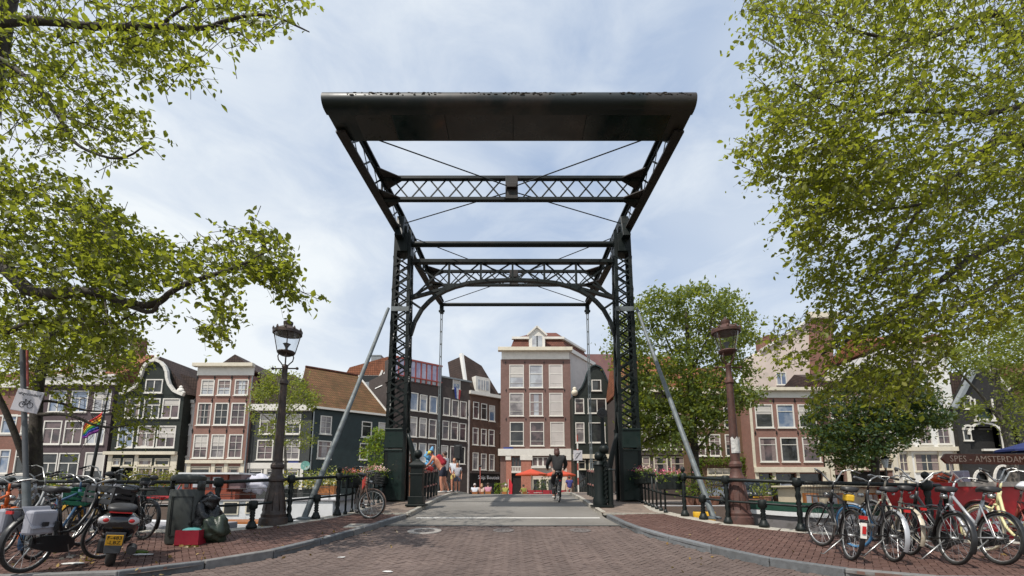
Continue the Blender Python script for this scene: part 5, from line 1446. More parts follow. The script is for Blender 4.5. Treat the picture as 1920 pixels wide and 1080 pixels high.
h.win(1326, 878, 1371, 891, 'grid', 'd', 'c'); h.hole(1326, 893, 1371, 925, P_D, "shop_pane", .2); h.hole(1302, 880, 1318, 928); h.hole(1378, 880, 1390, 928)
h.wall(1293, 1393, 738, B_BRN2, 7, rows=800); h.band(1293, 730, 1396, 739, .3, CREAM); h.roof(h.a, h.b, h.zt + .4, 7, 3.2, T_OR)
VINE = h
# --- soft red house on the right with white cornice
h = House("canal_house", "soft red brick house with large dark windows right of the rusty lamp", 1405, 40)
h.wins([(758, 802), (820, 866)], [[(1416, 1449), (1457, 1489), (1497, 1530)], [(1424, 1457), (1464, 1497), (1505, 1538)]], 'hi', 'dbdddd')
h.hole(1425, 888, 1448, 925, P_D, "shop_pane", .25); h.hole(1456, 888, 1493, 925, P_D, "shop_pane", .25); h.hole(1501, 888, 1543, 925, P_D, "shop_pane", .25)
h.wall(1412, 1538, 746, B_PINK, 8, rows=810)
h.band(1402, 728, 1536, 734, .5, CREAM); h.band(1406, 734, 1534, 746, .08, WHITE, "frieze"); h.band(1414, 876, 1548, 886, .28, CREAM)
for x in (1417, 1449, 1494, 1543): h.band(x, 886, x + 6, 925, .1, CREAM, "pilaster")
h.band(1408, 746, 1413, 876, .03, CREAM, "corner_trim"); h.anchors([(1410 + 40 * i, 752) for i in range(4)] + [(1416 + 40 * i, 812) for i in range(4)])
for x in (1476, 1520): h.band(x, 888, x + 1.6, 925, -0.02, CREAM, "glazing_bar", back=.1) if False else None
h = House("house", "tall beige rendered house with sloping roof edge behind the soft red house", 1425, 52)
h.win(1455, 698, 1474, 722, 'two', 'b', proud=True)
h.wall(1432, 1560, 735, BEIGE, 6, rows=740); h.poly([(1421, 737), (1424, 662), (1428, 655), (1480, 625), (1530, 592), (1560, 588), (1560, 737)], -0.01, 4, BEIGE, "gable_wall")
h.line([(1424, 658), (1480, 624), (1530, 590)], .3, .4, WHITE); h.poly([(1519, 737), (1516, 605), (1560, 600), (1560, 737)], -0.25, -0.03, B_RED, "brick_front"); h.band(1512, 588, 1566, 600, .6, CREAM)
h.chimney(1428, 640, 668, 1.0, .5); h.chimney(1442, 632, 650, 1.0, .5)
# --- brick house behind the dark tree
h = House("canal_house", "dull red brick house mostly hidden behind the dark dense tree", 1545, 41)
h.wins([(742, 785), (805, 845)], [[(1556, 1582), (1594, 1620), (1634, 1660)], [(1560, 1588), (1600, 1626), (1638, 1664)]], 'hi', 'dmd')
h.wins([(864, 880)], [[(1600, 1622), (1628, 1656), (1662, 1682)]], 'hi', 'dm', 'c'); h.hole(1597, 884, 1668, 928); h.hole(1566, 890, 1585, 928)
h.wall(1546, 1682, 715, B_CENT, 7, rows=800); h.band(1546, 705, 1680, 716, .4, CREAM); h.band(1546, 852, 1688, 862, .25, CREAM); h.roof(h.a, h.b, h.zt, 7, 1.6, T_BRN)
for x in (1549, 1558, 1588): h.band(x, 862, x + 7, 925, .08, CREAM, "pilaster")
# --- white house
h = House("canal_house", "white rendered house with cream ground floor behind the red boat", 1680, 40)
h.wins([(668, 699), (726, 767), (792, 833)], [[(1697, 1723), (1736, 1759)], [(1706, 1731), (1744, 1770)], [(1684, 1710), (1722, 1746), (1757, 1781)]], 'six', 'dmwwddm', 'w')
h.wins([(850, 884)], [[(1686, 1703), (1715, 1762), (1770, 1790)]], 'four', 'ddd', 'c'); h.wins([(900, 909)], [[(1694, 1703), (1724, 1762), (1778, 1792)]], 'plain', 'd', 'c')
h.wall(1678, 1791, 652, W_WALL, 8, rows=780); h.band(1670, 645, 1782, 653, .4, CREAM); h.band(1682, 838, 1803, 846, .3, CREAM)
for x in (1676, 1705, 1763, 1793): h.band(x, 846, x + 7, 925, .08, CREAM, "pilaster")
h.roof(h.a, h.b, h.zt + .3, 8, 2.2, T_OR); h.chimney(1748, 632, 655, .9, 3)
# --- black warehouse
h = House("warehouse", "black brick warehouse with white edged gable and green loading doors at the right", 1790, 39.6)
h.hole(1830, 748, 1860, 786, FRAMES['g'], "loading_door", .25); h.hole(1818, 800, 1876, 842, DARKIN, "loading_bay", .6); h.hole(1892, 800, 1910, 836, DARKIN, "window_recess", .3)
h.win(1806, 804, 1821, 826, 'plain', 'd'); h.hole(1830, 888, 1852, 908, P_D, "arched_pane", .25); h.hole(1868, 880, 1900, 908, P_D, "arched_pane", .25)
h.wall(1797, 1960, 764, B_BLACK, 9, rows=820)
h.poly([(1786, 766), (1824, 694), (1855, 690), (1890, 735), (1925, 766)], -0.02, .6, B_BLACK, "gable"); h.line([(1786, 766), (1825, 692)], .32, .4, ZINC); h.line([(1850, 692), (1893, 738)], .32, .4, WHITE)
h.win(1805, 747, 1819, 767, 'plain', 'd', proud=True)
h.band(1826, 786, 1868, 791, .25, WHITE, "sill"); h.band(1840, 842, 1878, 846, .25, WHITE, "sill"); h.band(1827, 748, 1830, 786, .08, WHITE, "door_frame"); h.band(1860, 748, 1863, 786, .08, WHITE, "door_frame"); h.band(1876, 800, 1880, 842, .1, WHITE, "door_frame")
def arch_trim(cx_, y0, y1, w):
    a, z0 = h.loc(cx_ - w / 2, y1); b, _ = h.loc(cx_ + w / 2, y1); zt2 = h.loc(cx_, y0)[1]; c_ = (a + b) / 2; r = (b - a) / 2; mb = MB(); rise = zt2 - z0
    pts = [(c_ - r * math.cos(t), -0.05, z0 + rise * math.sin(t)) for t in [math.pi * i / 12 for i in range(13)]]
    for p, q in zip(pts[:-1], pts[1:]): flat(mb, p, q, .18, .12)
    mb.build("arch_trim", WHITE, h.root)
arch_trim(1841, 882, 905, 30); arch_trim(1884, 873, 906, 40); arch_trim(1847, 793, 815, 62); arch_trim(1814, 798, 806, 17); arch_trim(1812, 743, 750, 16)
h.poly([(1780, 766), (1778, 700), (1800, 695), (1825, 692), (1800, 766)], .8, 5, T_BRN, "roof")
h.band(1852, 898, 1868, 903, .1, WHITE, "string_course")
# buildings closing the view further right and left, behind foliage
h = House("canal_house", "brown canal house at the right edge behind the near trees", 1960, 40)
h.wins([(760, 800), (820, 860)], [[(1975, 2000), (2015, 2040)], [(1975, 2000), (2015, 2040)]], 'hi', 'dm'); h.wall(1962, 2080, 720, B_BRN2, 7, rows=800); h.roof(h.a, h.b, h.zt, 7, 3, T_RED)

# downpipes between neighbours
def downpipe(hh, px, y0, y1):
    a, z1 = hh.loc(px, (y0 + y1) / 2)[0], hh.loc(px, y0)[1]; z0 = max(.1, hh.loc(px, y1)[1])
    mb = MB(); mb.tube([(a, -.1, z0), (a, -.1, z1)], .055, 8)
    for f in (.25, .55, .85): mb.bx(a - .08, a + .08, -.12, -.003, z0 + (z1 - z0) * f, z0 + (z1 - z0) * f + .05)
    mb.build("downpipe", ZINC, hh.root)
for hh, px, y0, y1 in ((HOUSES[3], 340, 760, 905), (HOUSES[4], 466, 706, 905), (HOUSES[5], 586, 772, 900), (HOUSES[0], 70, 728, 890)): downpipe(hh, px, y0, y1)
# ------------------------------------------------------------------ trees
BARK = mat("dark_wet_bark", (0.042, 0.033, 0.026), 0.85, 0.4, 7, 0.6, col2=(0.07, 0.065, 0.04), c2lo=0.5, c2hi=0.7)
BARKG = mat("grey_bark", (0.12, 0.105, 0.09), 0.85, 0.3, 5, 0.5, col2=(0.06, 0.055, 0.04))
L_ELM = leafmat("elm_leaves", (0.062, 0.086, 0.013), (0.102, 0.128, 0.018), (0.20, 0.185, 0.034), 0.54)
L_ELM2 = leafmat("sunlit_tone_elm_leaves", (0.112, 0.136, 0.015), (0.185, 0.200, 0.023), (0.29, 0.26, 0.038), 0.52)  # brighter copy of the elm leaves, sunlight put into the colour
L_DARK = leafmat("dark_tree_leaves", (0.014, 0.038, 0.016), (0.024, 0.055, 0.020), (0.05, 0.09, 0.025), 0.25)
L_FAR = leafmat("plane_tree_leaves", (0.050, 0.080, 0.020), (0.095, 0.132, 0.032), (0.17, 0.195, 0.06), 0.38)
L_YEL = leafmat("yellow_green_leaves", (0.095, 0.115, 0.016), (0.165, 0.180, 0.025), (0.27, 0.24, 0.05), 0.45)
L_YOUNG = leafmat("young_tree_leaves", (0.095, 0.125, 0.028), (0.155, 0.185, 0.045), (0.24, 0.25, 0.07), 0.4)
L_BUSH = leafmat("bright_shrub_leaves", (0.05, 0.11, 0.015), (0.11, 0.19, 0.02), (0.2, 0.28, 0.03), 0.4)
L_AUT = leafmat("turning_shrub_leaves", (0.09, 0.09, 0.025), (0.16, 0.12, 0.03), (0.28, 0.11, 0.03), 0.35)
def poly_pick(poly, g):
    xs = [p[0] for p in poly]; ys = [p[1] for p in poly]
    while True:
        x, y = g.uniform(min(xs), max(xs)), g.uniform(min(ys), max(ys))
        if inside(poly, x, y): return x, y
def lump(p, k, seed):
    return (math.sin(p.x * k + seed) * math.sin(p.y * k * 1.1 + seed * 2.1) + math.sin(p.z * k * 0.9 + p.x * k * .6 + seed * .7) + math.sin(p.z * k * 2.3 - p.y * k * 1.7 + seed)) / 3
def limb(parent, pts, r0, r1, m, name="branch", n=8):
    # smooth and slightly gnarled
    q = smooth_curve([Vector(p) for p in pts], 2); N = len(q)
    mb = MB(); mb.tube(q, [r0 + (r1 - r0) * (i / (N - 1)) ** 0.8 for i in range(N)], n)
    mb.v = [tuple(Vector(v) - parent.location) for v in mb.v]
    return mb.build(name, m, parent, True)
class Crown:
    def __init__(s, root, seed, hub, dens=1.0): s.root = root; s.g = random.Random(seed); s.hub = Vector(hub); s.C = []; s.tw = MB(); s.seed = seed; s.dens = dens
    def fill(s, poly, Y, n, per, spread=0.4, droop=0.35, gap=0.25, k=1.6, twig=True, edge=None):
        g = s.g; made = 0; tries = 0; n = int(n * s.dens)
        while made < n and tries < n * 12:
            tries += 1
            x, y = poly_pick(poly, g); yy = g.uniform(*Y); p = P(x, y, yy)
            if lump(p, k * 1.25, s.seed) < g.uniform(-0.75, 0.05 + gap) - 0.30: continue
            made += 1
            d = (p - s.hub); d.normalize(); d += Vector((g.gauss(0, .5), g.gauss(0, .5), g.gauss(-droop, .35))); d.normalize()
            L = spread * g.uniform(0.8, 2.3); a = p - d * L * .6; b = p + d * L * .6; mid = p + Vector((0, 0, L * 0.12))
            if twig: s.tw.tube([a - s.root.location, mid - s.root.location, p.lerp(b, .7) - s.root.location], [0.006, 0.004, 0.002], 3, cap=False)
            for i in range(int(per * (.6 + .4 * L / spread / 1.2))):
                t = g.uniform(0, 1); q = (a * (1 - t) + b * t) + Vector((g.gauss(0, spread * .125), g.gauss(0, spread * .125), g.gauss(0, spread * .10) - 0.02 + 0.12 * L * (1 - abs(2 * t - 1))))
                s.C.append(q)
    def lumps(s, poly, Y, n, per, rad, gap=0.0):
        g = s.g
        for _ in range(n):
            x, y = poly_pick(poly, g); yy = g.uniform(*Y); p = P(x, y, yy); r = rad * g.uniform(.6, 1.3)
            for i in range(int(per * g.uniform(.6, 1.3))):
                s.C.append(p + Vector((g.gauss(0, r * .55), g.gauss(0, r * .55), g.gauss(0, r * .38))))
    def done(s, size, m, simple, twm, singles=0, aspect=0.6, droop=0.5):
        C = np.array([tuple(c - s.root.location) for c in s.C])
        if singles:
            order = np.argsort(C[:, 1] + s.root.location.y); pick = order[:singles * 3:3]; rest = np.setdiff1d(np.arange(len(C)), pick)
            one = leaves_mesh(np.zeros((1, 3)), size, "leaf", m, None, s.seed, simple, aspect, droop); me = one.data; bpy.data.objects.remove(one)
            for i in pick:
                o = inst(me, "leaf", s.root, tuple(C[i]), (s.g.uniform(-.8, .8), s.g.uniform(-.8, .8), s.g.uniform(0, 6.28)))
            C = C[rest]
        o = leaves_mesh(C, size, "foliage", m, s.root, s.seed, simple, aspect, droop); tag(o, kind="stuff")
        if s.tw.v: tag(s.tw.build("twigs", twm, s.root), kind="stuff")

def tree(name, label, base, cat="tree"): return empty(name, base, 0, label, cat)
pp = lambda lst, Y0=None: [P(x, y, Y) for x, y, Y in lst]

# near tree on the left: its trunk stands just outside the frame
b = Vector((-9.9, 7.3, gp(7.3))); t = tree("elm_tree", "large elm whose boughs hang in from the upper left over the scooter", b)
limb(t, [b, b + Vector((.05, 0, 2.5)), b + Vector((.2, -.1, 5)), b + Vector((.1, -.2, 8)), b + Vector((.4, -.4, 11))], .42, .2, BARK, "trunk", 14)
limb(t, [b + Vector((.1, 0, 7.2))] + pp([(-60, 60, 6.5), (0, 40, 6.3), (90, 38, 6.2), (180, 52, 6.1), (300, 48, 6.1), (390, 55, 6.0), (420, 38, 6.0), (500, 22, 5.9), (580, 60, 5.9)]), .11, .008, BARK)
limb(t, [b + Vector((.1, 0, 6.2))] + pp([(-30, 90, 6.9), (60, 150, 6.8), (110, 215, 6.7), (130, 260, 6.6), (165, 285, 6.6), (230, 303, 6.5), (282, 265, 6.5)]), .07, .008, BARK)
limb(t, [b + Vector((.1, 0, 3.6))] + pp([(-60, 430, 7.0), (0, 490, 6.9), (50, 545, 6.8), (90, 553, 6.8), (180, 545, 6.7), (215, 560, 6.7), (255, 573, 6.6), (295, 572, 6.6), (330, 538, 6.5), (400, 515, 6.5), (455, 498, 6.4), (510, 465, 6.4)]), .15, .012, BARK)
limb(t, pp([(215, 562, 6.7), (240, 572, 6.6), (285, 590, 6.5), (300, 565, 6.45)]), .06, .02, BARK)
limb(t, [b + Vector((.1, 0, 3.0))] + pp([(-30, 640, 7.5), (60, 603, 7.4), (125, 597, 7.3), (190, 605, 7.2), (215, 610, 7.2), (255, 585, 7.1)]), .08, .01, BARK)
limb(t, pp([(300, 48, 6.1), (335, 20, 6.0), (390, -10, 5.9)]), .035, .01, BARK); limb(t, pp([(400, 45, 6.0), (450, 60, 5.9), (480, 88, 5.85)]), .02, .006, BARK)
limb(t, pp([(110, 215, 6.7), (180, 240, 6.5), (240, 270, 6.4)]), .02, .006, BARK); limb(t, pp([(195, 548, 6.7), (200, 590, 6.6), (212, 615, 6.5)]), .02, .008, BARK)
limb(t, pp([(455, 498, 6.4), (520, 520, 6.3), (560, 545, 6.3), (600, 562, 6.25)]), .014, .004, BARK); limb(t, pp([(400, 515, 6.5), (425, 560, 6.4), (410, 610, 6.4)]), .012, .004, BARK)
c = Crown(t, 21, b + Vector((0.5, 0, 5)), .74)
c.fill([(-60, -60), (560, -60), (578, 30), (545, 75), (480, 62), (440, 105), (400, 85), (300, 75), (200, 70), (-60, 70)], (5.4, 7.4), 440, 8, .40, .45)
c.fill([(210, 60), (330, 60), (380, 90), (395, 175), (350, 150), (320, 170), (250, 155), (215, 120)], (5.6, 6.6), 120, 8, .34, .6)
c.fill([(-60, 60), (180, 70), (205, 150), (250, 215), (305, 262), (282, 285), (230, 310), (120, 300), (60, 280), (-60, 310)], (5.8, 8), 400, 8, .38, .45)
c.fill([(-60, 290), (80, 310), (150, 345), (230, 400), (290, 455), (250, 520), (180, 540), (90, 545), (40, 530), (-60, 500)], (6, 8.5), 620, 10, .42, .5, gap=.1)
c.fill([(150, 400), (240, 410), (300, 455), (370, 470), (430, 430), (500, 425), (540, 470), (540, 510), (460, 520), (440, 545), (380, 560), (330, 545), (250, 560), (150, 520)], (5.8, 7.6), 430, 10, .38, .5, gap=.15)
c.fill([(450, 500), (540, 495), (575, 550), (602, 562), (560, 575), (510, 565)], (5.9, 6.6), 70, 9, .30, .7)
c.fill([(385, 540), (440, 540), (452, 590), (420, 635), (372, 640), (395, 600)], (5.9, 6.7), 60, 9, .30, .8)
c.fill([(-60, 520), (60, 560), (180, 560), (250, 580), (300, 560), (310, 600), (250, 585), (262, 640), (220, 660), (120, 640), (60, 620), (-60, 640)], (6.2, 8.2), 330, 9, .40, .55)
c.done(.090, L_ELM, False, BARK, 160, aspect=.64)

# near tree on the right
b = Vector((11.6, 8.2, gp(8.2))); t = tree("elm_tree", "large leafy elm whose boughs fill the upper right over the bicycles", b)
limb(t, [b, b + Vector((0, 0, 3)), b + Vector((-.2, 0, 6)), b + Vector((-.1, -.2, 9)), b + Vector((-.5, -.3, 12))], .48, .2, BARK, "trunk", 14)
limb(t, [b + Vector((-.1, 0, 5.0))] + pp([(1960, 405, 8.0), (1916, 435, 7.9), (1825, 479, 7.7), (1733, 549, 7.5), (1655, 599, 7.3), (1600, 632, 7.2), (1540, 665, 7.1)]), .12, .012, BARK)
limb(t, [b + Vector((-.1, 0, 6.5))] + pp([(1900, 230, 7.9), (1818, 303, 7.6), (1787, 341, 7.4), (1733, 382, 7.2), (1702, 426, 7.1), (1677, 470, 7.0), (1645, 533, 6.9)]), .10, .01, BARK)
limb(t, [b + Vector((-.1, 0, 4.2))] + pp([(1970, 480, 8.3), (1920, 505, 8.2), (1856, 539, 8.0), (1796, 583, 7.8), (1718, 621, 7.6), (1660, 660, 7.5)]), .08, .01, BARK)
limb(t, [b + Vector((-.2, 0, 9.0))] + pp([(1960, 40, 7.4), (1900, 80, 7.3), (1875, 21, 7.2), (1829, 30, 7.0), (1790, 55, 6.9), (1720, 78, 6.7), (1640, 70, 6.5), (1560, 40, 6.3)]), .10, .01, BARK)
limb(t, [b + Vector((-.2, 0, 7.5))] + pp([(1960, 180, 7.6), (1920, 199, 7.4), (1840, 215, 7.1), (1740, 205, 6.8), (1620, 215, 6.5), (1540, 260, 6.4), (1470, 290, 6.3)]), .09, .008, BARK)
limb(t, pp([(1720, 78, 6.7), (1650, 110, 6.5), (1600, 150, 6.4), (1520, 160, 6.2)]), .03, .008, BARK); limb(t, pp([(1733, 382, 7.2), (1650, 395, 7.0), (1560, 390, 6.7), (1500, 400, 6.6)]), .03, .008, BARK)
limb(t, pp([(1825, 479, 7.7), (1760, 490, 7.4), (1680, 500, 7.1), (1600, 530, 6.9)]), .03, .008, BARK); limb(t, pp([(1620, 215, 6.5), (1560, 200, 6.3), (1480, 150, 6.1)]), .02, .006, BARK)
c = Crown(t, 33, b + Vector((-.5, 0, 6)), .86)
c.fill([(1405, -60), (1398, 40), (1408, 110), (1398, 190), (1440, 250), (1560, 300), (1700, 330), (1980, 350), (1980, -60)], (5.4, 8.4), 1750, 11, .40, .35, gap=.12)
c.fill([(1398, 190), (1450, 230), (1420, 262), (1372, 285), (1380, 300), (1440, 290), (1390, 345), (1450, 340), (1462, 385), (1455, 435), (1500, 450), (1600, 400), (1700, 330), (1600, 250)], (5.6, 7.0), 430, 10, .36, .5)
c.fill([(1500, 350), (1700, 330), (1980, 340), (1980, 600), (1800, 640), (1600, 600), (1525, 560), (1490, 500)], (6.0, 8.8), 1350, 11, .40, .4, gap=.15)
c.fill([(1430, 640), (1470, 605), (1540, 590), (1640, 590), (1800, 610), (1800, 650), (1760, 720), (1700, 770), (1640, 760), (1600, 730), (1540, 760), (1500, 700), (1450, 690)], (6.2, 8.0), 250, 9, .36, .45)
c.fill([(1530, 600), (1720, 600), (1720, 740), (1600, 745), (1545, 700)], (6.4, 8.2), 210, 10, .38, .4)
c.done(.078, L_ELM2, False, BARK, 160, aspect=.62)

# leaning elm on the left quay
b = G(68, 984, KERB); t = tree("elm_tree", "slender dark trunked elm behind the bicycle sign, lower branches reaching right", b); Yb = b.y
limb(t, [b] + pp([(66, 930, Yb), (66, 860, Yb), (67, 780, Yb), (74, 700, Yb + .1), (95, 630, Yb + .2), (125, 570, Yb + .3)]), .17, .06, BARK, "trunk", 12)
limb(t, pp([(66, 900, Yb), (48, 870, Yb - .2), (20, 790, Yb - .4), (-15, 720, Yb - .6)]), .075, .05, BARK)
limb(t, pp([(67, 778, Yb), (120, 775, Yb - .2), (150, 785, Yb - .4), (175, 797, Yb - .5), (212, 803, Yb - .6), (250, 795, Yb - .7)]), .05, .012, BARK)
limb(t, pp([(68, 752, Yb), (105, 752, Yb + .2), (155, 770, Yb + .4), (200, 772, Yb + .5), (240, 760, Yb + .6)]), .04, .01, BARK)
limb(t, pp([(74, 700, Yb + .1), (110, 680, Yb + .3), (150, 640, Yb + .5), (210, 625, Yb + .7)]), .05, .012, BARK)
c = Crown(t, 45, P(70, 700, Yb), .85)
c.fill([(-40, 590), (130, 600), (260, 620), (270, 660), (262, 700), (200, 700), (130, 690), (60, 720), (-40, 740)], (Yb - 1.2, Yb + 1.5), 520, 10, .42, .3, gap=.15)
c.fill([(120, 690), (262, 690), (270, 720), (300, 770), (298, 790), (240, 800), (200, 790), (120, 770), (90, 740)], (Yb - 1, Yb + 1), 150, 8, .36, .3)
c.fill([(130, 790), (300, 780), (295, 815), (250, 830), (190, 825), (150, 850), (140, 880), (170, 860)], (Yb - .9, Yb + .4), 55, 8, .3, .5)
def seen(p): zc_ = p.y * math.cos(PITCH) + (p.z - CAMZ) * math.sin(PITCH); return 960 + F * p.x / zc_, PROW - F * ((p.z - CAMZ) * math.cos(PITCH) - p.y * math.sin(PITCH)) / zc_
c.C = [p for p in c.C if not (142 < seen(p)[0] < 212 and 735 < seen(p)[1] < 900 and p.z < 3.2)]      # the boughs leave the flag clear
c.done(.082, L_YEL, False, BARK)

# young tree on the far quay behind the left lamp
b = P(536, 905, 31); b.z = .15; t = tree("young_tree", "young pale green tree on the far quay behind the left street lamp", b)
limb(t, [b, P(536, 860, 31), P(532, 800, 31), P(525, 740, 31), P(520, 700, 31)], .13, .03, BARKG, "trunk")
for q in ([(533, 820, 31), (500, 780, 30.5), (470, 765, 30.2), (450, 768, 30)], [(530, 790, 31), (560, 760, 31.4), (590, 745, 31.6)], [(527, 760, 31), (500, 730, 31.5), (490, 705, 31.8)], [(533, 830, 31), (565, 820, 30.6), (580, 838, 30.4)]): limb(t, pp(q), .06, .012, BARKG)
c = Crown(t, 57, P(530, 780, 31))
c.lumps([(475, 745), (490, 705), (515, 690), (560, 705), (595, 740), (590, 765), (540, 770)], (29.6, 32.4), 95, 42, .50)
c.lumps([(438, 768), (470, 755), (510, 770), (580, 780), (588, 830), (565, 850), (545, 835), (500, 840), (478, 800)], (29.6, 32.0), 46, 36, .42)
c.done(.17, L_YOUNG, True, BARKG)

# large tree right of the tower
b = P(1304, 915, 29); b.z = .15; t = tree("plane_tree", "large round crowned tree between the right tower and the rusty lamp", b)
limb(t, [b, P(1303, 860, 29), P(1300, 800, 29), P(1296, 720, 29), P(1290, 640, 29), P(1285, 580, 29)], .34, .08, BARK, "trunk", 12)
for q in ([(1302, 840, 29), (1260, 760, 28.4), (1210, 690, 28), (1170, 650, 27.6)], [(1300, 800, 29), (1350, 720, 29.6), (1390, 640, 30), (1405, 600, 30)], [(1297, 740, 29), (1250, 640, 30), (1230, 580, 30.5)], [(1295, 700, 29), (1330, 630, 28), (1340, 570, 27.6)], [(1303, 850, 29), (1340, 800, 28), (1400, 745, 27.6)], [(1302, 830, 29), (1240, 810, 28), (1205, 830, 27.6)]): limb(t, pp(q), .13, .02, BARK)
c = Crown(t, 63, P(1290, 720, 29))
c.lumps([(1150, 615), (1195, 565), (1235, 545), (1275, 550), (1310, 535), (1360, 550), (1395, 575), (1418, 600), (1405, 650), (1410, 700), (1370, 760), (1300, 780), (1220, 770), (1180, 740), (1160, 690), (1140, 650)], (26.2, 32), 330, 66, .74)
c.lumps([(1170, 740), (1300, 760), (1400, 720), (1430, 735), (1380, 775), (1345, 800), (1335, 850), (1290, 820), (1260, 835), (1215, 855), (1180, 800)], (26.4, 30), 150, 50, .65)
c.lumps([(1225, 790), (1275, 790), (1272, 850), (1235, 856)], (26.2, 27.6), 14, 30, .5)
c.done(.25, L_FAR, True, BARK)

# dense dark tree
b = P(1641, 915, 28.4); b.z = .15; t = tree("dark_tree", "dense dark green tree in front of the right hand houses", b)
limb(t, [b, P(1640, 870, 28.4), P(1642, 820, 28.4), P(1645, 760, 28.4)], .30, .12, BARK, "trunk", 10)
for q in ([(1641, 850, 28.4), (1590, 800, 28), (1550, 770, 27.6)], [(1642, 840, 28.4), (1700, 790, 28), (1760, 780, 27.8)], [(1644, 800, 28.4), (1620, 740, 28.8), (1600, 710, 29)]): limb(t, pp(q), .10, .02, BARK)
c = Crown(t, 71, P(1645, 780, 28.4))
c.lumps([(1515, 790), (1520, 755), (1555, 725), (1600, 700), (1680, 690), (1735, 710), (1765, 765), (1790, 795), (1735, 812), (1690, 832), (1660, 852), (1620, 872), (1570, 880), (1545, 862), (1525, 820)], (26.4, 30.2), 360, 70, .60)
c.done(.21, L_DARK, True, BARK)

# tree at the right edge
b = P(1899, 915, 28.8); b.z = .15; t = tree("plane_tree", "pale green tree with thick grey trunk at the right edge before the black warehouse", b)
limb(t, [b, P(1897, 850, 28.8), P(1884, 800, 28.8), P(1872, 750, 28.8), P(1868, 690, 28.8)], .34, .14, BARKG, "trunk", 12)
for q in ([(1884, 800, 28.8), (1840, 740, 28.4), (1800, 700, 28), (1770, 665, 27.8)], [(1875, 760, 28.8), (1920, 700, 28.4), (1950, 640, 28)], [(1870, 720, 28.8), (1850, 660, 29.2), (1860, 620, 29.4)]): limb(t, pp(q), .13, .02, BARKG)
c = Crown(t, 83, P(1880, 740, 28.8))
c.lumps([(1770, 650), (1800, 625), (1850, 612), (1920, 595), (1990, 590), (1990, 760), (1930, 740), (1890, 720), (1840, 700), (1790, 700)], (26.6, 31), 200, 46, .70)
c.lumps([(1865, 740), (1990, 740), (1990, 835), (1905, 830), (1880, 790)], (26.6, 29.5), 50, 32, .6); c.lumps([(1790, 745), (1830, 735), (1860, 770), (1845, 795), (1815, 770)], (26.8, 28.4), 14, 26, .45)
c.done(.20, L_YOUNG, True, BARKG)

# shrub beside the left tower, vine, quay plants
b = P(702, 905, 30); b.z = .15; t = tree("shrub", "bright green leafy shrub behind the left bridge tower and flower boxes", b, "shrub")
limb(t, [b, P(702, 860, 30), P(704, 820, 30)], .08, .02, BARKG, "stem", 6)
c = Crown(t, 91, P(702, 860, 30)); c.lumps([(682, 885), (682, 845), (695, 815), (708, 803), (722, 812), (728, 885)], (29.3, 30.7), 55, 30, .42); c.done(.19, L_BUSH, True, BARKG)
def vine(label, strips, seed):
    o = VINE.root; t = tree("climbing_vine", label, o.location, "vine"); g = random.Random(seed); C = []
    for x0, y0, x1, y1, n in strips:
        for _ in range(n):
            s_, z_ = VINE.loc(g.uniform(x0, x1), g.gauss((y0 + y1) / 2, (y1 - y0) / 3.2)); C.append((s_, -0.15 - abs(g.gauss(0, .14)), max(0.05, z_)))
    s_, z_ = VINE.loc(1304, 880); MB().tube([(s_, -.1, 0), (s_ + .1, -.1, z_), (s_ + .8, -.1, z_ + 1.0)], .05, 6).build("stem", BARK, t)
    tag(leaves_mesh(np.array(C), .2, "foliage", L_BUSH, t, seed, True), kind="stuff")
vine("leafy green vine climbing along the top of the brown shop window", [(1298, 858, 1402, 872, 700), (1296, 866, 1312, 915, 420), (1386, 856, 1408, 890, 260)], 5)
def pot_plant(label, px, Y, h, m, seed, w=.35, row=915, zb=.15, pot=(0.25, 0.12, 0.08), cat="potted plant"):
    b = P(px, row, Y); b.z = zb; t = empty("potted_plant", b, 0, label, cat); g = random.Random(seed)
    MB().lathe([(w * .5, 0), (w * .75, .5), (w * .82, .52), (w * .8, .56)], (0, 0, 0), 12).build("pot", mat("terracotta_%d" % int(pot[0] * 100), pot, .8, .2, 6), t, True, auto=40)
    mb = MB()
    for i in range(5): mb.tube([(0, 0, .5), (g.gauss(0, .15), g.gauss(0, .15), .5 + h * .5), (g.gauss(0, w * .6), g.gauss(0, w * .6), .5 + h * .9)], .015, 4)
    mb.build("stems", BARKG, t)
    C = [(g.gauss(0, w * .75), g.gauss(0, w * .75), .5 + abs(g.gauss(h * .5, h * .3))) for _ in range(220)]
    tag(leaves_mesh(np.array(C), .17, "foliage", m, t, seed, True), kind="stuff")
pot_plant("tall bushy potted plant on the far quay just right of the right prop", 1306, 28.0, 1.6, L_YOUNG, 1, .5)
pot_plant("round clay pot with low plant at the water edge left of the right prop", 1290, 27.6, .8, L_BUSH, 2, .5)
pot_plant("reddish potted shrub on the far quay left of the rusty lamp", 1335, 28.2, 1.3, L_AUT, 3, .6)
pot_plant("yellow green spiky potted plant between the dark car and the silver car", 1434, 27.6, 1.0, L_YOUNG, 4, .45)
pot_plant("small yellow green potted plant in front of the silver car's left side", 1456, 31.5, 1.2, L_YOUNG, 5, .4)
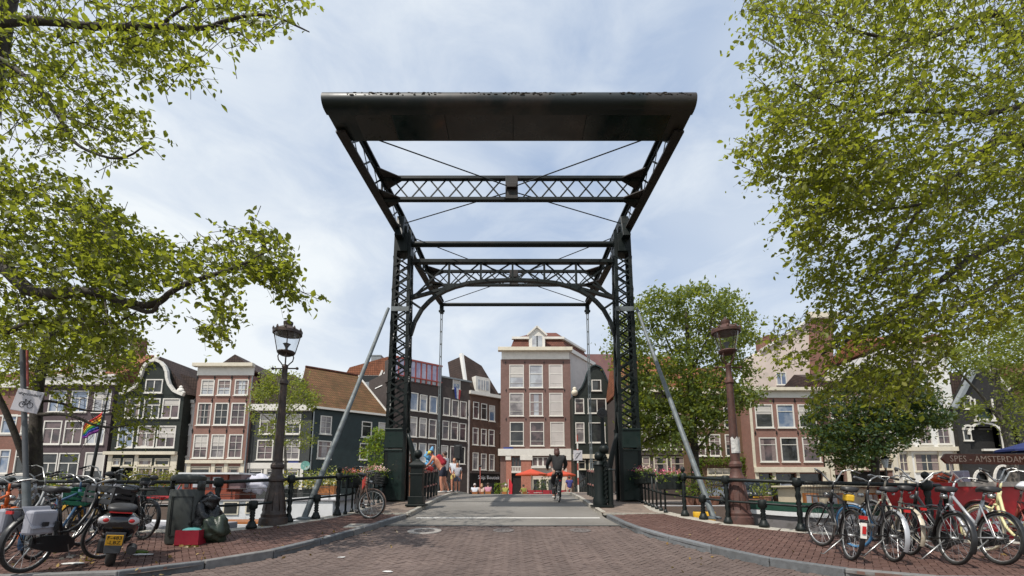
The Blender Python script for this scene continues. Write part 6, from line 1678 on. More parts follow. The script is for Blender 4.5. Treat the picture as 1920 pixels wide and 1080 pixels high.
# ------------------------------------------------------------------ street lamps
LAMPB = mat("dark_brown_lamp_paint", (0.040, 0.027, 0.022), 0.5, 0.3, 5, 0.15, col2=(0.10, 0.055, 0.035), c2lo=0.52, c2hi=0.72)
LAMPR = mat("rust_red_lamp_paint", (0.085, 0.036, 0.027), 0.65, 0.3, 5, 0.25, col2=(0.045, 0.024, 0.020), c2lo=0.48, c2hi=0.66)
LGLASS = clear_glass("lantern_glass", (.96, .98, 1), .05)
def street_lamp(px, row, m, label):
    c = G(px, row, KERB); Y = c.y
    Z = lambda r: P(px, r, Y).z - c.z
    s = lambda q: q / 90.0 * (Y / 9.3)
    r0 = row - 983
    z = lambda r: Z(r + r0)
    root = empty("street_lamp", c, 0, label, "street lamp")
    base = [(s(25), -.05), (s(25), z(978)), (s(24), z(971)), (s(21.5), z(969)), (s(22), z(964)), (s(20), z(961)), (s(19), z(950)), (s(16), z(930)), (s(13.5), z(912)), (s(12.5), z(906)), (s(12.5), z(904)), (s(15), z(902)), (s(15), z(898)), (s(11.5), z(893)), (s(10), z(886)), (s(9.5), z(880)), (s(12), z(877)), (s(12), z(872)), (s(9), z(867))]
    mb = MB(); mb.lathe(base, (0, 0, 0), 20); mb.build("base", m, root, True, auto=30)
    mb = MB()          # flutes on the bell
    for k in range(10):
        a = k * .6283
        mb.tube([(s(19.5) * math.cos(a), s(19.5) * math.sin(a), z(957)), (s(15.6) * math.cos(a), s(15.6) * math.sin(a), z(928)), (s(13) * math.cos(a), s(13) * math.sin(a), z(911))], .012, 5)
    mb.build("bell_ribs", m, root, True)
    mb = MB(); mb.lathe([(s(8.5), z(868)), (s(8), z(840)), (s(7), z(780)), (s(6.2), z(722)), (s(8), z(720)), (s(8), z(714)), (s(5.5), z(710)), (s(5), z(690)), (s(6), z(688)), (s(4.5), z(684))], (0, 0, 0), 14); mb.build("shaft", m, root, True, auto=30)
    mb = MB(); mb.tube([(-s(24), 0, z(691)), (s(24), 0, z(691))], .016, 6); mb.ball((-s(24), 0, z(691)), .035, 8, 6); mb.ball((s(24), 0, z(691)), .035, 8, 6); mb.build("ladder_bar", m, root, True)
    for k in range(4):
        a = k * math.pi / 2 + .5; ca, sa = math.cos(a), math.sin(a)
        mb = MB(); mb.tube([(r * ca, r * sa, zz) for r, zz in ((s(3), z(688)), (s(7), z(682)), (s(12.5), z(676)), (s(14), z(669)), (s(12), z(664)), (s(14), z(661)))], .014, 6); mb.build("bracket", m, root, True)
    mb = MB(); mb.lathe([(s(9), z(667)), (s(15), z(664)), (s(17), z(661)), (s(15.6), z(659))], (0, 0, 0), 16); mb.build("lantern_tray", m, root, True, auto=30)
    mb = MB(); n = 16; vs = []; fs = []
    for r, zz in ((s(15.6), z(660)), (s(23.5), z(628))):
        for k in range(n): vs.append((r * math.cos(6.2832 * k / n), r * math.sin(6.2832 * k / n), zz))
    for k in range(n): fs.append((k, (k + 1) % n, n + (k + 1) % n, n + k))
    mb.add(vs, fs).build("lantern_glass", LGLASS, root, True)
    for k in range(4):
        a = k * math.pi / 2 + .5; ca, sa = math.cos(a), math.sin(a)
        mb = MB(); mb.bar((s(15.8) * ca, s(15.8) * sa, z(661)), (s(23.8) * ca, s(23.8) * sa, z(627)), .014); mb.build("lantern_rib", m, root)
    mb = MB(); mb.lathe([(s(22), z(628)), (s(27), z(627)), (s(27), z(622)), (s(23), z(619)), (s(11), z(613)), (s(8), z(611)), (s(9), z(607)), (s(9), z(604)), (s(4), z(602)), (s(2), z(598)), (.004, z(596))], (0, 0, 0), 20); mb.build("lantern_roof", m, root, True, auto=30)
    for k in range(10):
        a = k * .6283; ca, sa = math.cos(a), math.sin(a)
        mb = MB(); mb.ball((s(25.5) * ca, s(25.5) * sa, z(620)), .028, 6, 5, (1, 1, 1.5)); mb.ball((s(25.5) * ca, s(25.5) * sa, z(617)), .016, 6, 5); mb.build("crown_finial", m, root, True)
    mb = MB(); mb.tube([(0, 0, z(660)), (0, 0, z(652))], .03, 8); mb.lathe([(.03, z(652)), (.07, z(646)), (.085, z(645)), (.03, z(643))], (0, 0, 0), 10); mb.build("lamp_holder", STEELGREY, root, True, auto=30)
    return root, z, s
street_lamp(512, 983, LAMPB, "dark brown crown lantern street lamp on the left quay")
lr, lz, ls = street_lamp(1387, 981, LAMPR, "rusty red crown lantern street lamp on the right quay with pasted paper")
PAPER = mat("weathered_paper", (0.55, 0.54, 0.52), 0.8, 0.15, 14, col2=(0.32, 0.32, 0.33), c2lo=.5, c2hi=.62)
mb = MB(); n = 14; vs = []; fs = []
for zz in (lz(852), lz(838), lz(824)):
    for k in range(n + 1):
        a = -2.6 + 2.2 * k / n; r = ls(8.6) + .006 + (.01 if k in (0, n) else 0); vs.append((r * math.cos(a), r * math.sin(a), zz + (.03 * math.sin(k) if zz > lz(838) else 0)))
for j in range(2):
    for k in range(n): q = j * (n + 1) + k; fs.append((q, q + 1, q + n + 2, q + n + 1))
pb = mb.add(vs, fs).build("paper_notice", PAPER); pb.location = lr.location; tag(pb, "torn white paper pasted round the shaft of the rusty street lamp", "paper notice")
so = pb.modifiers.new("thick", 'SOLIDIFY'); so.thickness = .003

# ------------------------------------------------------------------ bicycles
SPOKE = mat("spoke_steel", (0.42, 0.42, 0.42), 0.35, 0.1, 5, metal=0.7)
RIM = mat("rim_steel", (0.50, 0.50, 0.49), 0.32, 0.15, 6, metal=0.7)
TYRE_BLUE = mat("blue_rubber", (0.07, 0.22, 0.42), 0.6, 0.15, 8)
TYRE_CREAM = mat("cream_rubber", (0.55, 0.50, 0.38), 0.7, 0.15, 8)
LEATHER = mat("black_vinyl", (0.020, 0.019, 0.020), 0.5, 0.25, 8)
REDREF = mat("red_reflector", (0.45, 0.02, 0.02), 0.25, 0.1, 5); AMBER = mat("amber_plastic", (0.6, 0.25, 0.02), 0.4, 0.1, 5)
R_ = 0.34
def torus_mb(R, r, n=36, m=6, a0=0, a1=2 * math.pi, c=(0, 0, 0), flat_=1.0):
    full = abs(a1 - a0 - 2 * math.pi) < 1e-6
    k = n if full else n
    pts = [(c[0] + R * math.cos(a0 + (a1 - a0) * i / k), c[1], c[2] + R * math.sin(a0 + (a1 - a0) * i / k)) for i in range(k if full else k + 1)]
    return MB().tube(pts, r, m, closed=full)
WM = {}
def wheel_meshes(tm, rm=None):
    key = (tm.name, (rm or RIM).name)
    if key in WM: return WM[key]
    ty = torus_mb(R_ - .02, .021, 40, 7).mesh("tyre", tm, True)
    mb = torus_mb(R_ - .045, .010, 40, 5); mb.tube([(0, -.045, 0), (0, .045, 0)], .022, 10); rim = mb.mesh("wheel", rm or RIM, True)
    mb = MB()
    for k in range(18):
        a = 2 * math.pi * k / 18; o = .035 if k % 2 else -.035; b = a + (.35 if k % 4 < 2 else -.35)
        mb.tube([(.02 * math.cos(b), o, .02 * math.sin(b)), ((R_ - .05) * math.cos(a), 0, (R_ - .05) * math.sin(a))], .0022, 3, cap=False)
    sp = mb.mesh("spokes", SPOKE)
    WM[key] = (ty, rim, sp); return WM[key]
BM = {}
def shared(key, fn):
    if key not in BM: BM[key] = fn()
    return BM[key]
def bicycle(label, rear, front=None, yaw=None, frame=None, style='oma', lean=5, steer=0, tyre_f=None, tyre_r=None, fender=None, bars='swept', rack=True, saddle=None, group=None, kick=True, seat_h=0.0, chaincase=True, light_r=REDREF, rim=None):
    frame = frame or IRON; fender = fender or frame; nm = frame.name + style
    rear = Vector(rear)
    if front is not None:
        f = Vector(front); yaw = math.atan2(f.y - rear.y, f.x - rear.x)
    fx = rear + Vector((math.cos(yaw), math.sin(yaw), 0)) * 1.08; fx.z = gp(fx.y) if abs(rear.z - gp(rear.y)) < .05 else gr(fx.y); 
    X = (fx - rear).normalized(); side = Vector((0, 0, 1)).cross(X).normalized(); up = X.cross(side)
    L = Matrix.Rotation(math.radians(lean), 3, X); side = L @ side; up = L @ up
    M = Matrix((X, side, up)).transposed().to_4x4(); M.translation = rear + Vector((0, 0, .005))
    root = empty("bicycle", (0, 0, 0), 0, label, "bicycle", group); root.matrix_world = M
    def frame_mesh():
        mb = MB(); BB = (.44, 0, .28); ST = (.27, 0, .82); HT = (.80, 0, .93); HB = (.845, 0, .72); t = .019
        mb.tube([BB, (.33, 0, .6), ST], t, 8)
        mb.tube([HT, HB], .024, 8)
        if style == 'dia': mb.tube([HB, BB], t, 8); mb.tube([(.805, 0, .88), (.285, 0, .78)], t, 8)
        elif style == 'oma':
            mb.tube([HB, (.80, 0, .58), (.68, 0, .40), (.56, 0, .31), BB], t, 8); mb.tube([(.81, 0, .86), (.745, 0, .66), (.62, 0, .50), (.47, 0, .43), (.365, 0, .44)], t, 8)
        else:    # straight parallel step-through
            mb.tube([HB, BB], t, 8); mb.tube([(.81, 0, .86), (.35, 0, .46)], t, 8)
        for s in (-.06, .06):
            mb.tube([(.44, s * .6, .28), (0, s, .34)], .011, 6); mb.tube([(.29, s * .4, .76), (0, s, .34)], .009, 6)
        return mb.mesh("frame", frame, True)
    inst(shared(("frame", nm), frame_mesh), "frame", root)
    def fork_mesh():
        mb = MB()
        for s in (-.055, .055): mb.tube([(.845, s * .6, .72), (.90, s, .62), (1.0, s, .44), (1.08, s, .34)], .011, 6)
        mb.tube([(.845, -.046, .72), (.845, .046, .72)], .020, 6); mb.tube([(.80, 0, .93), (.775, 0, 1.05)], .013, 6)
        return mb.mesh("fork", frame, True)
    axis_ = (Vector((.80, 0, .93)) - Vector((.845, 0, .72))).normalized(); piv = Vector((.80, 0, .93))
    S = Matrix.Translation(piv) @ Matrix.Rotation(math.radians(steer), 4, axis_) @ Matrix.Translation(-piv)
    inst(shared(("fork", frame.name), fork_mesh), "fork", root, mat4=S)
    def bars_mesh():
        mb = MB()
        if bars == 'swept':
            for s in (-1, 1): mb.tube([(.775, 0, 1.05), (.80, s * .08, 1.10), (.82, s * .20, 1.14), (.74, s * .29, 1.13), (.60, s * .30, 1.10)], .012, 6)
        elif bars == 'high':
            for s in (-1, 1): mb.tube([(.775, 0, 1.05), (.80, s * .06, 1.07), (.84, s * .18, 1.22), (.80, s * .27, 1.25), (.64, s * .30, 1.20)], .012, 6)
        else:
            for s in (-1, 1): mb.tube([(.775, 0, 1.05), (.79, s * .1, 1.07), (.74, s * .30, 1.10)], .012, 6)
        return mb.mesh("handlebar", CHROME, True)
    inst(shared(("bars", bars), bars_mesh), "handlebar", root, mat4=S)
    for s in (-1, 1):
        def grip_mesh():
            e = {'swept': ((.70, s * .298, 1.12), (.58, s * .30, 1.095)), 'high': ((.73, s * .285, 1.228), (.62, s * .30, 1.195)), 'flat': ((.76, s * .22, 1.087), (.735, s * .31, 1.102))}[bars]
            mb = MB().tube(e, .018, 8)
            mb.tube([(e[0][0] + .05, e[0][1], e[0][2]), (e[0][0] + .06, e[0][1] * .95, e[0][2] - .03), (e[1][0] + .06, e[1][1] * .98, e[1][2] - .03)], .006, 5)
            return mb.mesh("grip", RUBBER, True)
        inst(shared(("grip", bars, s), grip_mesh), "grip", root, mat4=S)
    for x, tm, mm in ((0, tyre_r or RUBBER, Matrix()), (1.08, tyre_f or RUBBER, S)):
        ty, rm_, sp = wheel_meshes(tm, rim)
        w = inst(rm_, "wheel", root, mat4=mm @ Matrix.Translation((x, 0, R_)) @ Matrix.Rotation(random.Random(label + str(x)).uniform(0, 6), 4, 'Y'))
        inst(ty, "tyre", w); inst(sp, "spokes", w)
    def fend(c, a0, a1):
        def fn():
            mb = MB(); n = 16; vs = []; fs = []
            for i in range(n + 1):
                a = math.radians(a0 + (a1 - a0) * i / n)
                for y, r in ((-.028, R_ + .012), (0, R_ + .026), (.028, R_ + .012)): vs.append((c + r * math.cos(a), y, R_ + r * math.sin(a)))
            for i in range(n):
                for k in range(2): q = i * 3 + k; fs.append((q, q + 1, q + 4, q + 3))
            for a in (a0 if c < .5 else a0, ):
                aa = math.radians(a0 + 4 if c > .5 else a1 - 6); 
                for s in (-.05, .05): mb.tube([(c, s, R_), (c + (R_ + .015) * math.cos(aa), s * .6, R_ + (R_ + .015) * math.sin(aa))], .004, 4)
            return mb.add(vs, fs).mesh("mudguard", fender, True)
        return fn
    inst(shared(("fr", fender.name), fend(0, 20, 205)), "mudguard", root)
    inst(shared(("ff", fender.name), fend(1.08, -25, 115)), "mudguard", root, mat4=S)
    def saddle_mesh():
        mb = MB(); vs = []; fs = []
        secs = [(-.13, .02, .0), (-.12, .10, .035), (-.04, .115, .03), (.04, .075, .025), (.12, .038, .015), (.155, .012, .0)]
        n = 8
        for x, w, h in secs:
            for k in range(n):
                a = 2 * math.pi * k / n; vs.append((.23 + x, w * math.cos(a), .955 + .028 * math.sin(a) + h * (1 if math.sin(a) > 0 else .2)))
        for i in range(len(secs) - 1):
            for k in range(n): fs.append((i * n + k, i * n + (k + 1) % n, (i + 1) * n + (k + 1) % n, (i + 1) * n + k))
        fs += [tuple(range(n - 1, -1, -1)), tuple((len(secs) - 1) * n + k for k in range(n))]
        mb.add(vs, fs)
        return mb.mesh("saddle", saddle or LEATHER, True)
    inst(shared(("sad", (saddle or LEATHER).name), saddle_mesh), "saddle", root, (0, 0, seat_h))
    def post_m():
        mb = MB().tube([(.272, 0, .81), (.25, 0, .94 + seat_h)], .013, 6)
        for s in (-.05, .05): mb.tube([(.16, s, .92 + seat_h), (.17, s, .90 + seat_h)], .02, 6)
        return mb.mesh("seat_post", CHROME, True)
    inst(shared(("sp", round(seat_h, 2)), post_m), "seat_post", root)
    if rack:
        def rack_m():
            mb = MB()
            for y in (-.065, 0, .065): mb.tube([(-.30, y, .74), (.22, y, .745)], .007, 5)
            for x in (-.28, -.1, .1): mb.tube([(x, -.065, .74), (x, .065, .74)], .006, 5)
            for s in (-.07, .07): mb.tube([(-.12, s, .74), (-.01, s, .34)], .006, 5); mb.tube([(-.25, s, .74), (-.01, s, .34)], .006, 5)
            return mb.mesh("carrier_rack", BLACKP, True)
        inst(shared("rack", rack_m), "carrier_rack", root)
        inst(shared(("rl", light_r.name), lambda: MB().bx(-.33, -.305, -.032, .032, .695, .73).mesh("rear_light", light_r)), "rear_light", root)
    def crank_m():
        mb = MB().tube([(.44, -.06, .28), (.44, .06, .28)], .03, 10); mb.tube([(.44, -.06, .28), (.50, -.065, .125)], .010, 6); mb.tube([(.44, .06, .28), (.38, .065, .435)], .010, 6)
        mb.bx(.45, .55, -.15, -.07, .11, .135); mb.bx(.33, .43, .07, .15, .425, .45)
        return mb.mesh("crank", CHROME)
    inst(shared("crank", crank_m), "crank", root)
    if chaincase:
        def cc():
            mb = MB(); pts = [(-.05, .30), (-.05, .40), (.1, .42), (.42, .40), (.53, .34), (.54, .25), (.46, .18), (.3, .19), (.05, .26)]
            return mb.prism([(x, -.065, z) for x, z in pts], (0, .03, 0)).mesh("chain_case", BLACKP)
        inst(shared("cc", cc), "chain_case", root)
    if kick:
        inst(shared("kick", lambda: MB().tube([(.10, .05, .30), (.16, .26, .012), (.20, .29, .01)], .010, 6).mesh("kickstand", CHROME, True)), "kickstand", root)
    inst(shared("hl", lambda: MB().tube([(.90, 0, .84), (.96, 0, .84)], .035, 10).mesh("headlight", CHROME, True)), "headlight", root, mat4=S)
    return root, M, S
def crate_mb(w, d, h, t=.012, slot=True):
    mb = MB(); mb.bx(-w / 2, w / 2, -d / 2, d / 2, 0, t)
    for z0, z1 in ((0, h * .3), (h * .42, h * .58), (h * .7, h)) if slot else ((0, h),):
        mb.bx(-w / 2, w / 2, -d / 2, -d / 2 + t, z0, z1); mb.bx(-w / 2, w / 2, d / 2 - t, d / 2, z0, z1)
        mb.bx(-w / 2, -w / 2 + t, -d / 2 + t, d / 2 - t, z0, z1); mb.bx(w / 2 - t, w / 2, -d / 2 + t, d / 2 - t, z0, z1)
    for sx in (-1, 1):
        for sy in (-1, 1): mb.bx(sx * w / 2 - .015 * sx - .014, sx * w / 2 - .015 * sx + .014, sy * d / 2 - .015 * sy - .014, sy * d / 2 - .015 * sy + .014, 0.001, h - .001)
    return mb
def wire_basket(parent, M4, w=.38, d=.30, h=.24):
    mb = MB()
    for i in range(5):
        z = h * i / 4; mb.tube([(-d / 2, -w / 2, z), (d / 2, -w / 2, z), (d / 2, w / 2, z), (-d / 2, w / 2, z)], .004, 4, closed=True)
    for i in range(9):
        y = -w / 2 + w * i / 8
        mb.tube([(-d / 2, y, h), (-d / 2, y, 0), (d / 2, y, 0), (d / 2, y, h)], .003, 4)
    o = mb.build("wire_basket", BLACKP, parent); o.matrix_local = M4; return o
CREAMF = mat("cream_bicycle_paint", (0.52, 0.46, 0.36), 0.4, 0.12, 6, col2=(0.3, 0.2, 0.12), c2lo=.62, c2hi=.75)
BLKF = mat("black_bicycle_paint", (0.014, 0.014, 0.015), 0.35, 0.2, 6)
SILF = mat("silver_bicycle_paint", (0.40, 0.41, 0.43), 0.38, 0.15, 6, metal=.3)
YELF = mat("pale_yellow_bicycle_paint", (0.60, 0.56, 0.30), 0.42, 0.12, 6)
GOLDF = mat("mustard_bicycle_paint", (0.42, 0.24, 0.025), 0.42, 0.15, 6)
ORGF = mat("orange_bicycle_paint", (0.55, 0.11, 0.02), 0.42, 0.15, 6)
BLUF = mat("blue_bicycle_paint", (0.035, 0.085, 0.16), 0.42, 0.15, 6)
GRYF = mat("grey_bicycle_paint", (0.22, 0.23, 0.24), 0.42, 0.15, 6)
REDF_ = mat("faded_red_bicycle_paint", (0.32, 0.07, 0.05), 0.45, 0.2, 6)
GR = "bicycles parked along the right quay railing"; GL = "bicycles parked along the left quay"
Gp = lambda x, y: G(x, y, KERB)
# right
r1, M1, S1 = bicycle("black bicycle with yellow clip under the saddle and red rear reflector, seen from behind", Gp(1594, 1051), Gp(1520, 1012), frame=BLKF, style='dia', lean=7, group=GR, rack=False, bars='high', steer=18)
mb = MB(); mb.bx(-.34, -.30, -.042, .042, .605, .65); mb.build("rear_reflector", REDREF, r1); MB().bx(.10, .26, -.05, .05, .80, .90).build("saddle_clip", mat("yellow_plastic", (0.62, 0.38, 0.02), .45, .1, 5), r1, bevel=.02)
mb = MB(); a = math.radians(150); mb.prism([(-.365, -.035, .36), (-.365, .035, .36), (-.34, .035, .56), (-.34, -.035, .56)], (-.012, 0, 0)); mb.build("white_tail_flash", WHITE, r1); MB().bx(-.385, -.37, -.02, .02, .42, .52).build("tail_reflector", REDREF, r1)
wire_basket(r1, S1 @ Matrix.Translation((1.02, 0, .80)))
r2, M2, S2 = bicycle("black step-through bicycle with bright blue front tyre and silver rear mudguard", Gp(1674, 1054), Gp(1594, 1021), frame=BLKF, style='oma', lean=6, tyre_f=TYRE_BLUE, fender=SILF, group=GR, steer=25, light_r=REDREF)
bicycle("cream framed bicycle with cream rear mudguard, tucked behind the blue tyred one", Gp(1704, 1041), Gp(1626, 1010), frame=CREAMF, style='par', lean=6, group=GR, steer=12)
bicycle("black bicycle with amber reflector under its saddle and chrome bars, fourth in the right row", Gp(1790, 1060), None, math.radians(75), frame=BLKF, style='par', lean=6, group=GR, bars='high', light_r=AMBER, rack=False, steer=-10)
bicycle("silver step-through bicycle with black saddle before the red boat", Gp(1874, 1060), None, math.radians(79), frame=SILF, style='par', lean=7, group=GR, steer=15, fender=BLKF, rack=False)
r6, M6, S6 = bicycle("pale yellow double tube bicycle at the right edge with cream tyres", Gp(1970, 1060), Gp(1858, 1037), frame=YELF, style='oma', lean=6, group=GR, tyre_f=TYRE_CREAM, tyre_r=TYRE_CREAM, steer=10, bars='high')
bicycle("faded red bicycle with tall chrome handlebar behind the silver one", Gp(1938, 1040), Gp(1846, 1014), frame=REDF_, style='oma', lean=5, group=GR, bars='high', steer=20)
g_ = random.Random(9)
def lumpy(mb, c, r, sc_, seed, amp=.16, n=22, m=16):
    g = random.Random(seed); ph = [g.uniform(0, 6.28) for _ in range(9)]; b0 = len(mb.v); mb.ball(c, r, n, m, sc_); c = Vector(c)
    for i in range(b0, len(mb.v)):
        v = Vector(mb.v[i]) - c; d = v.normalized()
        k = 1 + amp * (math.sin(d.x * 5 + ph[0]) * math.sin(d.y * 4 + ph[1]) + .7 * math.sin(d.z * 7 + ph[2] + d.x * 6) + .5 * math.sin(d.x * 13 + d.z * 9 + ph[3]) + .4 * math.sin(d.y * 17 + ph[4] - d.z * 8)) * .6
        mb.v[i] = tuple(c + v * k)
    return mb
bagw = mat("white_plastic_bag", (0.62, 0.63, 0.66), .45, .1, 6)
wb = lumpy(MB(), (0, 0, 0), .13, (1.5, 1.0, .55), 4).build("plastic_bag", bagw, None, True); wb.location = (M6 @ Vector((.23, 0, 1.02))); tag(wb, "white plastic bag wrapped over the saddle of the pale yellow bicycle", "plastic bag")
# left
l1, ML1, SL1 = bicycle("black bicycle with pale grey pannier bag and black front crate, nearest at the left", Gp(43, 1075), None, math.radians(96), frame=BLKF, style='oma', lean=4, group=GL, steer=-8)
o = crate_mb(.36, .42, .24).build("front_crate", BLACKP, l1); o.matrix_local = SL1 @ Matrix.Translation((1.0, 0, .76)) @ Matrix.Rotation(.12, 4, 'Y')
PAN = mat("pale_grey_tarpaulin", (0.30, 0.30, 0.335), .55, .1, 5)
pb = empty("pannier_bag", (0, 0, 0), 0, "pale grey tarpaulin pannier bag hung over the carrier of the nearest left bicycle", "pannier bag"); pb.matrix_world = ML1
MB().bx(-.26, .06, -.20, -.09, .46, .74).build("bag_body", PAN, pb, bevel=.03); MB().prism([(-.27, -.22, .54), (.07, -.22, .54), (.07, -.075, .77), (-.27, -.075, .77)], (0, .012, .012)).build("bag_flap", PAN, pb, bevel=.005)
MB().bx(-.26, .06, .09, .20, .46, .74).build("bag_body", PAN, pb, bevel=.03); MB().bx(-.16, -.10, -.245, -.222, .56, .61).build("buckle", BLACKP, pb); MB().bx(.0, .04, -.245, -.222, .50, .61).build("buckle", BLACKP, pb)
l2, ML2, SL2 = bicycle("dark blue bicycle with bright green crate behind the nearest left one", Gp(62, 1050), Gp(168, 1016), frame=BLUF, style='dia', lean=5, group=GL, steer=-14)
gc = crate_mb(.30, .30, .22).build("green_crate", mat("green_plastic", (0.008, 0.11, 0.06), .45, .12, 5)); gc.matrix_world = ML2 @ Matrix.Translation((.90, 0.02, .70)) @ Matrix.Rotation(-.15, 4, 'Y'); tag(gc, "bright green plastic crate carried on the dark blue bicycle", "crate")
bicycle("mustard yellow bicycle with chrome bars left of the scooter", Gp(118, 1026), Gp(206, 1000), frame=GOLDF, style='oma', lean=4, group=GL, bars='high', steer=-10)
bicycle("orange framed bicycle cut by the left edge of the view", Gp(-74, 1062), Gp(22, 1030), frame=ORGF, style='dia', lean=5, group=GL, steer=-5)
bicycle("black bicycle with big black saddle and dark wheel right of the scooter", Gp(266, 1012), Gp(190, 1003), frame=BLKF, style='oma', lean=4, group=GL, tyre_r=RUBBER, steer=8, rim=BLKF)
bicycle("grey bicycle behind the bicycle sign pole", Gp(-6, 1026), Gp(70, 1008), frame=GRYF, style='oma', lean=4, group=GL, steer=-20, bars='high')
bicycle("old silver bicycle leaning on the left railing at the picture edge", Gp(-40, 1016), Gp(36, 1003), frame=SILF, style='par', lean=3, group=GL, steer=10)
# bicycle leaning at the left approach railing
c = Gp(684, 973); rr = c + Vector((-.52, .93, 0)); rr.z = gp(rr.y)
b7, M7, S7 = bicycle("rusty brown bicycle with front wheel turned and black basket, leaning on the left railing", rr, c, frame=mat("rusty_brown_bicycle_paint", (0.20, 0.12, 0.085), .5, .25, 6, col2=(0.3, 0.2, 0.15)), style='par', lean=-3, steer=52, rack=True)
wire_basket(b7, S7 @ Matrix.Translation((1.0, 0, .82)))
MB().prism([(.5, -.03, .62), (.74, -.03, .74), (.70, -.03, .95), (.42, -.03, .84)], (0, .03, 0)).build("frame_bag", mat("red_nylon", (.5, .05, .035), .6, .1, 5), b7)

# ------------------------------------------------------------------ motor scooter
GLOSSB = mat("gloss_black_paint", (0.010, 0.010, 0.012), 0.12, 0.2, 3, coat=0.6)
PLATEY = mat("yellow_number_plate", (0.62, 0.33, 0.02), .4, .06, 5); LENSW = mat("smoky_lens", (0.5, 0.48, 0.48), .12, .1, 5)
c = Gp(206, 1058); sroot = empty("scooter", c, 0, "glossy black motor scooter with yellow number plate seen from behind beside the litter bin", "scooter")
yw = math.radians(129); Xd = Vector((math.cos(yw), math.sin(yw), math.sin(math.atan(.085) * .9))).normalized(); sd = Vector((0, 0, 1)).cross(Xd).normalized(); up = Matrix.Rotation(math.radians(5), 3, Xd) @ Xd.cross(sd); sd = up.cross(Xd)
Mx = Matrix((Xd, sd, up)).transposed().to_4x4(); Mx.translation = c; sroot.matrix_world = Mx @ Matrix.Scale(.93, 4)
def loft_mb(secs, n=20):
    """secs: (x, zc, half width, half height, squareness)"""
    vs = []; fs = []
    for x, zc, w, h, e in secs:
        for k in range(n):
            a = 2 * math.pi * k / n; ca, sa = math.cos(a), math.sin(a)
            vs.append((x, w * math.copysign(abs(ca) ** e, ca), zc + h * math.copysign(abs(sa) ** e, sa)))
    for i in range(len(secs) - 1):
        for k in range(n): fs.append((i * n + k, i * n + (k + 1) % n, (i + 1) * n + (k + 1) % n, (i + 1) * n + k))
    fs += [tuple(range(n - 1, -1, -1)), tuple((len(secs) - 1) * n + k for k in range(n))]
    return MB().add(vs, fs)
loft_mb([(-.36, .62, .03, .03, .9), (-.33, .62, .15, .10, .8), (-.25, .60, .205, .155, .8), (-.05, .56, .225, .20, .8), (.2, .52, .20, .20, .8), (.38, .46, .15, .15, .8), (.42, .44, .10, .10, .9)]).build("rear_body", GLOSSB, sroot, True, auto=50)
loft_mb([(-.36, .80, .06, .02, .9), (-.33, .80, .145, .045, .8), (-.1, .815, .165, .055, .8), (.12, .80, .155, .055, .8), (.36, .775, .12, .05, .8), (.44, .76, .05, .03, .9)]).build("seat", LEATHER, sroot, True)
MB().bx(-.355, -.335, -.12, .12, .755, .772).build("seat_trim", REDREF, sroot)
for s in (-1, 1):
    mb = MB(); mb.ball((-.315, s * .145, .655), .075, 12, 8, (.5, 1.0, .75)); mb.build("tail_light", LENSW, sroot, True)
    mb = MB(); mb.ball((-.345, s * .135, .655), .035, 10, 6, (.5, 1, .8)); mb.build("tail_lens", REDREF, sroot, True)
mb = MB(); mb.prism([(-.36, -.11, .50), (-.36, .11, .50), (-.42, .085, .22), (-.42, -.085, .22)], (.03, 0, 0)); mb.build("plate_holder", BLACKP, sroot, bevel=.01)
pl = MB().bx(-.006, .006, -.088, .088, -.072, .072).build("number_plate", PLATEY, sroot, bevel=.004); pl.location = (-.408, 0, .40); pl.rotation_euler = (0, -.2, 0)
for tx, zz in (("F-483", .033), ("-LBZ", -.033)):
    tm = text_mesh(tx, .068, SHOPB, "lettering", .002); inst(tm, "lettering", pl, (-.009, 0, zz), (math.pi / 2, 0, -math.pi / 2))
mb = torus_mb(.165, .055, 28, 8); mb.tube([(0, -.05, 0), (0, .05, 0)], .12, 16); w = mb.build("rear_wheel", RUBBER, sroot, True); w.location = (-.14, 0, .22)
mb = MB(); mb.tube([(0, -.056, 0), (0, .056, 0)], .09, 12); mb.build("rim", CHROME, w)
mb = torus_mb(.165, .052, 28, 8); mb.tube([(0, -.05, 0), (0, .05, 0)], .12, 16); w2 = mb.build("front_wheel", RUBBER, sroot, True); w2.location = (1.06, 0, .22)
mb = MB(); mb.tube([(-.46, -.20, .27), (-.2, -.20, .27), (.1, -.19, .25)], [.055, .06, .035], 12); mb.build("silencer", BLACKP, sroot, True, auto=40)
mb = MB(); mb.bx(-.2, .2, .07, .17, .18, .38); mb.build("engine_case", BLACKP, sroot, bevel=.03)
loft_mb([(.38, .30, .16, .05, .6), (.8, .30, .18, .04, .6), (.86, .34, .18, .05, .6)]).build("footboard", BLACKP, sroot, True, auto=40)
mb = MB(); mb.prism([(.84, -.17, .30), (.84, .17, .30), (.76, .20, .62), (.72, .13, .92), (.72, -.13, .92), (.76, -.20, .62)], (.06, 0, .01)); mb.build("leg_shield", GLOSSB, sroot, bevel=.02)
mb = torus_mb(.25, .045, 10, 6, .5, 2.6, (1.06, 0, .22)); mb.build("front_mudguard", GLOSSB, sroot, True)
loft_mb([(.62, 1.0, .05, .04, .9), (.68, 1.02, .14, .065, .8), (.78, 1.0, .12, .07, .8), (.84, .98, .05, .04, .9)]).build("handlebar_cowl", GLOSSB, sroot, True)
for s in (-1, 1):
    MB().tube([(.68, s * .12, 1.02), (.64, s * .33, 1.03)], .017, 8).build("grip", RUBBER, sroot, True)
    mb = MB(); mb.tube([(.68, s * .2, 1.04), (.70, s * .26, 1.18)], .007, 6); mb.ball((.70, s * .27, 1.22), .06, 10, 6, (.3, 1, .7)); mb.build("mirror", BLACKP, sroot, True)

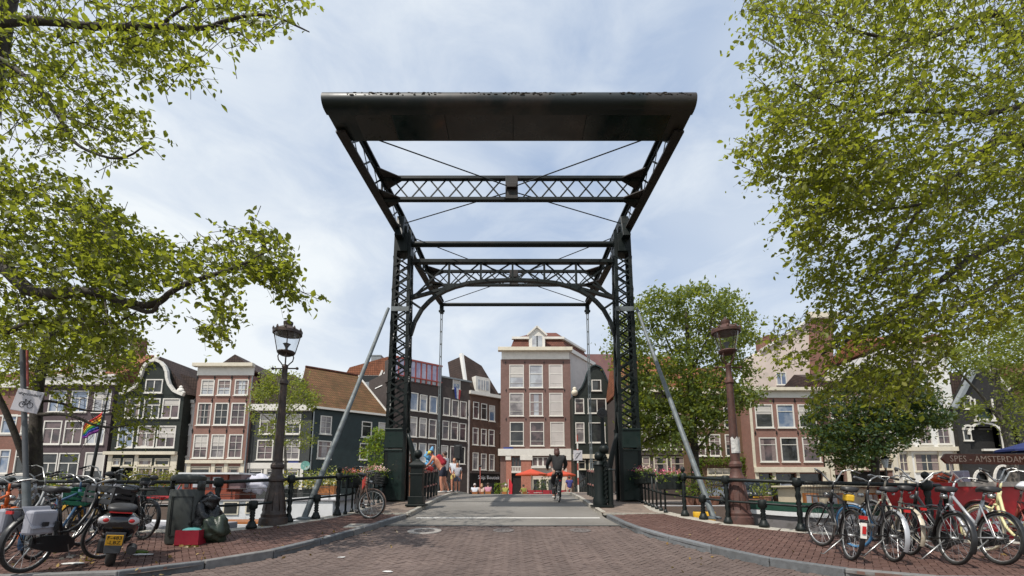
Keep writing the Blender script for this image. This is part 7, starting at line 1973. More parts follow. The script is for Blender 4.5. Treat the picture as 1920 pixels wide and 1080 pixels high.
# ------------------------------------------------------------------ litter bin, bags, crate
BINM = mat("dark_olive_bin_paint", (0.030, 0.034, 0.030), .48, .2, 3, .1, col2=(.05, .045, .035), c2lo=.58, c2hi=.75)
c = Gp(342, 1017); Yb = c.y; H = P(342, 889, Yb).z - c.z; sc_ = Yb / 837.0
root = empty("litter_bin", c, math.radians(20), "dark olive street litter bin with rounded open hood beside the black rubbish bag", "litter bin")
RX, RY = 26.5 * sc_, 24 * sc_
def oval(z, k=1.0, n=28): return [(RX * k * math.copysign(abs(math.cos(a)) ** .75, math.cos(a)), RY * k * math.copysign(abs(math.sin(a)) ** .75, math.sin(a)), z) for a in [6.28318 * i / n for i in range(n)]]
def skin(levels, cap=(True, True)):
    n = len(levels[0]); vs = [v for L in levels for v in L]; fs = []
    for i in range(len(levels) - 1):
        for k in range(n): fs.append((i * n + k, i * n + (k + 1) % n, (i + 1) * n + (k + 1) % n, (i + 1) * n + k))
    if cap[0]: fs.append(tuple(range(n - 1, -1, -1)))
    if cap[1]: fs.append(tuple((len(levels) - 1) * n + k for k in range(n)))
    return MB().add(vs, fs)
skin([oval(0, .97), oval(.04, 1.0), oval(H * .76, 1.0), oval(H * .775, .97), oval(H * .775, .9), oval(H * .64, .88)]).build("body", BINM, root, True, auto=35)
skin([oval(H * .90, 1.0), oval(H * .93, 1.04), oval(H * .965, 1.0), oval(H * .99, .85), oval(H * 1.0, .5)]).build("hood", BINM, root, True, auto=35)
for s in (-1, 1):
    mb = MB(); n = 8; vs = []; fs = []
    for z in (H * .75, H * .92):
        for i in range(n + 1):
            a = (math.pi if s < 0 else 0) + (-.75 + 1.5 * i / n) * (1 if s > 0 else .35)
            x, y = RX * math.copysign(abs(math.cos(a)) ** .75, math.cos(a)), RY * math.copysign(abs(math.sin(a)) ** .75, math.sin(a)); vs.append((x, y, z))
    for i in range(n): fs.append((i, i + 1, n + 2 + i, n + 1 + i))
    o = mb.add(vs, fs).build("hood_support", BINM, root, True); so = o.modifiers.new("thick", 'SOLIDIFY'); so.thickness = .02
mb = MB()
for (x0, x1, z0, z1) in ((-RX * .62, RX * .62, H * .66, H * .672), (-RX * .62, RX * .62, .12, .132)): mb.bx(x0, x1, -RY * 1.012, -RY * .95, z0, z1)
for x in (-RX * .62, RX * .61): mb.bx(x, x + .008, -RY * 1.012, -RY * .93, .12, H * .672)
mb.build("door_seam", SHOPB, root)
BAGK = mat("black_bin_liner", (0.010, 0.010, 0.011), .26, .3, 8, .25); BAGG = mat("dark_green_bin_liner", (0.028, 0.040, 0.026), .34, .3, 8, .25)
c = Gp(377, 1014); o = lumpy(lumpy(MB(), (0, 0, .34), .29, (1.0, .95, 1.18), 3, .22, 30, 22), (.04, 0, .66), .15, (1.3, .9, .9), 8, .35).build("rubbish_bag", BAGK, None, True); o.location = c; tag(o, "black shiny rubbish bag slumped against the litter bin", "rubbish bag")
c = Gp(396, 1016); o = lumpy(MB(), (0, 0, .20), .23, (.95, .9, 1.02), 12, .2, 30, 22).build("rubbish_bag", BAGG, None, True); o.location = c + Vector((.03, .02, 0)); tag(o, "small dark green rubbish bag to the right of the red crate", "rubbish bag")
c = Gp(358, 1021); root = empty("red_crate", c, .12, "red plastic crate on the pavement before the black rubbish bag", "crate")
crate_mb(.36, .28, .24, slot=False).build("crate_body", mat("red_plastic", (.22, .010, .022), .45, .15, 5), root); MB().bx(-.195, .195, -.155, .155, .225, .24).build("crate_rim", mat("red_plastic", (.36, .012, .03)), root) if False else None
cl = lumpy(MB(), (0, 0, 0), .15, (1.05, .78, .25), 31).build("cloth", mat("teal_cloth", (.07, .24, .24), .8, .15, 8), None, True); cl.location = c + Vector((0, 0, .235)); tag(cl, "crumpled teal cloth lying in the red crate", "cloth")
# litter and fallen leaves
LITW = mat("litter_paper", (.55, .54, .52), .8, .1, 10)
for i, (x, y, r, lab) in enumerate(((264, 1041, .09, "white paper scrap on the left pavement below the litter bin"), (138, 1058, .08, "white paper scrap on the pavement under the nearest left bicycle"), (727, 1073, .05, "pale flattened litter on the road near the lower edge"), (640, 1046, .04, "tiny white litter speck on the road by the left kerb"), (615, 1006, .04, "tiny white litter speck on the left pavement near the kerb"))):
    h = 0 if x in (727, 640) else KERB; c = G(x, y, h); o = lumpy(MB(), (0, 0, 0), r, (1.6, .9, .12), 50 + i, .4, 12, 8).build("paper_scrap", LITW); o.location = c + Vector((0, 0, .012)); tag(o, lab, "litter")
LEAFB = mat("fallen_leaf", (.30, .20, .04), .8, .25, 10)
C = []
gg = random.Random(77)
for _ in range(170):
    x, y = gg.choice([(gg.uniform(-20, 420), gg.uniform(1020, 1075)), (gg.uniform(1250, 1900), gg.uniform(1000, 1062)), (gg.gauss(160, 12), gg.gauss(1046, 4)), (gg.uniform(420, 760), gg.uniform(985, 1040)), (gg.gauss(350, 8), gg.gauss(1024, 2))])
    p = G(x, y, KERB); l_, r_ = road_span(p.y)
    if l_ < p.x < r_: p.z = gr(p.y)
    C.append((p.x, p.y, p.z + .012))
tag(leaves_mesh(np.array(C), .055, "fallen_leaves", leafmat("fallen_leaf_tones", (.16, .09, .03), (.32, .22, .06), (.5, .45, .38), .1, .8), None, 3, False, .6, 0), kind="stuff")
mo = lumpy(MB(), (0, 0, 0), .10, (1.5, .8, .22), 61, .3).build("weed_clump", L_BUSH, None, True); mo.location = Gp(262, 1036) + Vector((0, 0, .01)); tag(mo, "flat green weed clump on the left pavement in front of the bin", "weed clump")

# ------------------------------------------------------------------ signs and poles
c = Gp(52, 1031); Yp = c.y; top = P(42, 657, Yp) - c; j = P(49, 900, Yp) - c
root = empty("bicycle_sign", c, 0, "white uitgezonderd bicycle traffic sign on a grey pole at the left", "traffic sign")
MB().tube([(0, 0, 0), tuple(j)], [.055, .052], 14).build("pole", STEELGREY, root, True, auto=40); MB().tube([tuple(j * .99), tuple(j * 1.03)], .065, 14).build("pole_collar", STEELGREY, root, True, auto=40)
MB().tube([tuple(j), tuple(top)], [.036, .036], 12).build("upper_pole", mat("dark_grey_pole", (.08, .085, .09), .5, .15, 4), root, True, auto=40)
MB().tube([tuple(P(52, 725, Yp) - c), tuple(P(51, 657, Yp) - c)], .016, 8).build("red_rod", REDF_, root)
sc0 = P(52, 752, Yp - .08) - c
SGN = mat("white_sign_face", (.50, .48, .50), .45, .06, 3)
sw, sh = .50, .42
sg = MB().bx(-sw / 2, sw / 2, -.008, .008, -sh / 2, sh / 2).build("sign_board", SGN, root, bevel=.006); sg.location = sc0; sg.rotation_euler = (0.0, math.radians(9), math.radians(22)); sg.scale = (.66, 1, .86)
SGK = mat("black_sign_print", (.015, .015, .016), .5, .05, 5)
inst(text_mesh("uitgezonderd", .080, SGK, "lettering", .001), "lettering", sg, (0, -.0095, .13), (math.pi / 2, 0, 0))
mb = MB()
for x in (-.075, .075): mb.v += []; t_ = torus_mb(.052, .006, 20, 4, c=(x, -.0095, -.075)); b0 = len(mb.v); mb.add(t_.v, t_.f)
for a_, b_ in (((-.075, -.075), (-.035, .0)), ((-.035, .0), (.045, .0)), ((.045, .0), (.0, -.075)), ((.0, -.075), (-.075, -.075)), ((.0, -.075), (-.04, .025)), ((.075, -.075), (.04, .025)), ((.04, .025), (.065, .03)), ((-.055, .025), (-.02, .025))): mb.tube([(a_[0], -.0095, a_[1]), (b_[0], -.0095, b_[1])], .006, 4)
mb.build("bicycle_symbol", SGK, sg)
# end-of-restriction sign at the far right end of the bridge
c = P(1085, 928, 20.5); c.z = gp(20.5); zs = P(1086, 854, 20.5).z - c.z
root = empty("square_sign", c, 0, "white square sign with black diagonal stroke on a red and white pole beyond the bridge", "traffic sign")
zt = P(1085, 815, 20.5).z - c.z
for i in range(8):
    MB().tube([(0, .03, zt * i / 8), (0, .03, zt * (i + 1) / 8)], .035, 8).build("pole_band", REDF_ if i % 2 else WHITE, root, True, auto=40)
b_ = MB().bx(-.21, .21, -.012, .0, zs - .24, zs + .24).build("sign_board", SGN, root, bevel=.006)
MB().bar((-.13, -.016, zs - .17), (.13, -.016, zs + .17), .006, .035, up=(0, 1, 0)).build("diagonal_stroke", SGK, b_); t_ = torus_mb(.11, .010, 18, 4, .6, 4.6, (0, -.015, zs)); MB().add(t_.v, t_.f).build("loop_mark", GRYF, b_)
def post(name, px, r0, r1, Y, r, m, label, cat, zb):
    c = P(px, r0, Y); c.z = zb; root = empty(name, c, 0, label, cat); h = P(px, r1, Y).z - c.z
    MB().lathe([(r * 1.8, 0), (r * 1.8, .1), (r, .14), (r, h)], (0, 0, 0), 10).build("pole", m, root, True, auto=40); return root, h
rt, hh = post("traffic_light", 857, 925, 848, 29.5, .05, BLACKP, "black traffic signal on a pole seen from behind left of the brown brick house", "traffic light", .35)
MB().bx(-.16, .16, -.12, .1, hh - .45, hh + .45).build("signal_head", BLACKP, rt, bevel=.04); MB().bx(-.28, .28, .1, .12, hh - .55, hh + .55).build("back_board", BLACKP, rt)
for z in (-.26, 0, .26): MB().tube([(0, .12, hh + z), (0, .26, hh + z)], .1, 10).build("signal_hood", BLACKP, rt)
rt, hh = post("marker_post", 900, 928, 874, 31, .035, REDF_, "slim red marker post before the black shop front", "post", .2); MB().ball((0, 0, hh), .09, 10, 8).build("post_knob", BLACKP, rt, True)
c = P(1665, 912, 27.6); c.z = .15; rt = empty("street_lamp", c, 0, "small black lantern street lamp on the far quay before the white house", "street lamp"); h_ = P(1665, 852, 27.6).z - .15
MB().lathe([(.12, 0), (.12, .3), (.05, .5), (.04, h_ - .9), (.07, h_ - .88)], (0, 0, 0), 10).build("pole", SHOPB, rt, True, auto=40); MB().lathe([(.10, h_ - .85), (.2, h_ - .3), (.2, h_ - .29)], (0, 0, 0), 8).build("lantern_glass", P_W, rt); MB().lathe([(.25, h_ - .29), (.08, h_ - .05), (.02, h_ + .1)], (0, 0, 0), 8).build("lantern_roof", SHOPB, rt)
c = P(582, 905, 36); c.z = .15; rt = empty("hanging_sign", c, 0, "round green and white sign on a pole before the slate grey house", "sign"); zz = P(570, 873, 36).z - .15
MB().tube([(0, 0, 0), (0, 0, zz + .9)], .04, 8).build("pole", SHOPB, rt); MB().bar((0, 0, zz + .4), (-.5, 0, zz + .4), .04).build("arm", SHOPB, rt); MB().tube([(-.5, -.05, zz), (-.5, .05, zz)], .38, 20).build("disc", mat("green_white_disc", (.12, .30, .26), .5, .3, 1.6, col2=(.6, .62, .6)), rt)

# rainbow flag on its pole
a = P(163, 905, 11.6); b = P(204, 728, 11.6); root = empty("rainbow_flag", a, 0, "rainbow flag on a leaning black pole before the purple grey house", "flag")
MB().tube([(0, 0, -1.2), tuple(b - a)], [.045, .03], 8).build("flag_pole", SHOPB, root, True); 
d_ = (b - a).normalized(); at_ = lambda y: a.lerp(b, (905 - y) / 177.0) - a
cols = [(.70, .03, .03), (.80, .26, .02), (.80, .62, .03), (.03, .34, .08), (.03, .08, .45), (.26, .04, .34)]
t0, t1 = at_(764), at_(810); tip = P(152, 818, 11.5) - a; tip2 = P(165, 812, 11.5) - a
for i, col in enumerate(cols):
    f0, f1 = i / 6, (i + 1) / 6; mb = MB(); vs = []; fs = []; n = 8
    for k in range(n + 1):
        u = k / n
        for f in (f0, f1):
            p = t0.lerp(t1, f); q = (P(153, 802, 11.5) - a).lerp(tip + Vector((0, 0, -.05)), f)
            w = p.lerp(q, u); w = w + Vector((0, .06 * math.sin(u * 7 + f * 2), -.05 * math.sin(u * 3.1))); vs.append(w)
    for k in range(n): fs.append((2 * k, 2 * k + 2, 2 * k + 3, 2 * k + 1))
    o = mb.add(vs, fs).build("stripe", mat("flag_cloth_" + ("red", "orange", "yellow", "green", "blue", "violet")[i], col, .75, .06, 6), root, True); o.data.name = "stripe"; so = o.modifiers.new("t", 'SOLIDIFY'); so.thickness = .006
# ------------------------------------------------------------------ boats
HULLB = mat("black_hull_paint", (.012, .013, .016), .4, .2, 2); HULLW = mat("white_hull_paint", (.66, .66, .66), .45, .08, 1.5, col2=(.42, .40, .36), c2lo=.58, c2hi=.8)
HULLG = mat("grey_hull_paint", (.20, .185, .185), .55, .15, 2.5, col2=(.12, .11, .10)); REDB = mat("red_boat_paint", (.42, .018, .022), .42, .15, 2, .05, col2=(.28, .02, .022), c2lo=.5, c2hi=.7)
GREENB = mat("green_boat_paint", (.012, .055, .035), .4, .15, 3); CABR = mat("red_brown_cabin_paint", (.24, .052, .024), .5, .15, 2); CABC = mat("cream_cabin_paint", (.60, .52, .38), .5, .08, 2)
VARN = mat("varnished_wood", (.30, .11, .03), .4, .2, 5); TARP = mat("lilac_white_tarpaulin", (.46, .46, .52), .7, .15, 3); DECKM = mat("grey_deck", (.26, .25, .26), .7, .15, 3)
WZ = -0.9
def hull_mb(L, stations):
    """stations: (x 0..L, half beam, deck z, keel z, flare) ring of 7 points each"""
    vs = []; fs = []
    for x, w, zd, zk, rake in stations:
        for k, (a, b) in enumerate(((-1, 1), (-.98, .62), (-.9, .25), (-.55, 0), (.55, 0), (.9, .25), (.98, .62), (1, 1))): vs.append((x + rake * b, w * a, zk + (zd - zk) * b))
    n = 8
    for i in range(len(stations) - 1):
        for k in range(n - 1): fs.append((i * n + k, i * n + k + 1, (i + 1) * n + k + 1, (i + 1) * n + k))
        fs.append((i * n + n - 1, i * n, (i + 1) * n, (i + 1) * n + n - 1))
    fs += [tuple(range(n - 1, -1, -1)), tuple((len(stations) - 1) * n + k for k in range(n))]
    return MB().add(vs, fs)
# houseboat on the left, alongside the far quay
Yh = 25.0; b = P(378, 985, Yh); b.z = WZ; root = empty("houseboat", b, 0, "white houseboat with red brown cabin and black waterline behind the left lamp", "houseboat")
hx = lambda px, row=950: P(px, row, Yh).x - b.x
hz = lambda row: P(500, row, Yh).z - WZ
xa, xb = hx(383), hx(655)
hull_mb(0, [(xa - .2, 1.5, hz(972), -.4, 0), (xa + .3, 1.9, hz(972), -.5, 0), (xb - 2, 1.9, hz(968), -.5, 0), (xb + .2, 1.3, hz(962), -.4, .3), (xb + 1.6, .25, hz(955), -.1, .5)]).build("hull", HULLB, root)
MB().bx(xa + .1, hx(648), -1.75, 1.75, hz(972), hz(938)).build("white_side", HULLW, root, bevel=.04)
MB().prism([(hx(560), -1.7, hz(938)), (hx(652), -1.7, hz(938)), (hx(660), -1.7, hz(926)), (hx(560), -1.7, hz(934))], (0, 3.4, 0)).build("foredeck_bulwark", HULLW, root)
MB().bx(xa, hx(655), -1.82, 1.82, hz(938) + .002, hz(935.5)).build("deck_edge", DECKM, root)
for x0, x1, y0, y1 in ((414, 446, 941, 964), (457, 484, 939, 962), (496, 512, 939, 960), (542, 566, 932, 957)):
    o = MB().bx(hx(x0), hx(x1), -1.80, -1.70, hz(y1), hz(y0)).build("window", FRAMES['c'], root); MB().bx(hx(x0) + .08, hx(x1) - .08, -1.82, -1.79, hz(y1) + .08, hz(y0) - .06).build("pane", P_D, o)
cab = MB().bx(hx(372), hx(452), -1.4, 1.4, hz(936), hz(891)).build("cabin", CABR, root, bevel=.03); MB().bx(hx(368), hx(476), -1.6, 1.6, hz(891), hz(888)).build("cabin_roof", HULLW, root)
MB().bx(hx(372), hx(388), -1.86, -1.3, hz(972), hz(930)).build("cabin_step", CABR, root)
for x0, x1 in ((376, 387), (391, 403), (412, 424), (426, 443)):
    o = MB().bx(hx(x0), hx(x1), -1.46, -1.38, hz(915), hz(895)).build("window", FRAMES['r'], root); MB().bx(hx(x0) + .06, hx(x1) - .06, -1.48, -1.45, hz(914), hz(896)).build("pane", P_W if x0 in (391, 426) else P_D, o)
MB().bx(hx(452), hx(474), -1.3, 1.3, hz(918), hz(890)).build("wheelhouse", mat("mauve_cabin_paint", (.16, .10, .10), .5, .15, 2), root, bevel=.03); MB().bx(hx(404), hx(474), -1.7, -1.3, hz(936), hz(922)).build("cabin_skirt", CABR, root)
mb = lumpy(MB(), (hx(490), -.6, hz(908)), .55, (1.5, .6, .9), 5, .3); mb.build("white_tarpaulin", TARP, root, True); mb = lumpy(MB(), (hx(515), -.2, hz(912)), .5, (1.4, .7, .8), 6, .3); mb.build("white_tarpaulin", TARP, root, True)
mb = MB()
for x in frange(hx(400), hx(640), 1.1): mb.tube([(x, -1.75, hz(937)), (x, -1.75, hz(918))], .018, 4)
mb.tube([(hx(400), -1.75, hz(918)), (hx(640), -1.75, hz(914))], .015, 4); mb.tube([(hx(400), -1.75, hz(927)), (hx(640), -1.75, hz(925))], .012, 4); tag(mb.build("deck_rail", SHOPB, root), kind="stuff")
g = random.Random(31)
def deck_planter(px0, px1, r0, label, mats, seed, n=260):
    t = empty("deck_planter", P((px0 + px1) / 2, r0, Yh - .9), 0, label, "planter"); g = random.Random(seed); w = (px1 - px0) / 2 * Yh / 828; MB().bx(-w * .8, w * .8, -.22, .22, -.1, .38).build("trough", IRON if seed % 2 else VARN, t, bevel=.02)
    for i, m in enumerate(mats):
        C = [(g.uniform(-w, w), g.gauss(0, .25), .42 + abs(g.gauss(.15 + .25 * (i == 0), .28))) for _ in range(n // (1 if i == 0 else 3))]
        tag(leaves_mesh(np.array(C), .15, "foliage" if i == 0 else "blossom", m, t, seed + i, True), kind="stuff")
YELFL = petalmat("yellow_petals", (.6, .42, .05), (.75, .6, .15)); WHTFL = petalmat("white_petals", (.7, .7, .66), (.8, .8, .78))
deck_planter(568, 600, 930, "dark trough of white and yellow flowers on the houseboat roof left of the prop", [L_YOUNG, YELFL, WHTFL], 3, 330)
deck_planter(596, 632, 924, "trough of pale flowers on the houseboat roof behind the left prop", [L_YOUNG, WHTFL, YELFL], 4, 330)
deck_planter(528, 556, 930, "small trough of yellow green plants on the houseboat right of the lamp", [L_YOUNG, YELFL], 5, 230)
deck_planter(236, 330, 926, "large planter of turning red green shrubs before the neck gable house", [L_AUT, L_YOUNG], 7, 900)
deck_planter(60, 112, 932, "yellow green plants by the foot of the leaning elm", [L_BUSH, YELFL], 9, 300)
# flat barge with white strakes in front of it
b = Vector((-15.5, 13.6, WZ)); root = empty("flat_barge", b, math.radians(2), "long low barge with white rubbing strakes just beyond the left railing", "barge")
hull_mb(0, [(-4, .9, .72, -.4, 0), (-3, 1.3, .7, -.4, 0), (7.4, 1.3, .68, -.4, 0), (8.6, .9, .72, -.3, .2)]).build("hull", HULLB, root)
for z in (.60, .30): MB().bx(-3.6, 8.5, -1.40, -1.30, z - .05, z + .05).build("rubbing_strake", HULLW, root)
MB().bx(-2, 6.5, -.9, .9, .68, .95).build("hatch", DECKM, root, bevel=.04)
b = Vector((-12.0, 18.5, WZ)); root = empty("rowing_boat", b, math.radians(4), "pale open boat moored in the canal behind the scooter", "boat")
hull_mb(0, [(-3, .5, .75, -.1, -.2), (-2, 1.0, .65, -.2, 0), (2, 1.1, .62, -.2, 0), (3.6, .3, .85, .0, .4)]).build("hull", HULLW, root); MB().bx(-1.9, 2.0, -.85, .85, .64, .72).build("deck", VARN, root)
# barge with cream cabin at the right
Yb = 10.9; b = P(1415, 955, Yb); b.z = WZ; root = empty("barge", b, 0, "grey and green barge with cream cabin behind the right railing", "barge")
bx_ = lambda px, row, Y=Yb: P(px, row, Y).x - b.x
bz = lambda row, Y=Yb: P(1500, row, Y).z - WZ
L0 = bx_(1415, 955); zb_, zm_ = bz(951), bz(962)
st = [(L0 + .0, .06, zb_, .3, -.35), (L0 + .5, .62, zb_ - .05, -.05, -.1), (L0 + 1.3, .98, zm_ + .06, -.3, 0), (L0 + 3, 1.12, zm_ - .02, -.35, 0), (L0 + 5.6, 1.0, zm_, -.3, 0)]
hull_mb(0, st).build("hull", HULLG, root, True, auto=30)
def strake(z0, z1, m, nm, out):
    vs = []; fs = []
    for x, w, zd, zk, rk in st:
        for f in (z0, z1): vs.append((x + rk * 1.0, -(w + out), zd + f)); 
    for i in range(len(st) - 1): fs.append((2 * i, 2 * i + 2, 2 * i + 3, 2 * i + 1))
    o = MB().add(vs, fs).build(nm, m, root); so = o.modifiers.new("t", 'SOLIDIFY'); so.thickness = .04; so.offset = 0
strake(-.02, .19, GREENB, "green_bulwark", .03); strake(-.13, -.03, HULLW, "white_strake", .04)
ca, cb = bx_(1500, 935, Yb - .1), bx_(1662, 935, Yb - .1); ct = bz(914)
MB().bx(ca, cb, -.72, .8, zm_ - .15, ct).build("cabin", CABC, root, bevel=.025); MB().bx(ca - .1, cb + .1, -.85, .9, ct, ct + .05).build("cabin_roof", CABC, root, bevel=.015)
for x0, x1 in ((1508, 1534), (1556, 1582), (1624, 1646)):
    a_, b_ = bx_(x0, 940, Yb - .75), bx_(x1, 940, Yb - .75); o = MB().bx(a_, b_, -.78, -.70, bz(957), bz(924)).build("window", VARN, root); w3 = (b_ - a_)
    for f in (0.12, .56): MB().bx(a_ + w3 * f, a_ + w3 * (f + .32), -.795, -.775, bz(955), bz(927)).build("pane", P_W if f < .3 else P_C, o)
# red boat with its name board
Yr = 9.4; b = P(1700, 960, Yr); b.z = WZ; root = empty("red_boat", b, 0, "large red boat with a brown SPES AMSTERDAM name board behind the right bicycles", "boat")
rx = lambda px, row, Y=Yr: P(px, row, Y).x - b.x
rz = lambda row, Y=Yr: P(1800, row, Y).z - WZ
zt = rz(908); st = [(-.05, .25, zt, .25, 0), (.1, .85, zt + .02, .0, 0), (.6, 1.05, zt, -.25, 0), (2.2, 1.15, zt - .05, -.3, 0), (5.2, 1.1, zt - .1, -.3, 0)]
hull_mb(0, st).build("hull", REDB, root, True, auto=30)
MB().bx(-.02, 5, -1.22, -1.13, rz(981, Yr - 1.1), rz(977, Yr - 1.1)).build("white_strake", HULLW, root); MB().bx(.1, 5.0, -1.2, -1.05, zt - .06, zt + .03).build("gunwale", mat("pale_worn_wood", (.38, .33, .28), .7, .2, 5), root)
mb = MB(); mb.prism([(rx(1872, 945) , -1.16, rz(938)), (rx(1960, 945), -1.16, rz(934)), (rx(1960, 945), -1.16, rz(952)), (rx(1866, 945), -1.16, rz(952))], (0, -.02, 0)); mb.build("dark_recess", DARKIN, root)
bd = P(1842, 860, Yr - .2) - b; x0 = P(1766, 860, Yr - .2).x - b.x; x1 = P(1945, 862, Yr - .2).x - b.x; z_ = bd.z; hb = .105; yb = bd.y
nb = MB().prism([(x0, yb, z_), (x0 + .1, yb, z_ + hb), (x1, yb, z_ + hb * .9), (x1, yb, z_ - hb * 1.2), (x0 + .1, yb, z_ - hb)], (0, .05, 0)).build("name_board", mat("brown_board_paint", (.095, .032, .014), .5, .15, 4), root, bevel=.006)
tm = text_mesh("SPES - AMSTERDAM", .185, mat("faded_cream_lettering", (.42, .34, .26), .6, .08, 8), "lettering", .004, 'LEFT'); inst(tm, "lettering", nb, (P(1780, 860, Yr - .2).x - b.x, yb - .006, z_ - .005), (math.pi / 2, .012, 0))
mb = MB(); mb.tube([(P(1772, 860, Yr).x - b.x, yb + .1, z_ + .05), (P(1776, 885, Yr).x - b.x, yb + .1, z_ - .3), (P(1770, 905, Yr).x - b.x, yb + .1, zt)], .018, 6); mb.tube([(P(1776, 883, Yr).x - b.x, yb + .1, z_ - .28), (P(1800, 906, Yr).x - b.x, yb + .1, zt)], .018, 6); mb.build("board_trestle", WHITE, root)
MB().bx(rx(1815, 890), rx(1828, 890), .1, .4, zt, rz(882)).build("blue_locker", mat("pale_blue_locker", (.30, .33, .42), .5, .1, 4), root, bevel=.02)
mb = lumpy(MB(), (rx(1786, 900), .2, zt + .12), .16, (1.2, .8, .8), 41, .3); mb.build("red_bundle", RED_P, root, True)
# yellow barrels on a raft
b = P(1322, 975, 21.5); b.z = WZ; root = empty("work_raft", b, 0, "low wooden raft below the far quay wall carrying yellow barrels", "raft"); MB().bx(-.9, .9, -.6, .6, -.1, .35).build("deck", VARN, root, bevel=.02)
YB_ = mat("yellow_barrel_plastic", (.62, .36, .02), .5, .1, 4)
for i, (px, lab) in enumerate(((1310, "yellow plastic barrel on the raft, the one left of the prop foot"), (1332, "yellow plastic barrel on the raft, the one right of the prop foot"))):
    c = P(px, 975, 21.5); c.z = WZ + .35; r = empty("barrel", c, 0, lab, "barrel"); MB().lathe([(.22, 0), (.25, .05), (.23, .25), (.26, .28), (.23, .32), (.25, .55), (.22, .60)], (0, 0, 0), 14).build("barrel_body", YB_, r, True, auto=40); MB().lathe([(.2, .6), (.2, .63)], (0, 0, 0), 12).build("barrel_lid", BLACKP, r)

# ------------------------------------------------------------------ parked cars
CGLASS = pane_mat("car_glass", (.03, .034, .04), .05, (.10, .11, .13), .8)
def car(label, px, Y, yaw, paint, suv=False, plate=False):
    c = P(px, 915, Y); c.z = .15; root = empty("parked_car", c, math.radians(yaw), label, "car", "cars parked along the far quay")
    h = 1.62 if suv else 1.42; sills = .32
    prof = [(-2.05, .36), (-2.08, .62), (-1.95, .86), (-.95, .95), (-.35, h - .06), (.1, h), (1.1, h - .02), (1.75, h - .3 if not suv else h - .12), (2.02, .92), (2.06, .5), (1.98, .34)]
    low = [(-2.05, .36), (-2.08, .62), (-1.95, .86), (-.98, .95), (1.95, .98), (2.05, .9), (2.06, .5), (1.98, .34)]
    MB().prism([(x, -.86, z) for x, z in low], (0, 1.72, 0)).build("body", paint, root, bevel=.08)
    up = [(-1.0, .94), (-.32, h - .05), (.15, h), (1.15, h - .02), (1.72, h - .22 if not suv else h - .1), (1.98, .96)]
    vs = []; fs = []; n = len(up)
    for y, k in ((-.80, 0), (-.80, 1), (.80, 1), (.80, 0)): pass
    for s in (-1, 1):
        for x, z in up: vs.append((x, s * (.83 - .2 * max(0, (z - .95) / (h - .95))), z))
    for i in range(n - 1): fs.append((i, i + 1, n + i + 1, n + i))
    fs += [tuple(range(n - 1, -1, -1)), tuple(range(n, 2 * n))]
    MB().add(vs, fs).build("cabin_glass", CGLASS, root, True, auto=30)
    MB().prism([(-.22, -.66, h + .004), (-.22, .66, h + .004), (1.2, .66, h), (1.2, -.66, h)], (0, 0, .03)).build("roof", paint, root, bevel=.012)
    for x in (.45, -.62, 1.5):
        for s in (-1, 1): MB().bar((x, s * .845, .95), (x + (.1 if x > -.3 else .36), s * .66, h - .03), .06, .03).build("pillar", paint, root)
    for x in (-1.3, 1.3):
        for s in (-1, 1):
            w = MB().tube([(x, s * .70, .33), (x, s * .88, .33)], .33, 20).build("wheel", RUBBER, root, bevel=.03); MB().tube([(x, s * .87, .33), (x, s * .895, .33)], .2, 14).build("rim", CHROME, w)
    for s in (-1, 1): MB().bx(-2.09, -1.9, s * .62 - .17, s * .62 + .17, .66, .80).build("headlight", LENSW, root, bevel=.03); MB().bx(1.95, 2.07, s * .68 - .12, s * .68 + .12, .7, .88).build("tail_light", REDREF, root)
    MB().bx(-2.12, -2.0, -.5, .5, .38, .56).build("grille", BLACKP, root); MB().bx(-2.14, -2.12, -.26, .26, .42, .53).build("number_plate", PLATEY, root)
    return root
SILC = mat("silver_car_paint", (.46, .48, .52), .3, .05, 2, metal=.4); DARKC = mat("dark_car_paint", (.03, .034, .04), .25, .1, 2, coat=.5); REDC = mat("red_car_paint", (.42, .02, .025), .3, .08, 2, coat=.5); WHTC = mat("white_car_paint", (.62, .62, .62), .3, .05, 2, coat=.4)
car("silver hatchback facing the canal between the potted plants and the cream cabin", 1480, 31.0, 82, SILC)
car("dark parked car just right of the rusty lamp post", 1418, 31.5, 62, DARKC, True)
car("white car half hidden behind the rusty lamp and reddish shrub", 1352, 31.5, 30, WHTC)
car("red parked car seen between the scooter and the litter bin", 306, 31.5, 5, REDC)
car("grey parked car before the purple grey house", 190, 31.8, 0, SILC)

# ------------------------------------------------------------------ terrace beyond the bridge
PARAS = leafmat("orange_red_canvas", (.58, .075, .045), (.60, .085, .05), (.64, .10, .06), .22, .8)
def parasol(label, px, row, Y, w, m, hrow=None, zb=.15):
    c = P(px, row, Y); t = c.z; c.z = zb; root = empty("parasol", c, 0.4, label, "parasol"); hh = t - zb
    n = 8; vs = [(0, 0, hh)]; fs = []
    for r, z in ((w * .5, hh - w * .17), (w, hh - w * .32), (w * 1.0, hh - w * .40)):
        for k in range(n): a = 6.2832 * k / n; vs.append((r * math.cos(a), r * math.sin(a), z))
    for k in range(n): fs.append((0, 1 + k, 1 + (k + 1) % n))
    for j in range(2):
        for k in range(n): fs.append((1 + j * n + k, 1 + (j + 1) * n + k, 1 + (j + 1) * n + (k + 1) % n, 1 + j * n + (k + 1) % n))
    MB().add(vs, fs).build("canopy", m, root); MB().tube([(0, 0, 0), (0, 0, hh + .1)], .035, 8).build("pole", WHITE, root)
    mb = MB()
    for k in range(n): a = 6.2832 * k / n; mb.tube([(0, 0, hh - w * .28), (w * .95 * math.cos(a), w * .95 * math.sin(a), hh - w * .34)], .012, 4)
    tag(mb.build("ribs", WHITE, root), kind="stuff"); MB().bx(-.3, .3, -.3, .3, 0, .1).build("foot", IRON, root)
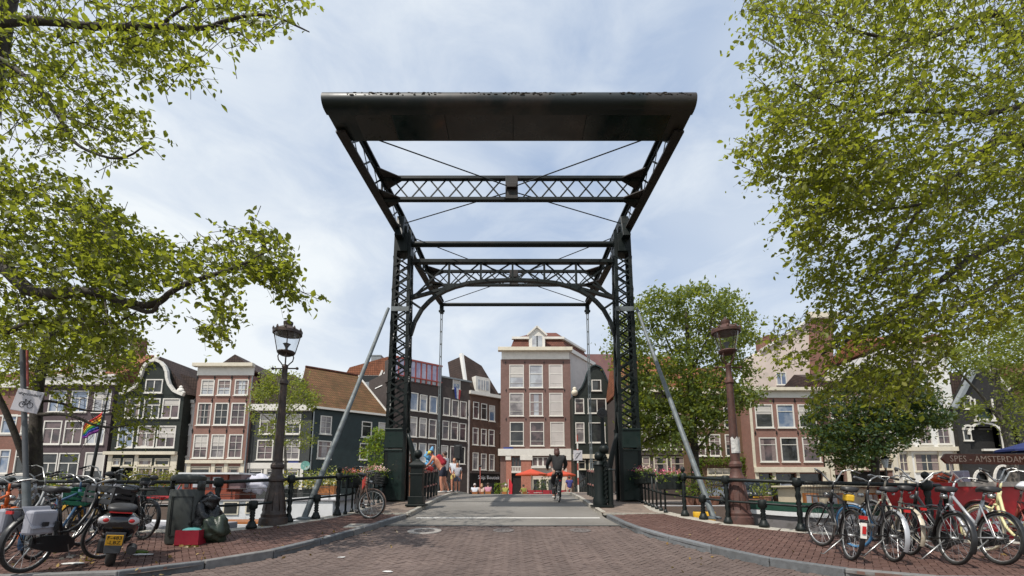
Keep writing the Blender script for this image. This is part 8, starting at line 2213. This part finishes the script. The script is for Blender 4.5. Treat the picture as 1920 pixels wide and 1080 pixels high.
parasol("orange red parasol, left one of the terrace before the corner house", 996, 879, 43, 1.65, PARAS)
parasol("orange red parasol hidden partly behind the cyclist on the terrace", 1048, 880, 45, 1.75, PARAS)
NAVY = mat("navy_canvas", (.012, .022, .10), .8, .1, 3)
parasol("navy blue parasol at the right edge in front of the black warehouse", 1922, 829, 22, 1.2, NAVY, zb=-.5)
mb = MB(); c = P(1030, 926, 40); root = empty("terrace_screen", (c.x, 40, .15), 0, "dark red canvas screen round the terrace below the parasols", "screen"); 
for i in range(6): MB().bx(-1.95 + i * .68, -1.95 + i * .68 + .62, -.02, .02, .15, .95).build("canvas_panel", mat("dark_red_canvas", (.30, .02, .03), .8, .15, 3), root)
for i in range(7): MB().bx(-2.0 + i * .68, -1.95 + i * .68, -.03, .03, 0, 1.0).build("screen_post", IRON, root)
c = P(953, 922, 42); root = empty("banner", (c.x, 42, .15), 0, "tall narrow red banner before the left pier of the corner house", "banner"); MB().tube([(0, 0, 0), (0, 0, 2.0)], .025, 8).build("banner_pole", WHITE, root); MB().prism([(.03, 0, .55), (.36, 0, .5), (.40, 0, 1.5), (.2, 0, 1.95), (.03, 0, 1.98)], (0, .02, 0)).build("cloth", RED_P if False else mat("red_banner_cloth", (.5, .02, .03), .8, .2, 4), root)
def table(px, Y, label):
    c = P(px, 925, Y); root = empty("cafe_table", (c.x, Y, .15), 0, label, "table"); MB().lathe([(.38, .70), (.4, .72), (.4, .74)], (0, 0, 0), 16).build("table_top", WHITE, root); MB().lathe([(.25, 0), (.24, .03), (.04, .06), (.04, .7)], (0, 0, 0), 10).build("pedestal", IRON, root)
table(908, 33.2, "white cafe table beside the seated pink shirted person"); table(985, 39.5, "white cafe table left of the red canvas screen"); table(1009, 38.9, "white cafe table in front of the red canvas screen")
c = P(1018, 915, 41); root = empty("potted_plant", (c.x, 41, .15), 0, "dark leafy plant in a box behind the red canvas screen", "potted plant"); MB().bx(-.4, .4, -.25, .25, 0, .6).build("pot", IRON, root); g = random.Random(2)
tag(leaves_mesh(np.array([(g.gauss(0, .4), g.gauss(0, .25), .7 + abs(g.gauss(.5, .45))) for _ in range(220)]), .22, "foliage", L_DARK, root, 3, True), kind="stuff")
c = P(943, 922, 45); root = empty("hedge", (c.x, 45, .15), 0, "small dark green clipped hedge before the thin brown house", "hedge"); g = random.Random(4); MB().bx(-.8, .8, -.3, .3, 0, .5).build("hedge_trough", IRON, root)
tag(leaves_mesh(np.array([(g.uniform(-.9, .9), g.uniform(-.35, .35), g.uniform(.4, 1.7)) for _ in range(380)]), .2, "foliage", L_BUSH, root, 8, True), kind="stuff")

# ------------------------------------------------------------------ people
SKIN = mat("skin", (.42, .22, .15), .55, .08, 6); SKINB = mat("sunburnt_skin", (.50, .22, .14), .5, .1, 6)
HAIRB = mat("dark_hair", (.035, .02, .014), .6, .3, 12); HAIRR = mat("auburn_hair", (.055, .018, .011), .6, .3, 12); HAIRG = mat("sandy_hair", (.30, .18, .09), .6, .2, 12); HAIRW = mat("grey_hair", (.42, .38, .36), .6, .2, 12)
def skin_obj(name, joints, edges, m, parent, sub=1, root_i=0):
    me = bpy.data.meshes.new(name); me.from_pydata([j[0] for j in joints], edges, []); me.materials.append(m)
    o = bpy.data.objects.new(name, me); link(o, parent)
    sk = o.modifiers.new("skin", 'SKIN'); sk.use_smooth_shade = True
    for i, j in enumerate(joints):
        r = j[1]; me.skin_vertices[0].data[i].radius = (r, r) if not hasattr(r, '__len__') else r
        me.skin_vertices[0].data[i].use_root = (i == root_i)
    ss = o.modifiers.new("sub", 'SUBSURF'); ss.levels = sub; ss.render_levels = sub
    return o
def hand_joints(J, E, wi, w, d, side, s=1.0):
    """palm, four fingers and a thumb grown from the wrist vertex wi"""
    d = Vector(d).normalized(); side = Vector(side).normalized(); w = Vector(w); nrm = d.cross(side)
    J.append((w + d * .05 * s, .026 * s)); p = len(J) - 1; E.append((wi, p))
    for k, (o, L) in enumerate(((-.03, .075), (-.01, .085), (.01, .08), (.03, .062))):
        a = w + d * .09 * s + side * o * s; J.append((a, .0095 * s)); i0 = len(J) - 1; E.append((p, i0))
        J.append((a + d * L * .5 * s + nrm * .012 * s, .008 * s)); E.append((i0, len(J) - 1)); J.append((a + d * L * .8 * s + nrm * .04 * s, .007 * s)); E.append((len(J) - 2, len(J) - 1))
    J.append((w + d * .045 * s - side * .042 * s, .011 * s)); E.append((p, len(J) - 1)); J.append((w + d * .085 * s - side * .058 * s + nrm * .015 * s, .009 * s)); E.append((len(J) - 2, len(J) - 1))
def person(label, loc, yaw, pose, s=1.0, skin=SKIN, hair=HAIRB, top=None, bottom=None, shoes=None, long_sleeve=False, long_leg=False, hair_long=False, cap=None, hands=False, group=None, lower=True):
    """pose: dict of joints in metres (x right, y forward, z up) for a 1.75 m body"""
    root = empty("person", loc, yaw, label, "person", group); root.scale = (s, s, s)
    p = {k: Vector(v) for k, v in pose.items()}
    J = [(p['pelvis'], .095), (p['waist'], .085), (p['chest'], .10), (p['neck'], .05), (p['head0'], .058)]
    E = [(0, 1), (1, 2), (2, 3), (3, 4)]
    hd = (p['head'] - p['neck']).normalized()
    J += [(p['head'] - hd * .02, (.078, .092)), (p['head'] + hd * .07, (.075, .088)), (p['head'] + hd * .115, (.045, .055))]; E += [(4, 5), (5, 6), (6, 7)]
    fwd = p.get('face', Vector((0, 1, 0))).normalized()
    J.append((p['head'] + fwd * .098 - hd * .012, .014)); E.append((5, len(J) - 1))            # nose
    arms = {}
    for sd_ in ('l', 'r'):
        J += [(p['sh' + sd_], .055), (p['el' + sd_], .040), (p['wr' + sd_], .027)]; n = len(J); E += [(2, n - 3), (n - 3, n - 2), (n - 2, n - 1)]
        d = (p['wr' + sd_] - p['el' + sd_]).normalized()
        if hands: hand_joints(J, E, n - 1, p['wr' + sd_], d, Vector((0, 0, 1)).cross(d) if abs(d.z) < .8 else Vector((0, 1, 0)))
        else: J.append((p['wr' + sd_] + d * .09, .03)); E.append((n - 1, len(J) - 1)); J.append((p['wr' + sd_] + d * .15, .018)); E.append((len(J) - 2, len(J) - 1))
    if lower:
        for sd_ in ('l', 'r'):
            J += [(p['hip' + sd_], .095), (p['kn' + sd_], .058), ((p['kn' + sd_] * .6 + p['an' + sd_] * .4), .055), (p['an' + sd_], .036), (p['an' + sd_] + Vector((0, .12, -.05)) if 'toe' + sd_ not in p else p['toe' + sd_], .034)]; n = len(J)
            E += [(0, n - 5), (n - 5, n - 4), (n - 4, n - 3), (n - 3, n - 2), (n - 2, n - 1)]
    skin_obj("body", J, E, skin, root, 2)
    # shirt or jacket
    k = 1.14 if long_sleeve else 1.08
    T = [(p['pelvis'] - Vector((0, 0, .06)), .15 * k), (p['waist'], .143 * k), (p['chest'], .165 * k), (p['chest'] * .35 + p['neck'] * .65, .085 * k)]; TE = [(0, 1), (1, 2), (2, 3)]
    for sd_ in ('l', 'r'):
        e = p['el' + sd_] if long_sleeve else p['sh' + sd_] * .45 + p['el' + sd_] * .55
        T += [(p['sh' + sd_], .085 * k), (e, .062 * k)]; n = len(T); TE += [(2, n - 2), (n - 2, n - 1)]
        if long_sleeve: T.append((p['wr' + sd_], .042 * k)); TE.append((n - 1, n))
    if top: skin_obj("jacket" if long_sleeve else "shirt", T, TE, top, root, 2)
    if bottom and lower:
        B = [(p['waist'] * .3 + p['pelvis'] * .7, .14), (p['pelvis'], .15)]; BE = [(0, 1)]
        for sd_ in ('l', 'r'):
            e = p['kn' + sd_] if long_leg else p['hip' + sd_] * .25 + p['kn' + sd_] * .75
            B += [(p['hip' + sd_], .112), (e, .078)]; n = len(B); BE += [(1, n - 2), (n - 2, n - 1)]
            if long_leg: B.append((p['an' + sd_] + Vector((0, 0, .04)), .056)); BE.append((n - 1, n))
        skin_obj("trousers" if long_leg else "shorts", B, BE, bottom, root, 2)
    if lower:
        for sd_ in ('l', 'r'):
            a = p['an' + sd_]; t = p.get('toe' + sd_, a + Vector((0, .13, -.06)))
            dd = (t - a); dd.z = 0; dd = dd.normalized() if dd.length > 1e-4 else Vector((0, 1, 0))
            mb = MB(); mb.ball(a + dd * .06 - Vector((0, 0, .035)), .055, 10, 6, (1, 1, .75)); c0 = a + dd * .06
            for i in range(len(mb.v)):
                v = Vector(mb.v[i]) - c0; mb.v[i] = tuple(c0 + v + dd * v.dot(dd) * 1.3)
            mb.build("shoe", shoes or BLACKP, root, True)
    # hair, face, cap
    mb = MB(); c = p['head'] + hd * .035 - fwd * .018; mb.ball(c, .105, 14, 10, (.88, .98, 1.02))
    keep = []
    for i, f in enumerate(mb.f):
        m_ = sum((Vector(mb.v[q]) for q in f), Vector()) / len(f) - c
        if m_.dot(fwd) < .055 and m_.dot(hd) > -.06 - .035 * (hair_long) or m_.dot(hd) > .07: keep.append(f)
    mb.f = keep; mb.m = [0] * len(keep)
    if hair_long: mb.tube([p['head'] - fwd * .06, p['head'] - fwd * .09 - hd * .10, p['neck'] - fwd * .09 - hd * .08], [.098, .10, .06], 10)
    mb.build("hair", hair, root, True)
    sdv = fwd.cross(hd).normalized(); mb = MB()
    for s_ in (-1, 1): mb.ball(p['head'] + fwd * .086 + sdv * .032 * s_ + hd * .012, .011, 8, 6)
    mb.tube([p['head'] + fwd * .088 - hd * .052 - sdv * .022, p['head'] + fwd * .094 - hd * .054, p['head'] + fwd * .088 - hd * .052 + sdv * .022], .005, 5)
    mb.build("face", HAIRB, root)
    for s_ in (-1, 1):
        mb = MB().ball(p['head'] + sdv * .083 * s_ - hd * .005, .024, 8, 6, (.5, .8, 1.2)); mb.build("ear", skin, root, True)
    if cap:
        mb = MB(); mb.ball(p['head'] + hd * .05, .112, 14, 8, (.92, 1.02, .8)); mb.f = [f for f in mb.f if sum((Vector(mb.v[q]) for q in f), Vector()).dot(hd) / len(f) > (p['head'] + hd * .035).dot(hd)]; mb.m = [0] * len(mb.f)
        mb.prism([p['head'] + hd * .055 + fwd * .06 + sdv * .08, p['head'] + hd * .045 + fwd * .19 + sdv * .05, p['head'] + hd * .045 + fwd * .19 - sdv * .05, p['head'] + hd * .055 + fwd * .06 - sdv * .08], hd * .012)
        mb.build("cap", cap, root, True)
    return root
def stand(**k):
    d = dict(pelvis=(0, 0, .95), waist=(0, 0, 1.10), chest=(0, 0, 1.33), neck=(0, .01, 1.50), head0=(0, .015, 1.55), head=(0, .02, 1.62), face=(0, 1, 0), shl=(-.19, 0, 1.42), shr=(.19, 0, 1.42), ell=(-.25, -.02, 1.13), elr=(.25, -.02, 1.13), wrl=(-.24, .08, .90), wrr=(.24, .08, .90),
             hipl=(-.10, 0, .90), hipr=(.10, 0, .90), knl=(-.11, .03, .50), knr=(.11, .03, .50), anl=(-.11, 0, .09), anr=(.11, 0, .09))
    d.update(k); return d
def sit(**k):
    d = dict(pelvis=(0, 0, .50), waist=(0, -.02, .66), chest=(0, 0, .90), neck=(0, .03, 1.07), head0=(0, .04, 1.12), head=(0, .05, 1.19), face=(0, 1, 0), shl=(-.19, .01, .99), shr=(.19, .01, .99), ell=(-.24, .12, .74), elr=(.24, .12, .74), wrl=(-.15, .34, .76), wrr=(.15, .34, .76),
             hipl=(-.10, .04, .50), hipr=(.10, .04, .50), knl=(-.12, .45, .52), knr=(.12, .45, .52), anl=(-.12, .47, .10), anr=(.12, .47, .10))
    d.update(k); return d
cloth = lambda n, c: mat(n, c, .85, .12, 7, .15)
# cyclist on the crest of the bridge
cr = P(1048, 940, 14.4); cr.z = gr(14.4) + .003
cb_, CM, CS = bicycle("black city bicycle ridden by the person in the black jacket", cr, yaw=math.radians(92), frame=BLKF, style='par', lean=0, kick=False, light_r=REDREF)
cyc = dict(pelvis=(0, .05, 1.02), waist=(0, .06, 1.18), chest=(0, .12, 1.42), neck=(0, .19, 1.58), head0=(0, .20, 1.62), head=(0, .22, 1.70), face=(.1, 1, 0), shl=(-.21, .13, 1.50), shr=(.21, .13, 1.50), ell=(-.32, .28, 1.26), elr=(.32, .28, 1.26), wrl=(-.29, .50, 1.13), wrr=(.29, .50, 1.13),
           hipl=(-.10, .05, .98), hipr=(.10, .05, .98), knl=(-.13, .42, .66), knr=(.13, .45, .78), anl=(-.11, .30, .20), anr=(.11, .28, .50), toel=(-.11, .42, .15), toer=(.11, .42, .46))
person("person in a black jacket with auburn hair cycling away over the bridge", cr + Vector((0, .18, -.005)), math.radians(2), cyc, 1.0, top=cloth("black_jacket_cloth", (.016, .016, .017)), bottom=cloth("black_trouser_cloth", (.015, .015, .017)), shoes=cloth("grey_white_shoes", (.45, .44, .42)), long_sleeve=True, long_leg=True, hair=HAIRR, hair_long=True, hands=True)
# man leaning on the gate
mn = P(827, 924, 17.6); mn.z = gp(17.6)
lean = stand(pelvis=(.0, -.05, .93), waist=(0, .06, 1.06), chest=(0, .22, 1.26), neck=(0, .36, 1.41), head0=(0, .38, 1.45), head=(0, .43, 1.51), face=(0, .8, -.55), shl=(-.19, .27, 1.35), shr=(.19, .27, 1.35), ell=(-.22, .42, 1.12), elr=(.22, .42, 1.12), wrl=(-.16, .62, .98), wrr=(.16, .62, .98), hipl=(-.10, -.05, .89), hipr=(.10, -.05, .89), knl=(-.13, -.02, .48), knr=(.10, -.10, .50), anl=(-.13, -.06, .09), anr=(.12, -.26, .10))
pm = person("person in an orange shirt and yellow cap leaning over the left gate", mn, math.radians(82), lean, 1.05, SKINB, HAIRB, cloth("orange_shirt_cloth", (.62, .27, .17)), cloth("navy_shorts_cloth", (.015, .018, .035)), cloth("grey_white_shoes", (.45, .44, .42)), cap=cloth("yellow_cap_cloth", (.55, .45, .05)), hands=True)
bp = empty("backpack", pm.location, pm.rotation_euler.z, "red backpack worn by the person in the orange shirt", "backpack"); bp.scale = pm.scale
o = MB().bx(-.15, .15, -.09, .09, -.22, .22).build("bag", cloth("red_backpack_cloth", (.34, .015, .03)), bp, bevel=.05); o.location = (0, .02, 1.27); o.rotation_euler = (-.62, 0, 0)
o = MB().bx(-.11, .11, -.13, -.085, -.18, .0).build("front_pocket", cloth("dark_red_backpack_cloth", (.20, .01, .02)), bp, bevel=.02); o.location = (0, .02, 1.27); o.rotation_euler = (-.62, 0, 0)
mn2 = P(833, 924, 18.3); mn2.z = gp(18.3)
person("person in white top and dark shorts half hidden behind the one in orange", mn2, math.radians(70), stand(), .98, SKIN, HAIRB, cloth("white_top_cloth", (.60, .60, .60)), cloth("black_shorts_cloth", (.014, .014, .016)), cloth("grey_white_shoes", (.45, .44, .42)))
k1 = P(851, 925, 20.0); k1.z = gp(20.0)
person("person in a pale top and yellow shorts standing on the bridge pavement", k1, math.radians(170), stand(wrl=(-.12, .18, 1.0), wrr=(.14, .18, 1.02)), .88, SKINB, HAIRG, cloth("pale_top_cloth", (.55, .56, .60)), cloth("pale_yellow_shorts_cloth", (.62, .50, .16)), cloth("grey_white_shoes", (.45, .44, .42)), hair_long=True)
k2 = P(857, 926, 18.9); k2.z = gp(18.9)
person("child with sandy hair in a grey shirt and denim shorts on the bridge pavement", k2, math.radians(185), stand(), .72, SKINB, HAIRG, cloth("grey_shirt_cloth", (.42, .41, .44)), cloth("denim_shorts_cloth", (.08, .09, .13)), cloth("grey_white_shoes", (.45, .44, .42)), hair_long=True)
# terrace guests
def stool(c, yaw, i, lab):
    root = empty("chair", c, yaw, lab, "chair"); MB().bx(-.21, .21, -.21, .21, .42, .46).build("seat", VARN, root, bevel=.01); MB().bx(-.2, .2, -.22, -.19, .55, .82).build("backrest", VARN, root, bevel=.01)
    for x in (-.18, .18):
        for y in (-.18, .18): MB().bx(x - .018, x + .018, y - .018, y + .018, 0, .42 if y > 0 else .8).build("leg", IRON, root)
gs = [(890, 32.0, "seated person with grey hair in a white shirt seen from behind", HAIRW, (.58, .60, .64), 8), (903, 32.6, "seated person with sandy hair and pale dress seen from behind", HAIRG, (.55, .40, .32), -6), (915, 31.4, "seated person in a pink shirt seen from behind", HAIRB, (.48, .22, .28), 4), (948, 34.0, "seated person with grey hair in an olive shirt beside the red banner", HAIRW, (.24, .24, .05), -25), (982, 37.6, "seated person in dark clothes at the terrace table left of the screen", HAIRB, (.06, .05, .06), 30)]
for i, (px, Y, lab, hr, tc, yw) in enumerate(gs):
    c = P(px, 925, Y); c.z = .15 if Y > 31.7 else gr(Y); person(lab, c, math.radians(yw), sit(), 1.08, SKIN, hr, cloth(lab.split(" in a ")[-1].split(" ")[0] + "_shirt_fabric" if " in a " in lab else "pale_dress_fabric" if "dress" in lab else "dark_shirt_fabric", tc), cloth("dark_trousers_cloth", (.03, .03, .035)), None, long_leg=True, hair_long=i == 1)
    stool(c, math.radians(yw), i, ["wooden chair under the white shirted guest", "wooden chair under the sandy haired guest", "wooden chair under the pink shirted guest", "wooden chair under the olive shirted guest", "wooden chair under the dark clothed guest"][i])
c = P(1068, 927, 30.0); c.z = gr(30.0)
person("person in a blue shirt walking on the far right side of the bridge", c, math.radians(10), stand(knl=(-.11, .15, .52), anl=(-.11, .12, .09), anr=(.11, -.2, .12)), 1.0, SKIN, HAIRB, cloth("blue_shirt_cloth", (.05, .05, .20)), cloth("beige_shorts_cloth", (.40, .33, .26)), cloth("grey_white_shoes", (.45, .44, .42)))
# blue wrapped bundle and red bag by the gate
c = P(806, 858, 19.5); BLT = mat("blue_plastic_sheet", (.10, .30, .50), .45, .15, 4, .2)
root = empty("blue_bundle", (c.x, 19.5, gp(19.5)), 0, "bright blue plastic sheeting bundled on a post by the left bridge railing", "plastic sheet"); hz_ = c.z - gp(19.5)
MB().tube([(0, 0, 0), (0, 0, hz_)], .03, 8).build("support_post", IRON, root, True); lumpy(MB(), (0, 0, hz_ + .05), .26, (.75, .6, 1.15), 17, .45, 26, 20).build("sheet", BLT, root, True); lumpy(MB(), (.05, 0, hz_ - .22), .2, (1.0, .7, .9), 19, .5, 22, 16).build("sheet", BLT, root, True)
c = P(806, 871, 15.0); o = lumpy(MB(), (0, 0, 0), .12, (1.0, .7, .75), 23, .3).build("red_bag", mat("red_shiny_bag", (.55, .03, .03), .4, .1, 5), None, True); c.z = gp(15.0) + .98; o.location = c; tag(o, "small bright red bag resting on the left folded gate", "bag")
